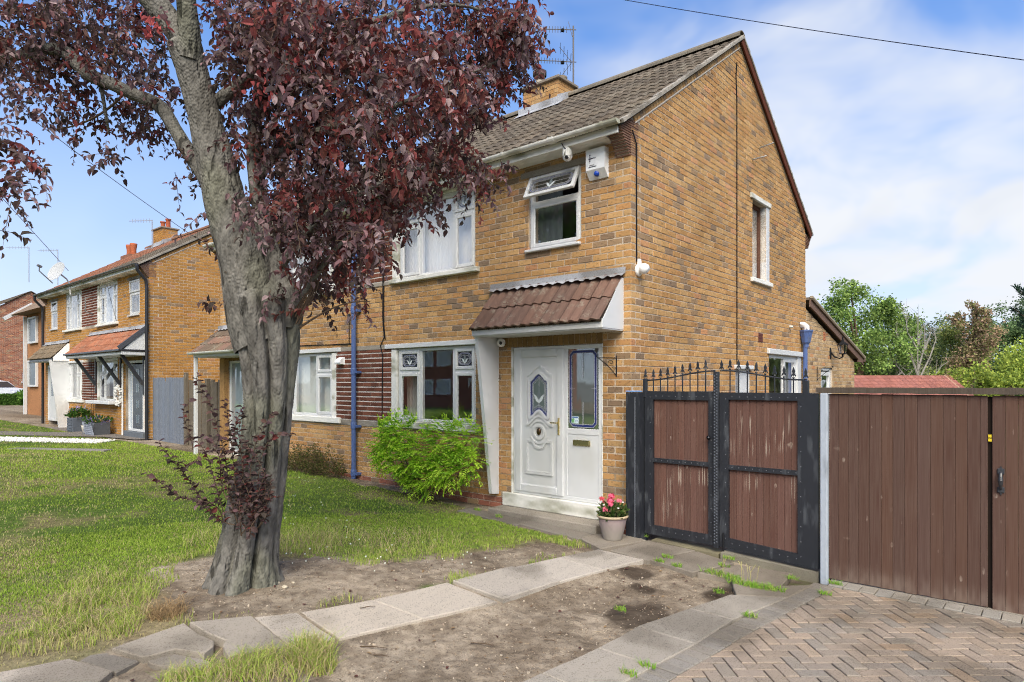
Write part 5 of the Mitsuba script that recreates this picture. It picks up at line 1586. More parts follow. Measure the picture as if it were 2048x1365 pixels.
# paths and gravel in front of the second pair
E('garden_path', M().prism([(-15.2, -.35), (-15.0, .05), (-18.1, .07), (-26.2, .02), (-26.2, -.5), (-21, -.62), (-19.2, -.62), (-24.5, -3.6), (-23.4, -4.2), (-16.9, -.62)], (0, 0, .335), (1, 0, 0), (0, 1, 0), (0, 0, 1), .012, (.20, .18, .165)), 'm_concrete', label='grey concrete path along the front of the orange brick pair', kind='structure')
k = 'gravel_strip'
gm = M()
for i in range(5200):
    t, w_ = Rh.uniform(0, 1), Rh.uniform(-1, 1)
    x, y = -15.25 - 9.0 * t - .32 * w_, -1.0 - 5.4 * t + .34 * w_
    s_ = Rh.uniform(.015, .04)
    gm.obox((x, y, float(gz(x, y)) + s_ * .3 + .01), (s_ * 1.3, s_, s_ * .8), trimesh.transformations.random_rotation_matrix(Rh.random(3))[:3, :3], jit((.68, .66, .62), .15))
E(k, gm, 'm_plain', label='strip of white gravel crossing the lawn at the left', cat='gravel', kind='stuff')
for i, (x, y, l_) in enumerate(((-13.9, -2.5, 2.6), (-17.2, -4.8, 3.0))):
    E('garden_path', slab_mesh([(x - l_ * .43, y - l_ * .26), (x + l_ * .43, y + l_ * .26), (x + l_ * .43 - .14, y + l_ * .26 + .22), (x - l_ * .43 - .14, y - l_ * .26 + .22)], float(gz(x, y)) + .03, (.26, .24, .22)), 'm_concrete', label=('short run of grey stepping slabs in the lawn near the grey fence', 'run of grey stepping slabs in the lawn at the left edge')[i], kind='structure')

# ================================================================ side gates, fence, pot
BLK = W1


def rivets(m, pts, y, r=.0055, c=(.12, .125, .14)):
    for x, z in pts:
        m.add([(x - r, y, z - r), (x + r, y, z - r), (x + r, y, z + r), (x - r, y, z + r), (x, y - r * .8, z)], [(0, 1, 4), (1, 2, 4), (2, 3, 4), (3, 0, 4)], c)


def finial(m, x, y, z, s=1.0):
    m.tube([(x, y, z - .045 * s), (x, y, z - .03 * s), (x, y, z - .015 * s)], [.007, .014, .007], 6)
    m.prism([(x, z + .125 * s), (x + .008, z + .095 * s), (x + .021 * s, z + .065 * s), (x + .010, z + .03 * s), (x + .016, z + .018), (x + .036 * s, z - .005), (x + .028 * s, z - .012), (x + .006, z + .008), (x, z - .01), (x - .006, z + .008), (x - .028 * s, z - .012), (x - .036 * s, z - .005), (x - .016, z + .018), (x - .010, z + .03 * s), (x - .021 * s, z + .065 * s), (x - .008, z + .095 * s)], (0, y + .006, 0), (1, 0, 0), (0, 0, 1), (0, -1, 0), .012)


def black_gate(label, x0, x1, bx0, bx1, zb, zt, zm, mid, mid1, tops, rail, dx, slope):
    k = root('side_gate', label, 'gate', 'black framed side gates')
    y0, y1 = -.045, .015
    tb = lambda x: zb + slope * (x - x0)
    m = M()
    for a, b_ in ((x0, bx0), (bx1, x1)):
        m.prism([(a, tb(a)), (b_, tb(b_)), (b_, zt), (a, zt)], (0, y1, 0), (1, 0, 0), (0, 0, 1), (0, -1, 0), y1 - y0)
    m.box(bx0, bx1, y0 + .002, y1, mid1, zt)
    m.prism([(bx0, tb(bx0)), (bx1, tb(bx1)), (bx1, tb(bx1) + .11), (bx0, tb(bx0) + .11)], (0, y1, 0), (1, 0, 0), (0, 0, 1), (0, -1, 0), y1 - y0 - .002)
    m.box(bx0, bx1, y0 + .002, y1, zm - .022, zm + .028)
    E(k + '__frame', m, 'm_black_paint')
    r = M()
    rivets(r, [(x0 + (bx0 - x0) * .68, z) for z in np.arange(tb(x0) + .1, zt, .155)] + [((bx1 + x1) / 2 - (.0 if x1 - bx1 < .12 else .07), z) for z in np.arange(tb(x1) + .1, zt, .155)], y0)
    rivets(r, [(x, (mid1 + zt) / 2 - .01) for x in np.arange(bx0 + .04, bx1, .085)] + [(x, zm + .003) for x in np.arange(bx0 + .04, bx1, .075)] + [(x, tb(x) + .06) for x in np.arange(bx0 + .04, bx1, .085)], y0)
    E(k + '__rivets', r, 'm_gloss', kind='stuff')
    for (za, zb_) in ((None, zm - .02), (zm + .02, mid1)):
        n = int(round((bx1 - bx0) / .075))
        for i in range(n):
            a, b_ = bx0 + (bx1 - bx0) * i / n + .001, bx0 + (bx1 - bx0) * (i + 1) / n - .001
            lo = tb(a) + .10 if za is None else za
            E(k + '__board', M().box(a, b_, -.012 + rnd.uniform(-.002, .002), .012, lo, zb_, jit((.112, .056, .045), .13), .003), 'm_gate_board')
    E(k + '__back_rail', M().box(bx0, bx1, .013, .05, zm - .05, zm + .05), 'm_black_paint')
    for x in dx:
        m = M().tube([(x, -.015, zt - .01), (x, -.015, rail(x) + .03)], .0075, 7)
        finial(m, x, -.015, rail(x) + .042, .72)
        E(k + '__spear', m, 'm_black_paint')
    xs = np.linspace(x0, min(x1, 2.05), 14)
    E(k + '__curved_rail', M().tube([(x, -.015, rail(x)) for x in xs], .010, 6), 'm_black_paint')
    return k


rl = lambda x: 1.905 + .105 * (1 - math.cos(min(1, max(0, (x - .22) / .88)) * math.pi)) / 2
rr = lambda x: 1.905 + .105 * (1 + math.cos(min(1, max(0, (x - 1.18) / .84)) * math.pi)) / 2
g1 = black_gate('narrower black-framed gate with reddish boards and spear tops next to the house corner', .215, 1.085, .325, 1.02, .055, 1.775, .945, None, 1.675, None, rl, [.316 + .0942 * i for i in range(8)], -.015)
g2 = black_gate('wider black-framed gate with reddish boards and spear tops next to the grey metal post', 1.15, 2.185, 1.252, 1.985, .045, 1.768, .935, None, 1.688, None, rr, [1.26 + .0966 * i for i in range(8)], -.065)
E(g1 + '__knob', M().merge(M().lathe([(0, .05), (.018, .046), (.024, .03), (.012, .012), (.01, 0)], (0, 0, 0), 12, (.05, .05, .055)), [[1, 0, 0], [0, 0, -1], [0, 1, 0]], (1.035, -.045, 1.255)), 'm_metal', True)
E(g1 + '__hinge_post', M().box(.192, .235, -.05, .0, 1.70, 1.925, W1, .004), 'm_black_paint')
m = M()
finial(m, .212, -.02, 1.95, .75)
E(g1 + '__spear', m, 'm_black_paint')
E(g2 + '__closing_post', M().box(2.03, 2.085, -.04, .012, 1.60, 1.90, W1, .004), 'm_black_paint')
m = M()
finial(m, 2.058, -.02, 1.935, .75)
E(g2 + '__spear', m, 'm_black_paint')
m = M().tube([(1.115, -.05, .0), (1.115, -.05, 2.0)], .0, 4) if False else M().box(1.088, 1.146, -.075, -.02, .02, 2.00, W1, .006)
E(g2 + '__meeting_post', m, 'm_black_paint')
r = M()
rivets(r, [(1.105, z) for z in np.arange(.08, 1.98, .034)] + [(1.130, z) for z in np.arange(.097, 1.98, .034)], -.075, .008, (.10, .11, .13))
E(g2 + '__studs', r, 'm_gloss', kind='stuff')
m = M()
finial(m, 1.165, -.02, 2.035, .75)
E(g2 + '__spear', m, 'm_black_paint')
E(g2 + '__drop_bolt', M().tube([(1.20, -.055, -.045), (1.20, -.055, .20)], .009, 7, BK), 'm_plain')
k = root('gate_post', 'black timber gate post with a blue cap strip against the house corner', 'post')
E(k + '__post', M().box(.012, .20, -.14, .06, -.05, 1.76), 'm_black_paint')
E(k + '__cap_strip', M().obox((.10, -.10, 1.772), (.20, .05, .014), np.array([[.93, -.36, 0], [.36, .93, 0], [0, 0, 1]]), (.13, .28, .55), .003), 'm_plain')
E(k + '__lead_strip', M().box(.130, .142, -.146, -.139, .0, 1.7, (.12, .13, .15)), 'm_plain')
k = root('gate_post', 'grey galvanised steel post between the black gate and the brown fence gates', 'post')
E(k, M().box(2.208, 2.278, -.075, -.004, -.16, 1.768, W1, .008), 'm_galv')


def plank_gate(label, x0, x1, zb0, zb1, zt, wid, seed):
    k = root('driveway_gate', label, 'gate', None)
    x = x0
    r_ = random.Random(seed)
    while x < x1 - .03:
        w = min(wid + r_.uniform(-.008, .008), x1 - x)
        if x1 - (x + w) < .03:
            w = x1 - x
        z = zb0 + (zb1 - zb0) * (x - x0) / (x1 - x0)
        c = jit(r_.choice([(.090, .049, .038), (.083, .046, .037), (.096, .052, .039), (.087, .050, .041)]), .06)
        E(k + '__plank', M().box(x + .0008, x + w - .0008, -.030 + r_.uniform(-.0015, .0015), -.004, z + r_.uniform(-.004, .004), zt + r_.uniform(-.003, .003), c, .0018), 'm_fence_board')
        x += w
    for z in (.25, 1.5):
        E(k + '__back_rail', M().box(x0 + .02, x1 - .02, -.0035, .05, z, z + .12, (.08, .042, .03)), 'm_plain')
    return k


plank_gate('wide brown plank driveway gate between the grey post and the gap', 2.282, 3.572, -.095, -.10, 1.763, .094, 3)
d2 = plank_gate('brown plank driveway gate with a black pull handle at the right edge', 3.604, 6.2, -.125, -.15, 1.762, .096, 4)
E('gate_post', M().box(3.545, 3.63, .0, .07, -.12, 1.75, (.03, .022, .018)), 'm_plain', label='dark timber stop post behind the gap between the brown plank gates', cat='post')
m = M().tube([(3.665, -.06, .965), (3.665, -.075, 1.0), (3.665, -.08, 1.03), (3.665, -.075, 1.06), (3.665, -.06, 1.09)], [.012, .017, .020, .017, .013], 10, (.035, .037, .042))
for z in (.945, 1.105):
    m.box(3.64, 3.69, -.045, -.03, z - .025, z + .025, (.04, .042, .048), .004)
    m.prism([(3.645, z), (3.685, z), (3.665, z + (.05 if z > 1 else -.05))], (0, -.031, 0), (1, 0, 0), (0, 0, 1), (0, -1, 0), .008, (.04, .042, .048))
m.tube([(3.665, -.045, .955), (3.665, -.062, .968)], .011, 8, (.04, .04, .05)).tube([(3.665, -.045, 1.095), (3.665, -.062, 1.085)], .011, 8, (.04, .04, .05))
E(d2 + '__pull_handle', m, 'm_gloss')
E(d2 + '__yellow_tag', M().box(3.575, 3.601, -.036, -.032, 1.36, 1.385, (.62, .48, .04)).box(3.575, 3.60, -.036, -.032, 1.395, 1.42, (.62, .48, .04)), 'm_plain')
k = root('fence_rail', 'rough dark timber rail along the top of the brown driveway gates', 'rail')
xs = np.linspace(2.17, 6.3, 60)
V = []
for i, x in enumerate(xs):
    j_ = lambda: rnd.uniform(-.003, .003)
    V += [(x, -.062 + j_(), 1.772 + j_()), (x, -.062 + j_(), 1.826 + j_()), (x, .045 + j_(), 1.828 + j_()), (x, .045 + j_(), 1.772 + j_())]
F = [(i * 4 + a, i * 4 + (a + 1) % 4, i * 4 + 4 + (a + 1) % 4, i * 4 + 4 + a) for i in range(59) for a in range(4)] + [(0, 3, 2, 1), (236, 237, 238, 239)]
E(k, M().add(V, F), 'm_rail_wood')

# flower pot by the step
k = root('flower_pot', 'glazed mauve and grey pot with rolled rim beside the front step', 'flower pot')
pc = (-.02, -.40, .005)
prof = [(0, 0), (.105, 0), (.112, .012), (.135, .10), (.157, .19), (.166, .245), (.170, .262), (.184, .268), (.190, .280), (.186, .292), (.174, .296), (.162, .290), (.155, .26), (0, .25)]
V, F, C = M().lathe(prof, pc, 48).get()
t = np.clip((V[:, 2] - .06) / .2, 0, 1)[:, None]
nz = (meshkit.fbm(V * 9, 3, seed=2)[:, None] - .5) * .5
t = np.clip(t + nz, 0, 1)
C = (1 - t) * np.array([.30, .27, .235]) + t * np.array([.34, .265, .265])
rim = ((V[:, 2] > .27) & (np.hypot(V[:, 0] - pc[0], V[:, 1] - pc[1]) > .16))[:, None]
C = np.where(rim, [.46, .37, .25], C)
E(k + '__body', M().add(V, F, C), 'm_tone', True)
E(k + '__soil', M().lathe([(.158, .262), (0, .268)], pc, 24, (.04, .03, .022)), 'm_plain')
k = root('flowering_plant', 'bushy green plant with pink and white flowers in the glazed pot', 'plant')
E(k + '__foliage', leaf_tuft(M(), (pc[0], pc[1], .26), .16, .20, 420, [(.07, .13, .03), (.10, .17, .05), (.05, .09, .03), (.16, .17, .07)], .055, seed=21), 'm_green')
Rf = np.random.default_rng(5)
for (dx_, dy_, dz_, r_, c) in ((-.115, -.06, .215, .035, (.72, .13, .16)), (.0, -.02, .245, .05, (.80, .16, .26)), (.0, -.05, .20, .045, (.82, .17, .28)), (-.005, -.13, .11, .042, (.82, .20, .30)), (.10, -.02, .215, .03, (.85, .25, .34)), (.03, -.09, .17, .035, (.80, .16, .26)), (.14, 0, .20, .015, (.85, .8, .78)), (.13, -.08, .14, .013, (.85, .8, .78)), (-.06, -.1, .16, .014, (.85, .8, .78)), (-.13, .0, .17, .02, (.62, .10, .12))):
    m = M()
    for i in range(26):
        d = Rf.normal(0, 1, 3); d[2] = abs(d[2]); d /= np.linalg.norm(d)
        c0 = np.array([pc[0] + dx_, pc[1] + dy_, .26 + dz_]) + d * r_ * Rf.uniform(.3, 1)
        a = np.cross(d, Rf.normal(0, 1, 3)); a /= np.linalg.norm(a)
        b_ = np.cross(d, a)
        q = r_ * .5
        m.add([c0 + a * q, c0 + b_ * q + d * q * .3, c0 - a * q, c0 - b_ * q + d * q * .3], [(0, 1, 2), (0, 2, 3)], jit(c, .15))
    E(k + '__flower_head', m, 'm_green')

# garage with a red tiled roof behind the fence
k = root('garage', 'low garage with a red tiled roof behind the brown fence', 'garage')
gd = np.array([.76, .649, 0])
go = np.array([-.35, 28.6, 0])
gn = np.array([.649, -.76, 0])
E(k + '__wall', M().obox(go - gd * 4.2 - gn * 2 + np.array([0, 0, .6]), (8.2, 3.6, 1.6), np.stack([gd, gn, [0, 0, 1]], 1), (.22, .13, .08)), 'm_plain')
sl = np.array([gn[0] * .86, gn[1] * .86, -.5])
rn = np.cross(gd, sl); rn = rn if rn[2] > 0 else -rn
B = np.stack([gd, sl, rn], 1)
top = go - gn * .0 + np.array([0, 0, 2.22])
for r in range(7):
    m = M()
    for c in range(34):
        m.obox(top - gd * (8.2 - (c + .5) * 8.5 / 34 - .3) + sl * (.16 + r * .26) + rn * (.012 + .0), (8.5 / 34 - .012, .285, .022), B @ np.array([[1, 0, 0], [0, 1, -.05], [0, .05, 1]]), jit((.30, .125, .10), .14))
    E(k + '__roof__tile_course', m, 'm_plain')
E(k + '__roof', M().obox(top - gd * 3.95 + sl * .9 - rn * .02, (8.5, 1.9, .03), B, (.2, .08, .06)).obox(top - gd * 3.95 + np.array([-gn[0] * .8, -gn[1] * .8, -.5]), (8.5, 1.9, .03), np.stack([gd, np.array([-gn[0] * .86, -gn[1] * .86, -.5]), np.cross(np.array([-gn[0] * .86, -gn[1] * .86, -.5]), gd)], 1), (.3, .11, .09)), 'm_plain')
E(k + '__barge_board', M().tube([top + gd * .34, top + gd * .34 + sl * 1.85], .05, 4, (.45, .30, .20)).tube([top + gd * .34, top + gd * .34 + np.array([-gn[0] * 1.6, -gn[1] * 1.6, -1.0])], .05, 4, (.14, .10, .08)), 'm_plain')

# overhead lines
k = root('overhead_cable', 'dark telephone cable crossing the sky above the gable at the upper right', 'cable')
p, q = np.array([-2.95, 4.20, 9.72]), np.array([4.6, 4.6, 5.98])
E(k, M().tube([p + (q - p) * t - np.array([0, 0, .05 * 4 * t * (1 - t)]) for t in np.linspace(-.3, 1.4, 24)], .0065, 6, (.03, .035, .06)), 'm_plain', True)
k = root('overhead_cable', 'thin cable slanting down to the chimney of the orange brick pair', 'cable')
p, q = np.array([-12.4, -3.8, 7.75]), np.array([-15.9, .89, 6.65])
E(k, M().tube([p + (q - p) * t - np.array([0, 0, .04 * 4 * t * (1 - t)]) for t in np.linspace(-.5, 1.45, 20)], .009, 5, (.25, .26, .3)), 'm_plain', True)
k = root('overhead_cable', 'thin cable slanting down to the satellite dish at the left', 'cable')
p, q = np.array([-20.576, -1.78, 7.095]), np.array([-24.2, .36, 6.28])
E(k, M().tube([p + (q - p) * t for t in np.linspace(-1.2, 1.15, 12)], .010, 5, (.25, .26, .3)), 'm_plain', True)

# ================================================================ the copper plum tree
from scipy.interpolate import CubicSpline
BLOBS=[(np.float64(-1.08),np.float64(-4.1),np.float64(4.93),0.47,1.0),(np.float64(-0.79),np.float64(-4.26),np.float64(4.76),0.38,1.0),(np.float64(-0.86),np.float64(-3.64),np.float64(5.09),0.51,1.0),(np.float64(-0.5),np.float64(-3.89),np.float64(4.85),0.4,1.0),(np.float64(-0.77),np.float64(-3.03),np.float64(5.27),0.55,1.0),(np.float64(0.55),np.float64(-4.12),np.float64(4.34),0.34,1.0),(np.float64(-0.52),np.float64(-2.5),np.float64(5.4),0.52,1.0),(np.float64(-0.09),np.float64(-2.93),np.float64(5.07),0.4,1.0),(np.float64(0.04),np.float64(-2.5),np.float64(5.17),0.38,1.0),(np.float64(0.04),np.float64(-2.49),np.float64(5.18),0.32,1.0),(np.float64(0.43),np.float64(-2.59),np.float64(5.04),0.21,1.0),(np.float64(0.1),np.float64(-1.92),np.float64(5.41),0.1,1.0),(np.float64(-1.57),np.float64(-3.92),np.float64(4.71),0.47,1.0),(np.float64(-1.15),np.float64(-4.15),np.float64(4.5),0.36,1.0),(np.float64(-1.42),np.float64(-3.48),np.float64(4.77),0.53,1.0),(np.float64(0.13),np.float64(-4.49),np.float64(3.95),0.32,1.0),(np.float64(-1.09),np.float64(-3.02),np.float64(4.84),0.57,1.0),(np.float64(-0.23),np.float64(-3.69),np.float64(4.34),0.4,1.0),(np.float64(-0.1),np.float64(-3.13),np.float64(4.52),0.46,1.0),(np.float64(0.8),np.float64(-3.98),np.float64(3.95),0.3,1.0),(np.float64(-0.08),np.float64(-2.6),np.float64(4.7),0.36,1.0),(np.float64(-0.36),np.float64(-2.31),np.float64(4.89),0.32,1.0),(np.float64(-0.2),np.float64(-2.11),np.float64(5.04),0.29,1.0),(np.float64(-1.31),np.float64(-3.97),np.float64(4.16),0.41,1.0),(np.float64(-1.17),np.float64(-4.05),np.float64(4.1),0.33,1.0),(np.float64(-1.04),np.float64(-3.63),np.float64(4.1),0.5,1.0),(np.float64(-1.02),np.float64(-3.64),np.float64(4.1),0.42,1.0),(np.float64(-1.21),np.float64(-2.86),np.float64(4.36),0.54,1.0),(np.float64(0.43),np.float64(-4.16),np.float64(3.59),0.31,1.0),(np.float64(0.05),np.float64(-3.36),np.float64(3.98),0.36,1.0),(np.float64(0.54),np.float64(-3.81),np.float64(3.72),0.26,1.0),(np.float64(-0.2),np.float64(-2.75),np.float64(4.41),0.29,1.0),(np.float64(-0.11),np.float64(-2.85),np.float64(4.35),0.24,1.0),(np.float64(-1.34),np.float64(-3.75),np.float64(3.72),0.4,1.0),(np.float64(-0.44),np.float64(-4.3),np.float64(3.41),0.28,1.0),(np.float64(-0.81),np.float64(-3.63),np.float64(3.55),0.45,1.0),(np.float64(-0.45),np.float64(-3.88),np.float64(3.43),0.35,1.0),(np.float64(-0.8),np.float64(-3.13),np.float64(3.69),0.36,1.0),(np.float64(-0.57),np.float64(-3.31),np.float64(3.6),0.29,1.0),(np.float64(-0.66),np.float64(-2.81),np.float64(3.95),0.3,1.0),(np.float64(-0.36),np.float64(-3.08),np.float64(3.82),0.24,1.0),(np.float64(-0.65),np.float64(-2.41),np.float64(4.15),0.22,1.0),(np.float64(0.09),np.float64(-2.86),np.float64(3.82),0.16,1.0),(np.float64(-0.34),np.float64(-2.18),np.float64(3.98),0.14,1.0),(np.float64(0.01),np.float64(-2.39),np.float64(3.96),0.1,1.0),(np.float64(-1.78),np.float64(-3.7),np.float64(3.48),0.35,1.0),(np.float64(-0.3),np.float64(-4.55),np.float64(3.07),0.22,1.0),(np.float64(-1.65),np.float64(-3.34),np.float64(3.37),0.43,1.0),(np.float64(-0.59),np.float64(-4.03),np.float64(3.09),0.3,1.0),(np.float64(-0.62),np.float64(-3.61),np.float64(3.17),0.29,1.0),(np.float64(0.34),np.float64(-4.31),np.float64(2.91),0.2,1.0),(np.float64(-1.2),np.float64(-2.9),np.float64(3.51),0.24,1.0),(np.float64(-1.19),np.float64(-2.61),np.float64(3.8),0.22,1.0),(np.float64(-0.76),np.float64(-4.15),np.float64(2.85),0.2,1.0),(np.float64(-1.57),np.float64(-3.33),np.float64(2.99),0.26,1.0),(np.float64(-0.85),np.float64(-3.54),np.float64(2.9),0.24,1.0),(np.float64(-0.37),np.float64(-3.68),np.float64(2.91),0.16,1.0),(np.float64(-0.69),np.float64(-3.65),np.float64(2.65),0.13,1.0),(np.float64(-1.5),np.float64(-3.35),np.float64(2.75),0.19,1.0),(np.float64(-1.3),np.float64(-2.95),np.float64(3.39),0.19,1.0),(np.float64(-0.31),np.float64(-2.61),np.float64(3.76),0.15,1.0),(np.float64(-0.21),np.float64(-2.39),np.float64(3.79),0.1,1.0),(np.float64(-0.29),np.float64(-2.24),np.float64(3.74),0.07,1.0),(np.float64(-0.95),np.float64(-2.43),np.float64(3.8),0.12,1.0),(np.float64(-0.34),np.float64(-2.91),np.float64(3.39),0.07,1.0),(np.float64(-1.24),np.float64(-2.64),np.float64(3.59),0.11,1.0),(np.float64(-1.56),np.float64(-4.36),np.float64(5.04),0.23,1.0),(np.float64(-1.12),np.float64(-4.48),np.float64(4.46),0.24,1.0),(np.float64(-2.01),np.float64(-4.14),np.float64(4.48),0.2,1.0),(np.float64(-1.02),np.float64(-4.49),np.float64(3.85),0.17,1.0),(np.float64(-1.22),np.float64(-4.3),np.float64(4.89),0.32,1.0),(np.float64(-0.77),np.float64(-4.53),np.float64(4.64),0.25,1.0),(np.float64(0.35),np.float64(-2.65),np.float64(5.11),0.25,1.0),(np.float64(-0.07),np.float64(-2.07),np.float64(5.16),0.17,1.0),(np.float64(-0.35),np.float64(-5.03),np.float64(4.38),0.12,0.8),(np.float64(-0.16),np.float64(-5.4),np.float64(4.06),0.07,0.8),(np.float64(0.09),np.float64(-4.91),np.float64(4.3),0.23,0.8),(np.float64(0.25),np.float64(-4.65),np.float64(4.36),0.27,0.8),(np.float64(0.29),np.float64(-4.35),np.float64(4.16),0.21,0.8),(np.float64(0.01),np.float64(-4.72),np.float64(4.11),0.17,0.8),(np.float64(0.19),np.float64(-4.83),np.float64(3.91),0.13,0.8),(np.float64(0.04),np.float64(-4.43),np.float64(3.68),0.21,0.8),(np.float64(0.31),np.float64(-4.2),np.float64(4.39),0.21,0.8),(np.float64(-3.27),np.float64(-5.38),np.float64(5.22),0.4,0.95),(np.float64(-4.45),np.float64(-4.69),np.float64(5.97),0.48,0.95),(np.float64(-3.88),np.float64(-4.37),np.float64(5.87),0.42,0.95),(np.float64(-2.41),np.float64(-4.48),np.float64(5.24),0.21,0.95),(np.float64(-3.48),np.float64(-5.17),np.float64(4.94),0.27,0.95),(np.float64(-3.28),np.float64(-4.85),np.float64(5.0),0.3,0.95),(np.float64(-3.21),np.float64(-4.46),np.float64(5.12),0.29,0.95),(np.float64(-4.07),np.float64(-5.33),np.float64(4.97),0.28,0.95),(np.float64(-2.73),np.float64(-4.28),np.float64(4.79),0.18,0.95),(np.float64(-3.27),np.float64(-4.58),np.float64(4.66),0.26,0.95),(np.float64(-3.68),np.float64(-4.08),np.float64(4.73),0.25,0.95),(np.float64(-3.29),np.float64(-4.89),np.float64(4.52),0.2,0.95),(np.float64(-2.95),np.float64(-4.8),np.float64(4.14),0.14,0.95),(np.float64(-3.35),np.float64(-4.38),np.float64(4.8),0.21,0.95),(np.float64(-1.96),np.float64(-4.46),np.float64(4.0),0.11,0.95),(np.float64(-2.69),np.float64(-4.92),np.float64(3.9),0.07,0.95),(np.float64(-4.45),np.float64(-4.65),np.float64(4.59),0.1,0.95),(np.float64(-3.51),np.float64(-5.04),np.float64(5.25),0.3,0.95),(np.float64(-3.92),np.float64(-5.32),np.float64(5.28),0.3,0.95),(np.float64(-1.99),np.float64(-5.08),np.float64(4.67),0.25,0.95),(np.float64(-2.3),np.float64(-4.29),np.float64(3.88),0.11,0.95),(np.float64(-2.8),np.float64(-4.28),np.float64(3.89),0.07,0.95),(np.float64(-2.55),np.float64(-5.54),np.float64(4.24),0.17,0.95),(np.float64(-3.69),np.float64(-4.95),np.float64(4.78),0.21,0.95),(np.float64(-2.27),np.float64(-5.74),np.float64(3.6),0.19,0.8),(np.float64(-1.63),np.float64(-5.8),np.float64(3.23),0.14,0.8),(np.float64(-2.29),np.float64(-5.76),np.float64(3.28),0.16,0.8),(np.float64(-1.99),np.float64(-5.67),np.float64(3.5),0.13,0.8),(np.float64(-2.34),np.float64(-5.75),np.float64(3.09),0.06,0.8),(np.float64(-1.82),np.float64(-5.65),np.float64(3.45),0.07,0.8),(np.float64(-2.36),np.float64(-5.74),np.float64(3.82),0.18,0.8),(np.float64(-2.34),np.float64(-5.69),np.float64(3.79),0.12,0.8),(np.float64(-2.41),np.float64(-5.68),np.float64(4.87),0.24,0.95),(np.float64(-2.25),np.float64(-5.44),np.float64(4.95),0.25,0.95),(np.float64(-3.37),np.float64(-4.78),np.float64(5.66),0.3,0.95),(np.float64(-3.64),np.float64(-4.25),np.float64(6.0),0.28,0.95),(np.float64(-3.01),np.float64(-5.59),np.float64(4.82),0.18,0.95),(np.float64(-2.4),np.float64(-4.53),np.float64(4.98),0.17,0.95),(np.float64(-2.99),np.float64(-4.67),np.float64(5.12),0.2,0.95),(np.float64(-2.7),np.float64(-5.14),np.float64(4.93),0.18,0.95),(np.float64(-3.11),np.float64(-5.38),np.float64(4.8),0.16,0.95),(np.float64(-2.85),np.float64(-5.29),np.float64(4.48),0.14,0.95),(np.float64(-2.32),np.float64(-4.69),np.float64(4.57),0.12,0.95),(np.float64(0.04),np.float64(-2.49),np.float64(3.81),0.07,1.0),(np.float64(0.25),np.float64(-2.63),np.float64(3.85),0.05,1.0),(np.float64(0.02),np.float64(-2.74),np.float64(3.62),0.09,1.0),(np.float64(-0.09),np.float64(-2.42),np.float64(3.71),0.07,1.0),(np.float64(0.14),np.float64(-3.01),np.float64(3.69),0.11,1.0),(np.float64(-0.3),np.float64(-2.82),np.float64(3.85),0.14,1.0),(np.float64(-0.5),np.float64(-2.81),np.float64(3.56),0.1,1.0),(np.float64(-0.29),np.float64(-3.07),np.float64(3.35),0.06,1.0),(np.float64(-0.15),np.float64(-3.05),np.float64(3.38),0.05,1.0),(np.float64(0.15),np.float64(-2.18),np.float64(5.05),0.12,1.0),(np.float64(0.4),np.float64(-2.56),np.float64(4.64),0.08,1.0),(np.float64(0.36),np.float64(-2.65),np.float64(4.49),0.08,1.0),(np.float64(0.05),np.float64(-2.65),np.float64(4.44),0.12,1.0),(np.float64(-0.23),np.float64(-2.62),np.float64(4.34),0.12,1.0),(np.float64(0.6),np.float64(-2.53),np.float64(5.05),0.07,1.0),(np.float64(-1.79),np.float64(-4.29),np.float64(3.23),0.09,0.8),(np.float64(-2.07),np.float64(-4.39),np.float64(3.37),0.07,0.8),(np.float64(-2.06),np.float64(-4.26),np.float64(3.56),0.09,0.8),(np.float64(-1.28),np.float64(-4.38),np.float64(3.31),0.11,0.8),(np.float64(-1.04),np.float64(-4.31),np.float64(3.32),0.15,0.8),(np.float64(-1.01),np.float64(-4.14),np.float64(2.62),0.12,0.8),(np.float64(-0.9),np.float64(-3.92),np.float64(2.77),0.17,0.8),(np.float64(-1.4),np.float64(-4.34),np.float64(2.77),0.04,0.8),(np.float64(-1.48),np.float64(-4.42),np.float64(2.57),0.03,0.8),(np.float64(-1.56),np.float64(-4.49),np.float64(2.56),0.03,0.8),(np.float64(-2.0),np.float64(-4.33),np.float64(3.2),0.08,0.8),(np.float64(-0.88),np.float64(-4.03),np.float64(2.48),0.09,0.8),(np.float64(-2.62),np.float64(-5.39),np.float64(5.72),0.74,0.55),(np.float64(-2.49),np.float64(-4.49),np.float64(6.28),0.91,0.55),(np.float64(-0.91),np.float64(-4.2),np.float64(5.67),0.8,0.55),(np.float64(-0.46),np.float64(-3.29),np.float64(5.9),0.81,0.55),(np.float64(-0.12),np.float64(-2.46),np.float64(5.94),0.58,0.55),(np.float64(-2.56),np.float64(-4.82),np.float64(7.2),1.12,0.55),(np.float64(-1.15),np.float64(-3.87),np.float64(7.12),1.26,0.55),(np.float64(-0.59),np.float64(-2.87),np.float64(7.14),0.96,0.55),(np.float64(-3.34),np.float64(-6.01),np.float64(4.94),0.65,0.55),(np.float64(-2.91),np.float64(-6.16),np.float64(3.83),0.48,0.55),(np.float64(-3.15),np.float64(-5.84),np.float64(5.85),0.69,0.55)]
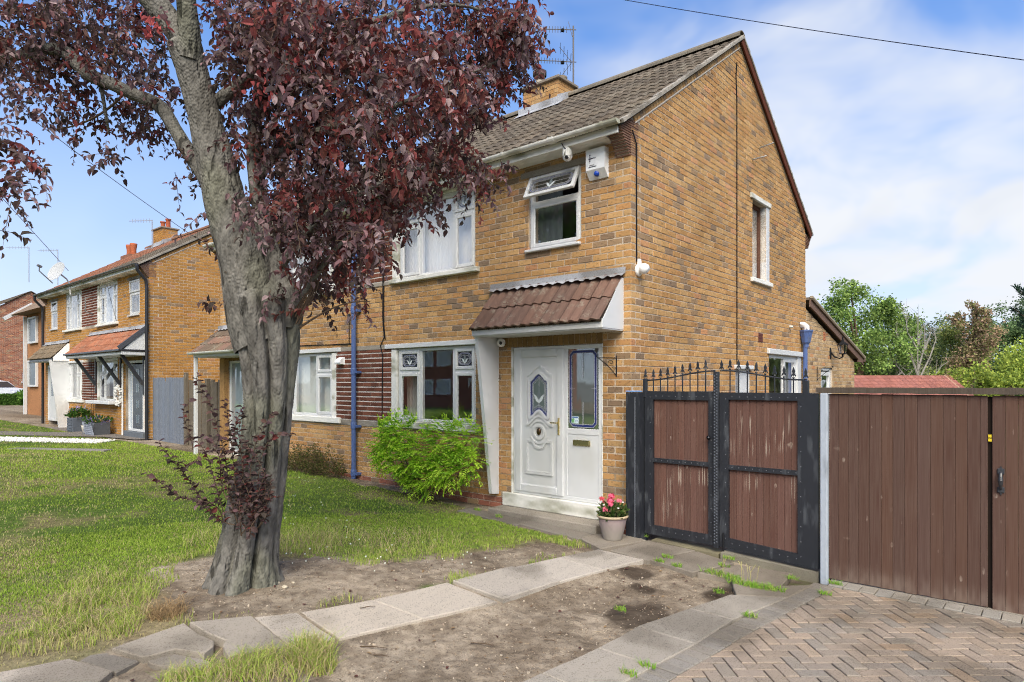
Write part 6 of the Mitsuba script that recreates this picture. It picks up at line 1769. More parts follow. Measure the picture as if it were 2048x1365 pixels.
LIMBS=[[(-1.478,-4.258,-0.006,0.337),(-1.472,-4.252,0.105,0.3148),(-1.461,-4.23,0.258,0.2932),(-1.444,-4.202,0.433,0.2759),(-1.413,-4.162,0.742,0.263),(-1.372,-4.128,1.054,0.2407),(-1.338,-4.099,1.366,0.2318),(-1.314,-4.078,1.723,0.2407),(-1.311,-4.076,2.079,0.2719),(-1.328,-4.09,2.392,0.3165),(-1.354,-4.099,2.616,0.3393)],[(-1.362,-4.133,2.213,0.2225),(-1.43,-4.191,2.613,0.2225),(-1.48,-4.22,2.971,0.2184),(-1.548,-4.278,3.238,0.1961),(-1.609,-4.33,3.506,0.1783),(-1.657,-4.371,3.773,0.1694),(-1.701,-4.422,4.037,0.1513),(-1.721,-4.491,4.331,0.1326),(-1.741,-4.561,4.621,0.1316),(-1.753,-4.623,4.841,0.1394)],[(-1.739,-4.612,4.776,0.1002),(-1.808,-4.697,4.983,0.1085),(-1.886,-4.829,5.17,0.1076),(-1.979,-4.974,5.396,0.1023),(-2.173,-5.14,5.822,0.081),(-2.4,-5.334,6.334,0.0426)],[(-1.699,-4.604,4.679,0.0955),(-1.647,-4.626,4.912,0.086),(-1.615,-4.664,5.14,0.0767),(-1.606,-4.656,5.524,0.0682),(-1.525,-4.587,6.078,0.0469),(-1.427,-4.504,6.59,0.0213)],[(-1.264,-3.996,2.394,0.1927),(-1.282,-3.986,2.666,0.1709),(-1.37,-3.995,2.899,0.1179),(-1.465,-4.01,3.183,0.0823),(-1.554,-4.02,3.471,0.0761),(-1.637,-4.025,3.81,0.0721),(-1.746,-3.987,4.173,0.0638),(-1.798,-3.899,4.643,0.0577),(-1.799,-3.769,5.176,0.0488),(-1.798,-3.637,5.874,0.0347),(-1.685,-3.54,6.668,0.0198)],[(-1.727,-4.365,3.588,0.0809),(-1.863,-4.415,3.784,0.0726),(-2.087,-4.475,4.061,0.0646),(-2.228,-4.529,4.275,0.0605),(-2.376,-4.59,4.473,0.061),(-2.602,-4.717,4.598,0.0567),(-2.8,-4.886,4.717,0.0591),(-2.926,-4.994,4.788,0.0615),(-3.088,-5.132,4.986,0.0615),(-3.232,-5.254,5.033,0.052),(-3.394,-5.393,4.986,0.0426),(-3.574,-5.546,4.967,0.0355),(-3.732,-5.812,5.019,0.0233)],[(-3.502,-5.485,4.977,0.0284),(-3.448,-5.571,5.065,0.0209),(-3.393,-5.654,5.195,0.0114)],[(-2.854,-4.932,4.74,0.0189),(-2.931,-4.866,4.499,0.0168),(-3.014,-4.806,4.307,0.0098)],[(-2.674,-4.779,4.622,0.0118),(-3.156,-4.926,4.444,0.0098),(-3.534,-5.118,4.385,0.0062)],[(-1.727,-4.365,4.374,0.0584),(-1.19,-4.038,4.729,0.0442),(-0.701,-3.753,4.896,0.0326),(-0.239,-3.359,5.113,0.0217),(0.086,-2.818,5.229,0.0112)],[(-1.514,-4.052,3.777,0.0503),(-0.988,-3.866,4.066,0.0353),(-0.503,-3.584,4.201,0.026),(-0.148,-3.149,4.464,0.0177),(0.09,-2.552,4.879,0.0093)],[(-1.37,-3.995,2.809,0.0499),(-0.933,-3.95,3.159,0.0347),(-0.551,-3.756,3.435,0.0234),(-0.305,-3.415,3.68,0.0174),(-0.119,-2.993,3.835,0.0112),(0.037,-2.597,3.717,0.0058)],[(-0.999,-4.007,2.552,0.0304),(-0.746,-3.922,2.838,0.0213),(-0.499,-3.843,3.071,0.0147),(-0.34,-3.708,3.197,0.0084)],[(-0.336,-4.362,4.783,0.0114),(-0.257,-4.36,4.66,0.0094),(-0.176,-4.356,4.501,0.0074)],[(-0.14,-4.391,3.976,0.0064),(-0.131,-4.384,4.05,0.0083),(-0.089,-4.348,4.094,0.0092),(-0.061,-4.324,4.05,0.0055)],[(-1.014,-3.993,2.448,0.007),(-0.882,-3.973,2.686,0.0056),(-0.823,-3.988,3.051,0.0038)],[(-0.973,-3.959,2.48,0.007),(-0.804,-3.906,2.708,0.0056),(-0.775,-3.947,3.072,0.0038)],[(-0.991,-3.974,2.439,0.007),(-0.806,-3.908,2.747,0.0056),(-0.748,-3.924,3.117,0.0038)],[(-1.01,-3.99,2.388,0.007),(-0.837,-3.934,2.694,0.0056),(-0.733,-3.911,3.009,0.0038)],[(-1.047,-4.022,2.457,0.007),(-0.866,-3.959,2.698,0.0056),(-0.761,-3.935,3.121,0.0038)],[(-1.032,-4.009,2.466,0.007),(-0.887,-3.977,2.691,0.0056),(-0.797,-3.966,2.985,0.0038)],[(-0.975,-3.96,2.483,0.007),(-0.822,-3.921,2.718,0.0056),(-0.781,-3.952,3.064,0.0038)],[(-0.972,-3.958,2.476,0.007),(-0.799,-3.902,2.75,0.0056),(-0.652,-3.843,2.984,0.0038)],[(-1.038,-4.014,2.488,0.007),(-0.911,-3.997,2.714,0.0056),(-0.844,-4.006,3.122,0.0038)],[(-1.01,-3.99,2.388,0.007),(-0.853,-3.948,2.726,0.0056),(-0.676,-3.863,3.12,0.0038)],[(-1.003,-3.984,2.47,0.007),(-0.828,-3.927,2.678,0.0056),(-0.801,-3.969,3.042,0.0038)],[(-1.0,-3.982,2.472,0.007),(-0.857,-3.951,2.675,0.0056),(-0.584,-3.785,3.116,0.0038)],[(-0.991,-3.974,2.385,0.007),(-0.851,-3.946,2.708,0.0056),(-0.792,-3.962,3.074,0.0038)],[(-0.994,-3.976,2.424,0.007),(-0.804,-3.906,2.753,0.0056),(-0.726,-3.905,2.989,0.0038)],[(-1.002,-3.983,2.439,0.007),(-0.847,-3.943,2.676,0.0056),(-0.683,-3.868,3.133,0.0038)],[(-0.982,-3.966,2.453,0.007),(-0.824,-3.923,2.742,0.0056),(-0.693,-3.877,3.081,0.0038)],[(-0.984,-3.967,2.358,0.0109),(-0.834,-3.866,2.465,0.0087),(-0.626,-3.754,2.554,0.0065),(-0.422,-3.646,2.565,0.0043)]]
SHOOTS=[[(-1.395,-4.476,0.685),(-1.407,-4.618,0.895),(-1.415,-4.756,1.118),(-1.403,-4.878,1.273),(-1.418,-4.955,1.399)],[(-1.379,-4.462,0.706),(-1.372,-4.654,0.895),(-1.425,-4.83,0.962),(-1.465,-4.93,1.072),(-1.494,-5.02,1.147)],[(-1.362,-4.448,0.727),(-1.311,-4.536,0.957),(-1.309,-4.6,1.194),(-1.321,-4.676,1.365),(-1.39,-4.735,1.414)],[(-1.249,-4.417,0.674),(-1.295,-4.523,0.727),(-1.274,-4.636,0.831),(-1.235,-4.734,0.89)],[(-1.278,-4.402,0.795),(-1.248,-4.482,1.104),(-1.23,-4.532,1.36),(-1.277,-4.573,1.567),(-1.309,-4.6,1.712),(-1.356,-4.64,1.795),(-1.439,-4.645,1.941)],[(-1.217,-4.39,0.717),(-1.2,-4.441,1.062),(-1.176,-4.487,1.401),(-1.198,-4.506,1.609),(-1.221,-4.524,1.733)],[(-1.123,-4.35,0.681),(-1.104,-4.36,1.02),(-1.079,-4.338,1.313),(-1.028,-4.268,1.521),(-0.998,-4.203,1.625)],[(-1.136,-4.387,0.664),(-1.149,-4.424,0.898),(-1.13,-4.407,1.148),(-1.149,-4.424,1.357),(-1.149,-4.398,1.606)],[(-1.088,-4.346,0.643),(-1.076,-4.309,0.891),(-1.06,-4.295,1.185),(-1.014,-4.23,1.393),(-0.87,-4.107,1.436)],[(-1.368,-4.716,1.324),(-1.409,-4.751,1.529),(-1.421,-4.761,1.652),(-1.39,-4.735,1.714)],[(-1.168,-4.414,1.313),(-1.18,-4.451,1.482),(-1.155,-4.429,1.607),(-1.152,-4.4,1.669)],[(-1.041,-4.305,0.685),(-0.99,-4.288,0.815),(-1.009,-4.344,0.759),(-1.056,-4.384,0.613)],[(-1.248,-4.482,0.895),(-1.246,-4.546,1.194),(-1.227,-4.596,1.365),(-1.29,-4.649,1.447)],[(-1.321,-4.676,1.303),(-1.332,-4.751,1.207),(-1.388,-4.799,1.227)],[(-1.123,-4.35,1.311),(-1.151,-4.465,1.298),(-1.196,-4.569,1.324),(-1.265,-4.628,1.303)],[(-1.202,-4.417,0.693),(-1.202,-4.483,0.908),(-1.248,-4.535,1.196)],[(-1.065,-4.299,0.734),(-0.979,-4.292,0.838),(-0.932,-4.265,1.09)],[(-1.175,-4.394,0.587),(-1.133,-4.423,0.718),(-1.01,-4.332,0.921)],[(-1.091,-4.322,0.837),(-0.987,-4.299,0.942),(-1.132,-4.436,1.42)],[(-1.186,-4.403,0.593),(-1.061,-4.362,0.772),(-1.236,-4.524,0.798)],[(-1.179,-4.397,0.768),(-1.107,-4.401,1.021),(-1.142,-4.444,1.005)],[(-1.112,-4.339,0.848),(-1.115,-4.408,1.015),(-0.989,-4.314,1.053)],[(-1.133,-4.358,0.669),(-1.039,-4.343,0.802),(-0.962,-4.29,0.919)],[(-1.082,-4.314,0.648),(-0.973,-4.287,0.804),(-1.111,-4.418,0.848)],[(-1.118,-4.345,0.836),(-1.044,-4.347,0.905),(-0.974,-4.301,1.106)],[(-1.217,-4.429,0.836),(-1.166,-4.452,1.003),(-1.171,-4.469,1.085)],[(-1.127,-4.353,0.593),(-1.066,-4.366,0.842),(-1.173,-4.471,1.186)],[(-1.049,-4.286,0.72),(-0.99,-4.302,0.884),(-0.873,-4.215,0.926)],[(-1.096,-4.326,0.72),(-1.069,-4.369,0.923),(-0.967,-4.295,0.942)]]



def resample(L, step):
    A = np.array(L)
    t = np.r_[0, np.cumsum(np.linalg.norm(np.diff(A[:, :3], axis=0), axis=1))]
    n = max(3, int(t[-1] / step))
    return CubicSpline(t, A)(np.linspace(0, t[-1], n)) if len(A) > 2 else np.array([A[0] + (A[1] - A[0]) * k for k in np.linspace(0, 1, n)])


def limb_mesh(L, step, sides, rough=.10, trunk=False, seed=0):
    A = resample(L, step)
    p, r = A[:, :3], np.maximum(A[:, 3], .001)
    t = np.gradient(p, axis=0)
    t /= np.linalg.norm(t, axis=1, keepdims=True)
    if trunk:
        t = np.tile([0, 0, 1.0], (len(p), 1))
    a = np.cross(t[0], [.3, 1, 0] if trunk else ([0, 0, 1.0] if abs(t[0][2]) < .9 else [1.0, 0, 0]))
    an = np.arange(sides) * 2 * np.pi / sides
    rows = []
    for i in range(len(p)):
        a = a - t[i] * np.dot(a, t[i])
        a /= np.linalg.norm(a)
        b = np.cross(t[i], a)
        d = np.cos(an)[:, None] * a + np.sin(an)[:, None] * b
        q = p[i] + d * r[i]
        nn = meshkit.fbm(q * [2.6, 2.6, 1.3] + seed, 3, seed=seed + 1) - .5
        n2_ = meshkit.fbm(q * [13, 13, 6] + seed, 3, seed=seed + 5) - .5
        rg = 1 - np.abs(2 * meshkit.fbm(q * [8, 8, 1.5] + seed, 3, seed=seed + 9) - 1)
        k = 1 + rough * 1.5 * nn + rough * .6 * n2_ - rough * .30 * np.clip((rg - .86) / .10, 0, 1)
        if trunk:
            z = p[i][2]
            tw = an + .22 * z
            ridge = sum(w * np.exp(-((np.angle(np.exp(1j * (tw - c)))) / s) ** 2) for c, w, s in ((.4, .12, .33), (1.4, .10, .3), (2.1, .10, .25), (2.93, .13, .26), (3.8, .13, .26), (4.7, .12, .34), (5.6, .10, .3)))
            crease = sum(w * np.exp(-((np.angle(np.exp(1j * (tw - c)))) / .075) ** 2) for c, w in ((.9, .22), (1.75, .18), (2.50, .22), (3.38, .30), (4.25, .2), (5.2, .22), (6.0, .2)))
            flare = math.exp(-max(0, z - .10) / .16)
            k = k * (.81 + ridge - crease + flare * (.24 * np.clip(np.sin(tw * 3 + .7), 0, 1) + .12 * np.clip(np.sin(tw * 5), 0, 1)))
        rows.append(p[i] + d * (r[i] * k)[:, None])
    V = np.concatenate(rows)
    i, j = np.meshgrid(np.arange(len(p) - 1), np.arange(sides), indexing='ij')
    Q = np.stack([i * sides + j, i * sides + (j + 1) % sides, (i + 1) * sides + (j + 1) % sides, (i + 1) * sides + j], -1).reshape(-1, 4)
    n0 = len(V)
    V = np.vstack([V, p[-1] + t[-1] * r[-1] * .7])
    F = np.vstack([Q[:, [0, 1, 2]], Q[:, [0, 2, 3]], [[(len(p) - 1) * sides + k, (len(p) - 1) * sides + (k + 1) % sides, n0] for k in range(sides)]])
    return M().add(V, F)


TR = root('plum_tree', 'copper-leaved plum tree with a thick fluted grey trunk on the front lawn', 'tree')
E(TR + '__trunk', limb_mesh(LIMBS[0], .014, 168, .10, True, 3), 'm_bark', True)
for i, Lb_ in enumerate(LIMBS[1:], 1):
    big = Lb_[0][3] > .05
    E(TR + ('__limb' if big or Lb_[0][3] > .02 else '__branch'), limb_mesh(Lb_, .018 if big else .06, 72 if big else 8, .10 if big else .05, False, i), 'm_bark' if Lb_[0][3] > .012 else 'm_twig', True)

MAUVE = np.array([[.24, .135, .145], [.31, .195, .205], [.185, .11, .12], [.20, .15, .145], [.40, .295, .30]])
REDL = np.array([[.24, .07, .068], [.29, .085, .082], [.18, .055, .052], [.21, .085, .07], [.16, .06, .055]])
DARKL = np.array([[.10, .066, .062], [.115, .075, .076], [.085, .068, .058], [.13, .078, .068]])


def leaves(base, axis, nrm, size, col, wide=.62, fold=.18, curl=.12):
    """many folded, curled leaves as one vertex/face array"""
    n = len(base)
    axis = axis / np.linalg.norm(axis, axis=1, keepdims=True)
    side = np.cross(axis, nrm)
    side /= np.linalg.norm(side, axis=1, keepdims=True) + 1e-9
    up = np.cross(side, axis)
    s = size[:, None]
    mid = lambda t, w, h: base + axis * s * t + side * s * w * wide + up * s * h
    P = [mid(0, 0, 0), mid(.30, -.42, fold), mid(.32, 0, .02), mid(.30, .42, fold), mid(.68, -.36, fold * .8 - curl * .4), mid(.70, 0, -curl * .6), mid(.68, .36, fold * .8 - curl * .4), mid(1.0, 0, -curl * 1.6)]
    V = np.stack(P, 1).reshape(-1, 3)
    f = np.array([(0, 2, 1), (0, 3, 2), (1, 2, 5), (1, 5, 4), (2, 3, 6), (2, 6, 5), (4, 5, 7), (5, 6, 7)])
    F = (f[None] + (np.arange(n) * 8)[:, None, None]).reshape(-1, 3)
    C = np.repeat(col, 8, axis=0)
    return V, F, C


RT = np.random.default_rng(77)
LB, LA, LN, LS, LC = [], [], [], [], []
twm = M()
for (bx, by, bz, br, dens) in BLOBS:
    nl = int(dens * 1.75 * math.pi * br * br / .0018)
    if bz > 5.2:
        nl = int(nl * .75)
    per = 11
    for _ in range(max(1, nl // per)):
        d = RT.normal(0, 1, 3)
        d /= np.linalg.norm(d)
        rr = br * RT.uniform(0, 1) ** .40
        c = np.array([bx, by, bz]) + d * rr * [1, 1, .95]
        dr_ = d * .7 + RT.normal(0, .6, 3) + [0, 0, -.25]
        dr_ /= np.linalg.norm(dr_)
        ln = RT.uniform(.16, .34)
        p0 = c - dr_ * ln * .5
        sag = np.array([0, 0, -.10 * ln])
        pts = np.array([p0 + dr_ * ln * t + sag * t * t * 3 for t in (0, .35, .7, 1)])
        v0 = RT.normal(0, 1, 3)
        a = np.cross(dr_, v0)
        a /= np.linalg.norm(a)
        b_ = np.cross(dr_, a)
        if True:
            twm.tube(pts, [.0034, .0027, .002, .0012], 3, cap=False)
        t = np.linspace(.05, 1.0, per) + RT.uniform(-.04, .04, per)
        q = p0 + np.outer(t, dr_) * ln + np.outer(t * t * 3, sag)
        ang = np.arange(per) * 2.4 + RT.uniform(0, 6)
        out = np.cos(ang)[:, None] * a + np.sin(ang)[:, None] * b_
        ax = out * .8 + dr_ * .55 + np.array([0, 0, -.55]) + RT.normal(0, .22, (per, 3))
        nr = np.array([0, 0, 1.0]) + d * .6 + RT.normal(0, .45, (per, 3))
        LB.append(q)
        LA.append(ax)
        LN.append(nr)
        LS.append(.04 + .042 * RT.random(per) ** 1.5 * (1 + .3 * RT.random()))
        edge = np.clip((bx * .76 + by * -.05 + 1.0) / 2.0, 0, 1)    # thinner, redder foliage on the house side of the crown
        k = RT.random()
        redp = .15 + .36 * edge
        pal = REDL if k < redp else (MAUVE if k < redp + .45 else DARKL)
        LC.append(pal[RT.integers(len(pal), size=per)] * RT.uniform(.75, 1.25, (per, 1)))
LB, LA, LN, LS, LC = (np.concatenate(x) for x in (LB, LA, LN, LS, LC))
dv = LB - EYE
zc = dv @ FWD
xc = dv @ np.array([.7608, .6490, 0])
vis = (zc > .5) & (np.abs(xc / zc) < .78) & (dv[:, 2] / zc < .57)
order = np.argsort(np.where(vis, -LS / np.maximum(zc, .1), 9.0))
named = order[:300]
for i in named:
    V, F, C = leaves(LB[i:i + 1], LA[i:i + 1], LN[i:i + 1], LS[i:i + 1] * 1.1, LC[i:i + 1])
    E(TR + '__crown__leaf', M().add(V, F, C), 'm_leaf')
V, F, C = leaves(LB[order[300:]], LA[order[300:]], LN[order[300:]], LS[order[300:]], LC[order[300:]])
E(TR + '__crown', M().add(V, F, C), 'm_leaf', kind='stuff')
E(TR + '__twigs', twm, 'm_twig', kind='stuff')
# bright young red sprays
m = M()
for (cx, cy, cz, r_) in [(float(x), float(y), float(z), r) for x, y, z, r in ((-.24, -5.42, 4.11, .07), (-.36, -4.62, 4.05, .12), (-.16, -4.60, 4.16, .09), (-.02, -4.30, 3.60, .06))]:
    n = 26
    q = np.array([cx, cy, cz]) + RT.normal(0, r_ * .6, (n, 3))
    ax = RT.normal(0, .5, (n, 3)) + [0, 0, -.6]
    V, F, C = leaves(q, ax, RT.normal(0, .5, (n, 3)) + [0, 0, 1], RT.uniform(.04, .065, n), np.array([.42, .10, .10]) * RT.uniform(.7, 1.2, (n, 1)))
    m.add(V, F, C)
E(TR + '__young_leaves', m, 'm_leaf', kind='stuff')
# shoots from the foot of the trunk
for si, pts in enumerate(SHOOTS):
    A = resample([(*p, 1 - k / len(pts)) for k, p in enumerate(pts)], .02)
    sh = E(TR + '__basal_shoot', M().tube(A[:, :3], np.linspace(.0055, .0018, len(A)), 5), 'm_twig', True)
    n = len(A)
    k = max(8, int(np.linalg.norm(np.diff(A[:, :3], axis=0), axis=1).sum() / .021))
    if si >= 15:
        k = int(k * 1.6)
    ii = np.linspace(n * .16, n - 1, k).astype(int)
    q = A[ii, :3]
    tg = np.gradient(A[:, :3], axis=0)[ii]
    tg /= np.linalg.norm(tg, axis=1, keepdims=True)
    ang = np.arange(k) * 2.4 + si
    o1 = np.stack([np.cos(ang), np.sin(ang), 0 * ang], 1)
    ax = o1 * .9 + tg * .45 + RT.normal(0, .25, (k, 3)) + [0, 0, -.1]
    pal = np.concatenate([MAUVE[:4] * .6, DARKL, DARKL * .9, REDL[2:3] * .8])
    V, F, C = leaves(q, ax, np.array([0, 0, 1.0]) + RT.normal(0, .5, (k, 3)), RT.uniform(.040, .078, k) * (.7 if si >= 15 else 1), pal[RT.integers(len(pal), size=k)] * RT.uniform(.8, 1.2, (k, 1)), wide=.75)
    E(sh + '__leaves', M().add(V, F, C), 'm_leaf', kind='stuff')

# ================================================================ shrubs by the wall
k = root('shrub', 'bright green feathery shrub under the near ground-floor window', 'shrub')
Rs = np.random.default_rng(31)
st_ = np.array([-3.24, -.42, .06])
SB = [(-4.12, -.42, .98, .32), (-3.68, -.48, 1.08, .32), (-3.2, -.46, .86, .36), (-2.75, -.46, 1.04, .33), (-2.40, -.44, 1.05, .30), (-3.62, -.5, .68, .30), (-2.72, -.5, .66, .30), (-4.22, -.42, .74, .26), (-2.45, -.42, .75, .26), (-3.1, -.45, .46, .26), (-3.95, -.5, 1.15, .2), (-3.55, -.42, .42, .2)]
stem = M()
bs, axs, nrs, szs, cls = [], [], [], [], []
for (x, y, z, r) in SB:
    tip = np.array([x, y, z])
    m1 = st_ * .5 + tip * .5 + [0, 0, -.12]
    A = resample([(*st_, .014), (*m1, .010), (*tip, .005)], .05)
    stem.tube(A[:, :3], A[:, 3], 6)
    for _ in range(int(300 * r)):
        d = Rs.normal(0, 1, 3)
        d[1] = -abs(d[1]) if Rs.random() < .7 else d[1]
        d /= np.linalg.norm(d)
        p0 = tip + d * r * Rs.uniform(.35, .9)
        ra = d + np.array([0, -.2, .15]) + Rs.normal(0, .35, 3)
        ra /= np.linalg.norm(ra)
        ln = Rs.uniform(.10, .19)
        sd = np.cross(ra, [0, 0, 1.0])
        sd /= np.linalg.norm(sd) + 1e-9
        yel = Rs.random()
        base = np.array([.42, .66, .05]) if yel < .45 else np.array([.56, .76, .09]) if yel < .75 else np.array([.28, .52, .05])
        for q in range(5):
            t = .15 + .2 * q
            c = p0 + ra * ln * t + np.array([0, 0, -.25 * ln * t * t])
            for sgn in (-1, 1):
                bs.append(c); axs.append(sd * sgn + ra * .7 + [0, 0, -.15]); nrs.append(np.array([0, 0, 1]) + Rs.normal(0, .25, 3)); szs.append(Rs.uniform(.052, .08) * (1 - .25 * abs(t - .5))); cls.append(base * Rs.uniform(.8, 1.2))
        bs.append(p0 + ra * ln); axs.append(ra); nrs.append([0, 0, 1.0]); szs.append(.06); cls.append(base)
V, F, C = leaves(np.array(bs), np.array(axs), np.array(nrs), np.array(szs), np.array(cls), wide=.42, fold=.08, curl=.06)
E(k + '__foliage', M().add(V, F, C), 'm_green', kind='stuff')
E(k + '__stem', stem, 'm_twig', True)
k = root('shrub', 'scrubby half-dry bush against the wall between the trunk and the blue downpipe', 'shrub')
bs, axs, nrs, szs, cls = [], [], [], [], []
stem = M()
for i in range(130):
    x = Rs.uniform(-7.5, -5.75)
    p0 = np.array([x, Rs.uniform(-.42, -.08), float(gz(x, -.2))])
    tip = p0 + [Rs.normal(0, .16), Rs.uniform(-.22, 0), Rs.uniform(.2, .62) * (1 - .3 * ((x + 6.6) / .9) ** 2)]
    pm = (p0 + tip) / 2 + Rs.normal(0, .05, 3)
    stem.tube([p0, pm, tip], [.004, .003, .0015], 3, cap=False)
    for q in range(42):
        t = Rs.uniform(.2, 1)
        c = p0 + (tip - p0) * t + Rs.normal(0, .03, 3)
        bs.append(c); axs.append(Rs.normal(0, 1, 3)); nrs.append(Rs.normal(0, 1, 3)); szs.append(Rs.uniform(.022, .045))
        cls.append(np.array([(.10, .13, .035), (.16, .15, .05), (.20, .155, .085), (.07, .09, .025), (.16, .11, .06)][Rs.integers(5)]) * Rs.uniform(.8, 1.2))
V, F, C = leaves(np.array(bs), np.array(axs), np.array(nrs), np.array(szs), np.array(cls), wide=.5)
E(k + '__foliage', M().add(V, F, C), 'm_green', kind='stuff')
E(k + '__stems', stem, 'm_twig', kind='stuff')

# ================================================================ trees beyond the gardens
BG = {'t0':[(-4.64,30.21,6.27,1.05),(-5.14,29.79,4.82,1.27),(-3.97,32.1,5.32,1.57),(-2.83,33.07,5.04,1.14),(-4.44,30.39,3.5,1.58),(-3.14,31.5,3.24,1.58),(-5.44,29.53,3.24,1.19),(-2.22,33.6,3.96,0.98),(-4.44,30.39,6.93,0.53),(-2.94,31.67,5.88,0.47),(-5.64,29.36,4.69,0.79)],'t1':[(-3.22,41.94,4.54,1.47),(-1.99,43.0,4.38,1.56),(-2.73,42.36,2.91,1.63),(-3.97,41.31,2.75,1.63)],'t2':[(-0.96,38.61,4.14,1.24),(-0.29,39.19,4.87,1.0),(-0.96,38.61,2.67,1.47),(0.05,39.47,3.25,1.33)],'t3':[(0.47,37.21,5.97,0.5),(0.47,37.21,5.14,0.78),(0.62,37.33,4.3,1.06),(0.15,36.93,3.32,1.0),(-0.17,36.66,2.48,1.0),(-0.38,36.48,5.41,0.45)],'t4':[(1.06,44.28,5.43,1.33),(2.03,45.11,5.27,1.53),(1.54,44.69,3.84,1.75),(2.87,45.83,5.91,1.75),(0.7,43.97,4.32,1.27)],'t5':[(1.07,29.83,1.92,0.98),(1.96,30.59,2.15,1.12),(2.75,31.26,2.61,1.21),(0.19,29.08,1.68,0.84),(3.46,31.87,2.73,1.4)],'t6':[(-3.05,27.63,1.8,1.44),(-1.5,28.95,1.68,1.44),(-4.42,26.46,2.04,0.96)]}
BARE = [[(-1.17,29.24,1.68),(-1.22,29.19,3.0),(-1.2,29.2,4.92)],[(-1.17,29.24,2.04),(-1.41,29.03,3.0),(-1.83,28.67,3.72),(-2.05,28.49,4.44)],[(-1.2,29.2,2.52),(-0.95,29.42,3.72),(-0.98,29.39,4.68)],[(-1.17,29.24,2.04),(-0.77,29.58,3.12),(-0.55,29.77,3.96),(-0.62,29.7,4.44)],[(-1.28,29.14,1.56),(-1.86,28.64,2.52),(-2.23,28.33,3.12)],[(-1.09,29.3,1.8),(-0.49,29.81,2.4),(-0.31,29.97,2.76)],[(-1.22,29.19,3.48),(-1.59,28.88,4.32),(-1.64,28.83,4.92)],[(-0.95,29.42,3.48),(-0.73,29.61,4.32)],[(-1.41,29.03,3.0),(-1.53,28.92,3.72)],[(-1.2,29.2,3.72),(-1.09,29.3,4.44)],[(-1.77,28.72,2.4),(-2.05,28.49,2.16)]]
CON = [[(3.87,11.19,2.71),(3.54,10.9,3.63),(3.32,10.72,3.93)],[(3.87,11.19,2.71),(3.45,10.83,3.3),(3.26,10.66,3.5)],[(3.95,11.26,2.38),(3.54,10.9,3.03),(3.37,10.76,3.14)]]
GRN = {'t0': [(0.192, 0.309, 0.082), (0.288, 0.419, 0.118), (0.126, 0.201, 0.059), (0.384, 0.512, 0.141)], 't1': [(0.144, 0.186, 0.094), (0.192, 0.232, 0.118), (0.096, 0.132, 0.070)], 't2': [(0.327, 0.387, 0.118), (0.423, 0.433, 0.141), (0.212, 0.278, 0.094)],
       't3': [(0.419, 0.290, 0.192), (0.480, 0.324, 0.224), (0.279, 0.243, 0.120), (0.232, 0.257, 0.096)], 't4': [(0.153, 0.232, 0.107), (0.212, 0.309, 0.130), (0.115, 0.171, 0.082)], 't5': [(0.384, 0.479, 0.094), (0.519, 0.589, 0.118), (0.251, 0.340, 0.082)], 't6': [(0.105, 0.155, 0.070), (0.153, 0.217, 0.082), (0.078, 0.116, 0.051)]}
BLAB = {'t0': 'tall fresh green tree rising just right of the extension roof', 't1': 'dull dark green tree behind the bare grey branches', 't2': 'yellow-green tree in the middle of the background trees', 't3': 'tree with withered brown leaves at its top and side', 't4': 'broad mid-green tree at the right edge behind the brown gates',
        't5': 'rounded yellow-green bush above the right end of the brown gates', 't6': 'dark green bushes close behind the red garage roof'}
RB = np.random.default_rng(99)
for key in ('t0', 't1', 't2', 't3', 't4', 't5', 't6'):
    k = root('background_tree' if key not in ('t5', 't6') else 'background_bush', BLAB[key], 'tree' if key not in ('t5', 't6') else 'bush')
    pts, cl = [], []
    cen = np.array([b[:3] for b in BG[key]])
    f_ = 1.15 if key == 't6' else 1.0
    for (x, y, z, r) in BG[key]:
        c0 = EYE + (np.array([x, y, z]) - EYE) * f_
        for s_ in range(16):
            d = RB.normal(0, 1, 3)
            d /= np.linalg.norm(d)
            sc = c0 + d * r * RB.uniform(.35, 1.0)
            tonek = RB.uniform(.7, 1.25)
            n = int(95 * r * r) + 16
            pts.append(sc + RB.normal(0, r * .17, (n, 3)))
            pal = np.array(GRN[key])
            cl.append(pal[RB.integers(len(pal), size=n)] * tonek * RB.uniform(.8, 1.2, (n, 1)))
    P, C0 = np.concatenate(pts), np.concatenate(cl)
    n = len(P)
    ax, sd = RB.normal(0, 1, (n, 3)), RB.normal(0, 1, (n, 3))
    ax /= np.linalg.norm(ax, axis=1, keepdims=True)
    sd = np.cross(ax, sd)
    sd /= np.linalg.norm(sd, axis=1, keepdims=True)
    s_ = RB.uniform(.09, .17, (n, 1))
    V = np.stack([P, P + ax * s_ * .5 + sd * s_ * .34, P + ax * s_, P + ax * s_ * .5 - sd * s_ * .34], 1).reshape(-1, 3)
    F = (np.array([[0, 1, 2], [0, 2, 3]])[None] + (np.arange(n) * 4)[:, None, None]).reshape(-1, 3)
    E(k + '__crown', M().add(V, F, np.repeat(C0, 4, axis=0)), 'm_green', kind='stuff')
    tb_ = cen.mean(0)
    m = M()
    for b in BG[key][::2]:
        q0 = np.array([tb_[0], tb_[1], -.3])
        m.tube([q0, q0 + [0, 0, max(.4, tb_[2] * .45)], (np.array(b[:3]) + [tb_[0], tb_[1], tb_[2] * .6]) / 2, np.array(b[:3])], [.16, .12, .07, .03], 6)
    E(k + '__trunk', m, 'm_twig', True)
k = root('background_tree', 'bare grey branching tree standing between the garage roof and the green trees', 'tree')
m = M()
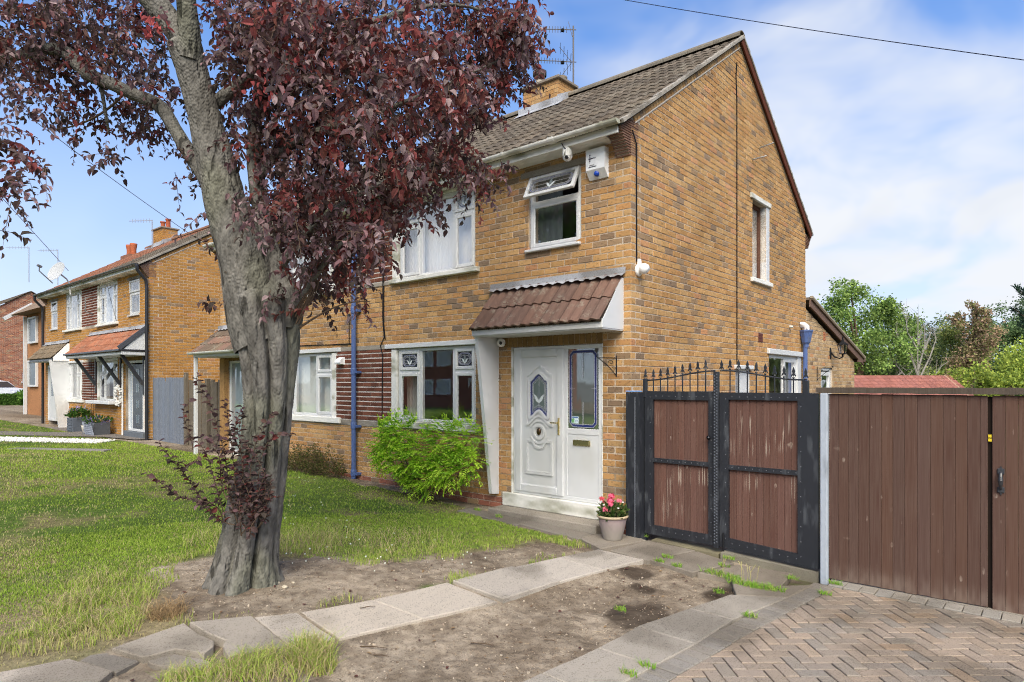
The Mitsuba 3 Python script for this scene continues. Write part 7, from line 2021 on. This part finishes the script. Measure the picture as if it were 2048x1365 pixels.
for Lc in BARE:
    A = np.array(Lc)
    A = EYE + (A - EYE) * 1.08
    m.tube(A, np.linspace(.055, .012, len(A)), 5, (.30, .28, .25))
    for i in range(len(A) - 1):
        for q in range(5):
            s0 = A[i] + (A[i + 1] - A[i]) * RB.uniform(.2, 1)
            m.tube([s0, s0 + RB.normal(0, .16, 3) + [0, 0, .25], s0 + RB.normal(0, .3, 3) + [0, 0, .6]], [.012, .009, .004], 3, (.30, .27, .24), cap=False)
m.tube([(-1.2, 31.9, -.3), tuple(EYE + (np.array(BARE[0][0]) - EYE) * 1.08)], [.09, .06], 6, (.30, .28, .25))
E(k + '__branches', m, 'm_plain')
k = root('conifer', 'dark conifer branch tips poking in at the right edge', 'tree')
m, st2 = M(), M()
for Lc in CON:
    A = resample([(*p, .02) for p in Lc], .03)
    st2.tube(A[:, :3], np.linspace(.02, .006, len(A)), 5)
    for p in A[:, :3]:
        for q in range(9):
            d = RB.normal(0, 1, 3) + (np.array(Lc[-1]) - np.array(Lc[0])) * .8
            d /= np.linalg.norm(d)
            s_ = np.cross(d, RB.normal(0, 1, 3)); s_ /= np.linalg.norm(s_)
            l_ = RB.uniform(.07, .14)
            b0 = p + RB.normal(0, .03, 3)
            m.add([b0, b0 + d * l_ * .5 + s_ * .014, b0 + d * l_, b0 + d * l_ * .5 - s_ * .014], [(0, 1, 2), (0, 2, 3)], jit((.035, .065, .045), .2))
for hgt in np.arange(2.2, 6.2, .22):
    rad = .80 * (1 - (hgt - 1.6) / 5.4)
    for q in range(9):
        a = RB.uniform(0, 6.28)
        tip = np.array([4.3 + rad * math.cos(a), 11.56 + rad * math.sin(a), hgt - .12])
        b0_ = np.array([4.3, 11.56, hgt])
        st2.tube([b0_, tip], [.015, .004], 3, cap=False)
        for t in np.linspace(.15, 1, 14):
            for _ in range(3):
                p = b0_ + (tip - b0_) * t + RB.normal(0, .03, 3)
                d = RB.normal(0, 1, 3) + (tip - b0_) * 1.2
                d /= np.linalg.norm(d)
                s_ = np.cross(d, RB.normal(0, 1, 3)); s_ /= np.linalg.norm(s_)
                m.add([p, p + d * .07 + s_ * .016, p + d * .14, p + d * .07 - s_ * .016], [(0, 1, 2), (0, 2, 3)], jit((.035, .065, .045), .2))
E(k + '__needles', m, 'm_green', kind='stuff')
st2.tube([(4.3, 11.6, -.1), (4.3, 11.55, 6.4)], [.16, .02], 8).tube([(4.3, 11.56, 2.5), CON[0][0]], [.04, .02], 5).tube([(4.3, 11.56, 2.2), CON[2][0]], [.04, .02], 5)
E(k + '__trunk', st2, 'm_twig', True)

# tree line that closes the view beyond the gardens
pts, cl = [], []
for i in range(46):
    a = math.radians(RB.uniform(20, 128))
    R_ = RB.uniform(62, 80)
    c0 = np.array([R_ * math.cos(a), R_ * math.sin(a) + 5, RB.uniform(1.5, 3.6)])
    if a > math.radians(84):
        c0[2] = min(c0[2], 2.2)
    n = 520
    d = RB.normal(0, 1, (n, 3)); d /= np.linalg.norm(d, axis=1, keepdims=True)
    pts.append(c0 + d * np.array([4.2, 4.2, 2.6]) * RB.uniform(.4, 1, (n, 1)))
    cl.append(np.array([.13, .19, .07]) * RB.uniform(.6, 1.25) * RB.uniform(.8, 1.2, (n, 1)))
P, C0 = np.concatenate(pts), np.concatenate(cl)
n = len(P)
ax, sd = RB.normal(0, .45, (n, 3)), RB.normal(0, .3, (n, 3))
V = np.stack([P, P + ax * .5 + sd, P + ax, P + ax * .5 - sd], 1).reshape(-1, 3)
F = (np.array([[0, 1, 2], [0, 2, 3]])[None] + (np.arange(n) * 4)[:, None, None]).reshape(-1, 3)
E('distant_trees', M().add(V, F, np.repeat(C0, 4, axis=0)), 'm_green', label='far line of trees closing the view behind the garden trees', cat='trees', kind='stuff')

# ================================================================ grass
RG = np.random.default_rng(4)


def blades(x, y, h, w, col, lean=.35, z0=None):
    n = len(x)
    z = gz(x, y) - .004 if z0 is None else z0
    th = RG.uniform(0, 2 * np.pi, n)
    ph = RG.uniform(0, 2 * np.pi, n)
    L_ = h * lean * RG.uniform(.2, 1.6, n)
    dx, dy = np.cos(ph) * L_, np.sin(ph) * L_
    sx, sy = np.cos(th) * w / 2, np.sin(th) * w / 2
    b = np.stack([x, y, z], 1)
    s = np.stack([sx, sy, 0 * sx], 1)
    m1 = b + np.stack([dx * .35, dy * .35, h * .6], 1)
    tp = b + np.stack([dx, dy, h * RG.uniform(.75, 1.0, n)], 1)
    V = np.stack([b - s, b + s, m1 + s * .75, m1 - s * .75, tp], 1).reshape(-1, 3)
    F = (np.array([[0, 1, 2], [0, 2, 3], [3, 2, 4]])[None] + (np.arange(n) * 5)[:, None, None]).reshape(-1, 3)
    C = np.repeat(np.clip(col, 0, 1), 5, axis=0)
    return V, F, C


FRESH, YEL, STRAW, DEEP = np.array([.27, .40, .055]), np.array([.40, .47, .11]), np.array([.52, .43, .24]), np.array([.17, .27, .045])
ox, oy = [], []
for (n, r0, r1) in ((300000, 2.6, 9), (210000, 8, 20), (60000, 19, 40)):
    r = np.sqrt(RG.uniform(r0 ** 2, r1 ** 2, n)) if r0 > 3 else (RG.uniform(r0 ** 1.3, r1 ** 1.3, n)) ** (1 / 1.3)
    a = np.radians(RG.uniform(95, 180, n))
    ox.append(EYE[0] + r * np.cos(a)); oy.append(EYE[1] + r * np.sin(a))
x, y = np.concatenate(ox), np.concatenate(oy)
nz = meshkit.fbm(np.stack([x * 2.6, y * 2.6, 0 * x + 3], -1), 4, seed=4) - .5
soil = np.minimum(psdf(x, y, SOIL1, np), psdf(x, y, SOIL2, np)) + .55 * nz
ins = psdf(x, y, LAWN2, np) + .14 * (meshkit.fbm(np.stack([x * 7, y * 7, 0 * x], -1), 3, seed=9) - .5)
patch = meshkit.fbm(np.stack([x * 1.1, y * 1.1, 0 * x], -1), 4, seed=12)
dry = np.clip((meshkit.fbm(np.stack([x * .9, y * .9, 0 * x], -1), 4, seed=21) - .44) * 4, 0, 1) * np.clip((-1.6 - y) / 1.6, 0, 1)
dist = np.hypot(x - EYE[0], y - EYE[1])
keep = (ins < -.015) & (soil > -.02) & (RG.random(len(x)) < np.clip(.25 + soil * 2.6, 0, 1) * np.clip(1.25 - .75 * dry, .3, 1))
# paths and gravel of the second pair stay clear
gst = np.abs((x + 15.25) * -.515 + (y + 1.0) * .857)
keep &= ~((gst < .38) & (x < -15.0) & (x > -24.4))
keep &= ~((x < -14.9) & (y > -.62))
keep &= ~((dist > 19) & (RG.random(len(x)) < .0))
x, y, soil, patch, dry, dist, ins = (v[keep] for v in (x, y, soil, patch, dry, dist, ins))
clump = meshkit.fbm(np.stack([x * 3.1, y * 3.1, 0 * x], -1), 4, seed=15)
nearz = np.clip((7.4 - dist) / 2.2, 0, 1) * np.clip((-1.6 - x) / -1.0 + 1.6, 0, 1)          # worn, dry front of the lawn
tuft = np.clip((clump - .47) * 9, 0, 1)
rough = nearz * tuft
edge_t = np.clip(1 - soil / .45, 0, 1) * (dist < 11) * tuft
rough = np.maximum(rough, .75 * edge_t)
kp = RG.random(len(x)) < np.clip(1 - .72 * nearz * (1 - tuft), 0, 1)
x, y, soil, patch, dry, dist, clump, nearz, tuft, rough = (v[kp] for v in (x, y, soil, patch, dry, dist, clump, nearz, tuft, rough))
h = (.022 + .018 * RG.random(len(x))) * (1 + .25 * (dist > 12)) * (1 - .35 * nearz * (1 - tuft)) + rough * RG.uniform(.015, .075, len(x))
w = (.0026 + .00062 * dist) * RG.uniform(.7, 1.3, len(x))
t = np.clip(patch * 2.2 - .60 + RG.normal(0, .18, len(x)), 0, 1)[:, None]
col = DEEP * (1 - t) + FRESH * t
yl = np.clip(rough * .8 + RG.normal(0, .25, len(x)) + .12, 0, .9)[:, None]
bright = np.clip((dist - 6.5) / 5, 0, .6)[:, None] * RG.random((len(x), 1))
col = col * (1 - yl) + YEL * yl
col = col * (1 - bright) + np.array([.40, .52, .07]) * bright
sp_ = .08 + .55 * dry + .62 * nearz * (1 - tuft) + .12 * rough
sw = ((RG.random(len(x)) < sp_)[:, None]) * RG.uniform(.5, 1, (len(x), 1))
col = (col * (1 - sw) + STRAW * sw) * RG.uniform(.8, 1.2, (len(x), 1))
V, F, C = blades(x, y, h, w, col)
E('grass', M().add(V, F, C), 'm_green', label='rough green and yellowing lawn grass around the tree', cat='grass', kind='stuff')
print('grass blades', len(x))
# seeding grass stalks and tall tufts beside the near slabs
tx, ty, th_ = [], [], []
for (cx, cy, r, n, hh) in ((-.02, -4.90, .16, 420, .13), (.17, -4.60, .15, 800, .17), (.30, -4.62, .13, 420, .15), (-.22, -5.25, .16, 320, .10), (.10, -4.95, .18, 520, .13), (.0, -5.25, .2, 500, .13), (.35, -4.9, .15, 160, .13), (-1.35, -5.25, .18, 380, .12), (-1.9, -5.4, .22, 420, .14), (-1.5, -5.6, .2, 380, .12), (-2.4, -5.1, .25, 350, .12), (-1.75, -5.02, .18, 350, .12), (-1.15, -5.3, .12, 200, .10), (-2.2, -3.2, .5, 700, .14), (-3.0, -3.6, .5, 700, .14), (-2.4, -2.8, .5, 600, .13), (-1.6, -2.2, .6, 600, .12)):
    a, q = RG.uniform(0, 6.28, n), r * np.sqrt(RG.uniform(0, 1, n))
    tx.append(cx + q * np.cos(a)); ty.append(cy + q * np.sin(a)); th_.append(np.full(n, hh) * RG.uniform(.5, 1.25, n))
x, y, h = np.concatenate(tx), np.concatenate(ty), np.concatenate(th_)
ok = (psdf(x, y, [(.06, -4.3), (-.5, -4.25), (-.9, -5.05), (-.86, -5.75), (-.45, -5.65), (-.16, -5.2), (-.08, -5.0)], np) > .0)
x, y, h = x[ok], y[ok], h[ok]
r_ = RG.random((len(x), 1))
col = np.where(r_ < .40, YEL, np.where(r_ < .58, FRESH, STRAW)) * RG.uniform(.8, 1.2, (len(x), 1))
V, F, C = blades(x, y, h, np.full(len(x), .0052) * RG.uniform(.7, 1.3, len(x)), col, .7)
E('tall_grass', M().add(V, F, C), 'm_green', label='tall pale seeding grass beside the cracked slabs and round the trunk', cat='grass', kind='stuff')
# dry straw clump by the cracked slab
m = M()
n = 420
a, q = RG.uniform(0, 6.28, n), .14 * np.sqrt(RG.uniform(0, 1, n))
V, F, C = blades(-1.20 + q * np.cos(a), -4.98 + q * np.sin(a), RG.uniform(.05, .15, n), np.full(n, .005), np.array([.44, .31, .17]) * RG.uniform(.7, 1.2, (n, 1)), 1.3)
k = root('straw_clump', 'dry straw-coloured grass clump next to the cracked slab', 'plant')
E(k + '__blades', m.add(V, F, C), 'm_green')
# clover heads in the lawn
m = M()
for i in range(420):
    a, r = math.radians(RG.uniform(112, 150)), RG.uniform(6.2, 14)
    x_, y_ = EYE[0] + r * math.cos(a), EYE[1] + r * math.sin(a)
    if meshkit.fbm(np.array([[x_ * .8, y_ * .8, 5]]), 3, seed=2)[0] < .5 or psdf(np.array(x_), np.array(y_), LAWN2, np) > -.2 or x_ < -14:
        continue
    s_ = RG.uniform(.010, .017)
    m.obox((x_, y_, float(gz(x_, y_)) + RG.uniform(.04, .07)), (s_, s_, s_), trimesh.transformations.random_rotation_matrix(RG.random(3))[:3, :3], (.62, .64, .56), s_ * .25)
E('clover_flowers', m, 'm_plain', label='scattered white clover heads in the lawn beyond the trunk', cat='flower', kind='stuff')
# weeds in the joints
WEEDS = [(0.81, -0.62), (0.82, -0.82), (1.02, -0.84), (1.4, -0.02), (1.37, -0.45), (1.38, -0.76), (1.55, -0.77), (1.68, -0.87), (1.79, -0.85), (1.89, -0.83), (1.98, -0.78), (2.01, -0.31), (2.02, 0.01), (2.07, -1.62), (1.24, -2.32), (1.65, -1.26), (2.38, -0.58), (2.39, -0.2), (1.86, -3.25), (1.89, -3.06), (1.30, -.16), (-2.25, -.40), (-1.75, -.50), (.18, -.02)]
WL = ['by the left gate', 'in the joint below the left gate', 'right of the first weed below the gates', 'close under the middle of the gates', 'in the joint under the right gate', 'left end of the long weedy joint', 'second from the left in the long weedy joint', 'middle of the long weedy joint', 'third from the right in the long weedy joint', 'second from the right in the long weedy joint', 'right end of the long weedy joint', 'beside the grey post on the slabs', 'against the foot of the grey post', 'bright, in the edging of the pavers', 'alone on the dark soil patch', 'broad-leaved, at the corner of the dark soil', 'on the paver edging near the fence', 'small, at the corner of the brown gate', 'nearest the camera on the paver edging', 'second nearest on the paver edging', 'between the gate bottoms', 'at the foot of the wall left of the step', 'before the step, left end', 'beside the brick corner']
for i, ((x_, y_), wl) in enumerate(zip(WEEDS, WL)):
    k = root('weed_tuft', f'small green weed tuft {wl}', 'weed', 'weeds in the paving joints')
    row = 5 <= i <= 10
    n = 90 if row else 46
    r = .10 if row else .05
    a, q = RG.uniform(0, 6.28, n), r * np.sqrt(RG.uniform(0, 1, n))
    zz = np.full(n, float(terrain(x_, y_)) + .008)
    V, F, C = blades(x_ + q * np.cos(a) * 1.3, y_ + q * np.sin(a) * .6, RG.uniform(.03, .075 if row else .055, n), np.full(n, .0065), np.where(RG.random((n, 1)) < .75, [.22, .42, .05], [.40, .44, .12]) * RG.uniform(.8, 1.2, (n, 1)), .9, zz)
    E(k + '__blades', M().add(V, F, C), 'm_green')
m = M()
for i in range(9):
    x_, y_ = 1.62 + RG.uniform(-.15, .2), -.78 + RG.uniform(-.05, .08)
    z_ = float(terrain(x_, y_))
    m.tube([(x_, y_, z_), (x_ + RG.normal(0, .02), y_, z_ + .10), (x_ + RG.normal(0, .03), y_, z_ + .19)], [.0022, .0022, .0045], 4, (.40, .36, .17))
E('seed_stalks', m, 'm_plain', label='thin yellow seed stalks standing in the weedy slab joint', cat='plant', kind='stuff')
# crumbs, pebbles and twigs on the bare soil
m = M()
cnt = 0
while cnt < 3400:
    x_, y_ = RG.uniform(-2.4, 1.75), RG.uniform(-5.2, -.7)
    if min(float(psdf(np.array(x_), np.array(y_), SOIL1, np)), float(psdf(np.array(x_), np.array(y_), SOIL2, np))) > -.03:
        continue
    s_ = RG.uniform(.003, .009) if RG.random() < .93 else RG.uniform(.009, .017)
    c = [(.44, .37, .29), (.26, .20, .15), (.17, .125, .09), (.60, .56, .50)][RG.choice(4, p=[.30, .42, .275, .005])]
    m.obox((x_, y_, float(gz(x_, y_)) + s_ * .2), (s_ * 1.4, s_, s_ * .7), trimesh.transformations.random_rotation_matrix(RG.random(3))[:3, :3], jit(c, .2), s_ * .2)
    cnt += 1
for i in range(420):
    x_, y_ = RG.uniform(-2.3, 1.7), RG.uniform(-5.0, -.8)
    if min(float(psdf(np.array(x_), np.array(y_), SOIL1, np)), float(psdf(np.array(x_), np.array(y_), SOIL2, np))) > -.02:
        continue
    a, l_ = RG.uniform(0, 6.28), RG.uniform(.015, .05)
    z_ = float(gz(x_, y_)) + .005
    m.tube([(x_, y_, z_), (x_ + l_ * math.cos(a), y_ + l_ * math.sin(a), z_ + .004)], .0013, 3, jit([(.16, .10, .06), (.38, .29, .19)][RG.integers(2)], .2), cap=False)
E('soil_crumbs', m, 'm_plain', label='crumbs, grit and straw bits littering the bare soil', cat='debris', kind='stuff')
n = 330
x_, y_ = RG.uniform(-4.5, 1.8, n), RG.uniform(-5.6, -.8, n)
V, F, C = leaves(np.stack([x_, y_, gz(x_, y_) + .012], 1), np.c_[RG.normal(0, 1, (n, 2)), RG.normal(0, .12, n)], np.c_[RG.normal(0, .3, (n, 2)), np.ones(n)], RG.uniform(.02, .045, n), np.array([(.13, .06, .05), (.20, .12, .07), (.09, .05, .045), (.30, .20, .11)])[RG.integers(4, size=n)], fold=.08)
E('fallen_leaves', M().add(V, F, C), 'm_leaf', label='small dead leaves scattered on the soil and lawn under the plum tree', cat='leaf', kind='stuff')
for (x_, y_, s_), lb in zip(((-1.11, -4.04, .05), (-1.25, -4.02, .03), (-1.17, -3.92, .03)), ('pale stone on the soil right of the trunk foot, largest of three', 'small pale stone nearest the trunk foot', 'small pale stone behind the largest one by the trunk')):
    k = root('stone', lb, 'stone')
    v_ = trimesh.creation.icosphere(2, 1.0)
    vv = v_.vertices * (1 + .5 * (meshkit.fbm(v_.vertices * 1.5 + x_ * 9, 2, seed=3)[:, None] - .5)) * [s_ * .6, s_ * .45, s_ * .35]
    E(k, M().add(vv + [x_, y_, float(gz(x_, y_)) + s_ * .15], v_.faces, (.50, .44, .34)), 'm_plain', 30) if False else E(k, M().add(vv + [x_, y_, float(gz(x_, y_)) + s_ * .15], v_.faces, (.50, .44, .34)), 'm_plain', True)
for (p, q), lb in zip((((0.71, -3.58), (0.86, -3.49)), ((0.25, -4.24), (0.38, -4.1)), ((1.08, -3.16), (1.17, -3.13)), ((0.39, -4.23), (0.49, -4.17)), ((-0.24, -3.88), (-0.19, -3.77))),
                      ('dark twig in the middle of the bare soil', 'longest twig on the soil beside the pale slabs', 'short twig on the soil nearest the grey slab strip', 'thin twig on the soil before the tall grass', 'thin twig lying on a pale slab')):
    k = root('twig', lb, 'twig')
    z0_, z1_ = float(gz(*p)) + .012, float(gz(*q)) + .016
    if 'slab' in lb and 'lying' in lb:
        z0_ = z1_ = float(terrain(*p)) + .02
    E(k, M().tube([(*p, z0_), ((p[0] + q[0]) / 2 + .01, (p[1] + q[1]) / 2, (z0_ + z1_) / 2 + .008), (*q, z1_)], [.004, .0035, .0022], 5, (.11, .075, .05)), 'm_plain', True)

# ================================================================ the far side of the road, seen only as reflections in the panes
far_house('brick_house', 'red brick house across the road, mirrored in the ground-floor panes', (2.0, -30, -.2), math.pi, 12, 8, 5.0, 2.6, REDB, [(1.5, 1.0, 3.6, 2.3), (7.5, 1.0, 9.6, 2.3), (1.5, 3.5, 3.6, 4.7), (7.5, 3.5, 9.6, 4.7), (4.8, .1, 5.8, 2.2)], (.16, .10, .08), named=0) if False else None
def opposite(x0, lab):
    k = root('brick_house', lab, 'house')
    E(k + '__wall', M().box(x0 - 12, x0, -38, -30, -.3, 5.0, (.34, .14, .10)), 'm_brick')
    E(k + '__roof', M().prism([(-30 + .5, 4.9), (-34, 7.6), (-38.5, 4.9)], (x0 - 12.2, 0, 0), (0, 1, 0), (0, 0, 1), (1, 0, 0), 12.4, (.14, .09, .075)), 'm_tile')
    for dx_ in (1.5, 4.0, 8.0, 10.3):
        for z in (.9, 3.3):
            f = M()
            frame_rect(f, x0 - dx_ - .9, x0 - dx_ + .9, z, z + 1.3, -30.0, -29.9, .1)
            E(k + '__window__frame', f, 'm_plain')
            E(k + '__window__pane', M().box(x0 - dx_ - .8, x0 - dx_ + .8, -29.98, -29.93, z + .1, z + 1.2, (.5, .53, .55)), 'm_gloss')
opposite(-27, 'red brick house across the road mirrored in the ground-floor window')
opposite(-43, 'second red brick house across the road, further along')
opposite(-8, 'third red brick house across the road, behind the camera')
E('verge', M().box(-90, 90, -29.9, -17.5, -.5, -.18, (.17, .26, .06)), 'm_plain', label='grass verge across the road before the red houses', kind='structure')
for i, (x_, y_) in enumerate(((-17, -19.5), (3, -21), (-58, -24))):
    k = root('street_tree', ('leafy tree on the verge across the road', 'dark leafy tree on the verge opposite the driveway', 'leafy tree far along the verge across the road')[i], 'tree')
    n = 5200
    d = RB.normal(0, 1, (n, 3)); d /= np.linalg.norm(d, axis=1, keepdims=True)
    P = np.array([x_, y_, 7.6]) + d * np.array([3.2, 3.2, 4.6]) * RB.uniform(.3, 1, (n, 1)) ** .5
    ax, sd = RB.normal(0, 1, (n, 3)), RB.normal(0, 1, (n, 3))
    V = np.stack([P, P + ax * .18 + sd * .1, P + ax * .34, P + ax * .18 - sd * .1], 1).reshape(-1, 3)
    F = (np.array([[0, 1, 2], [0, 2, 3]])[None] + (np.arange(n) * 4)[:, None, None]).reshape(-1, 3)
    E(k + '__crown', M().add(V, F, np.repeat(np.array([.07, .12, .03]) * RB.uniform(.6, 1.4, (n, 1)), 4, axis=0)), 'm_green', kind='stuff')
    E(k + '__trunk', M().tube([(x_, y_, -.3), (x_, y_, 5.5)], [.22, .12], 8), 'm_bark', True)
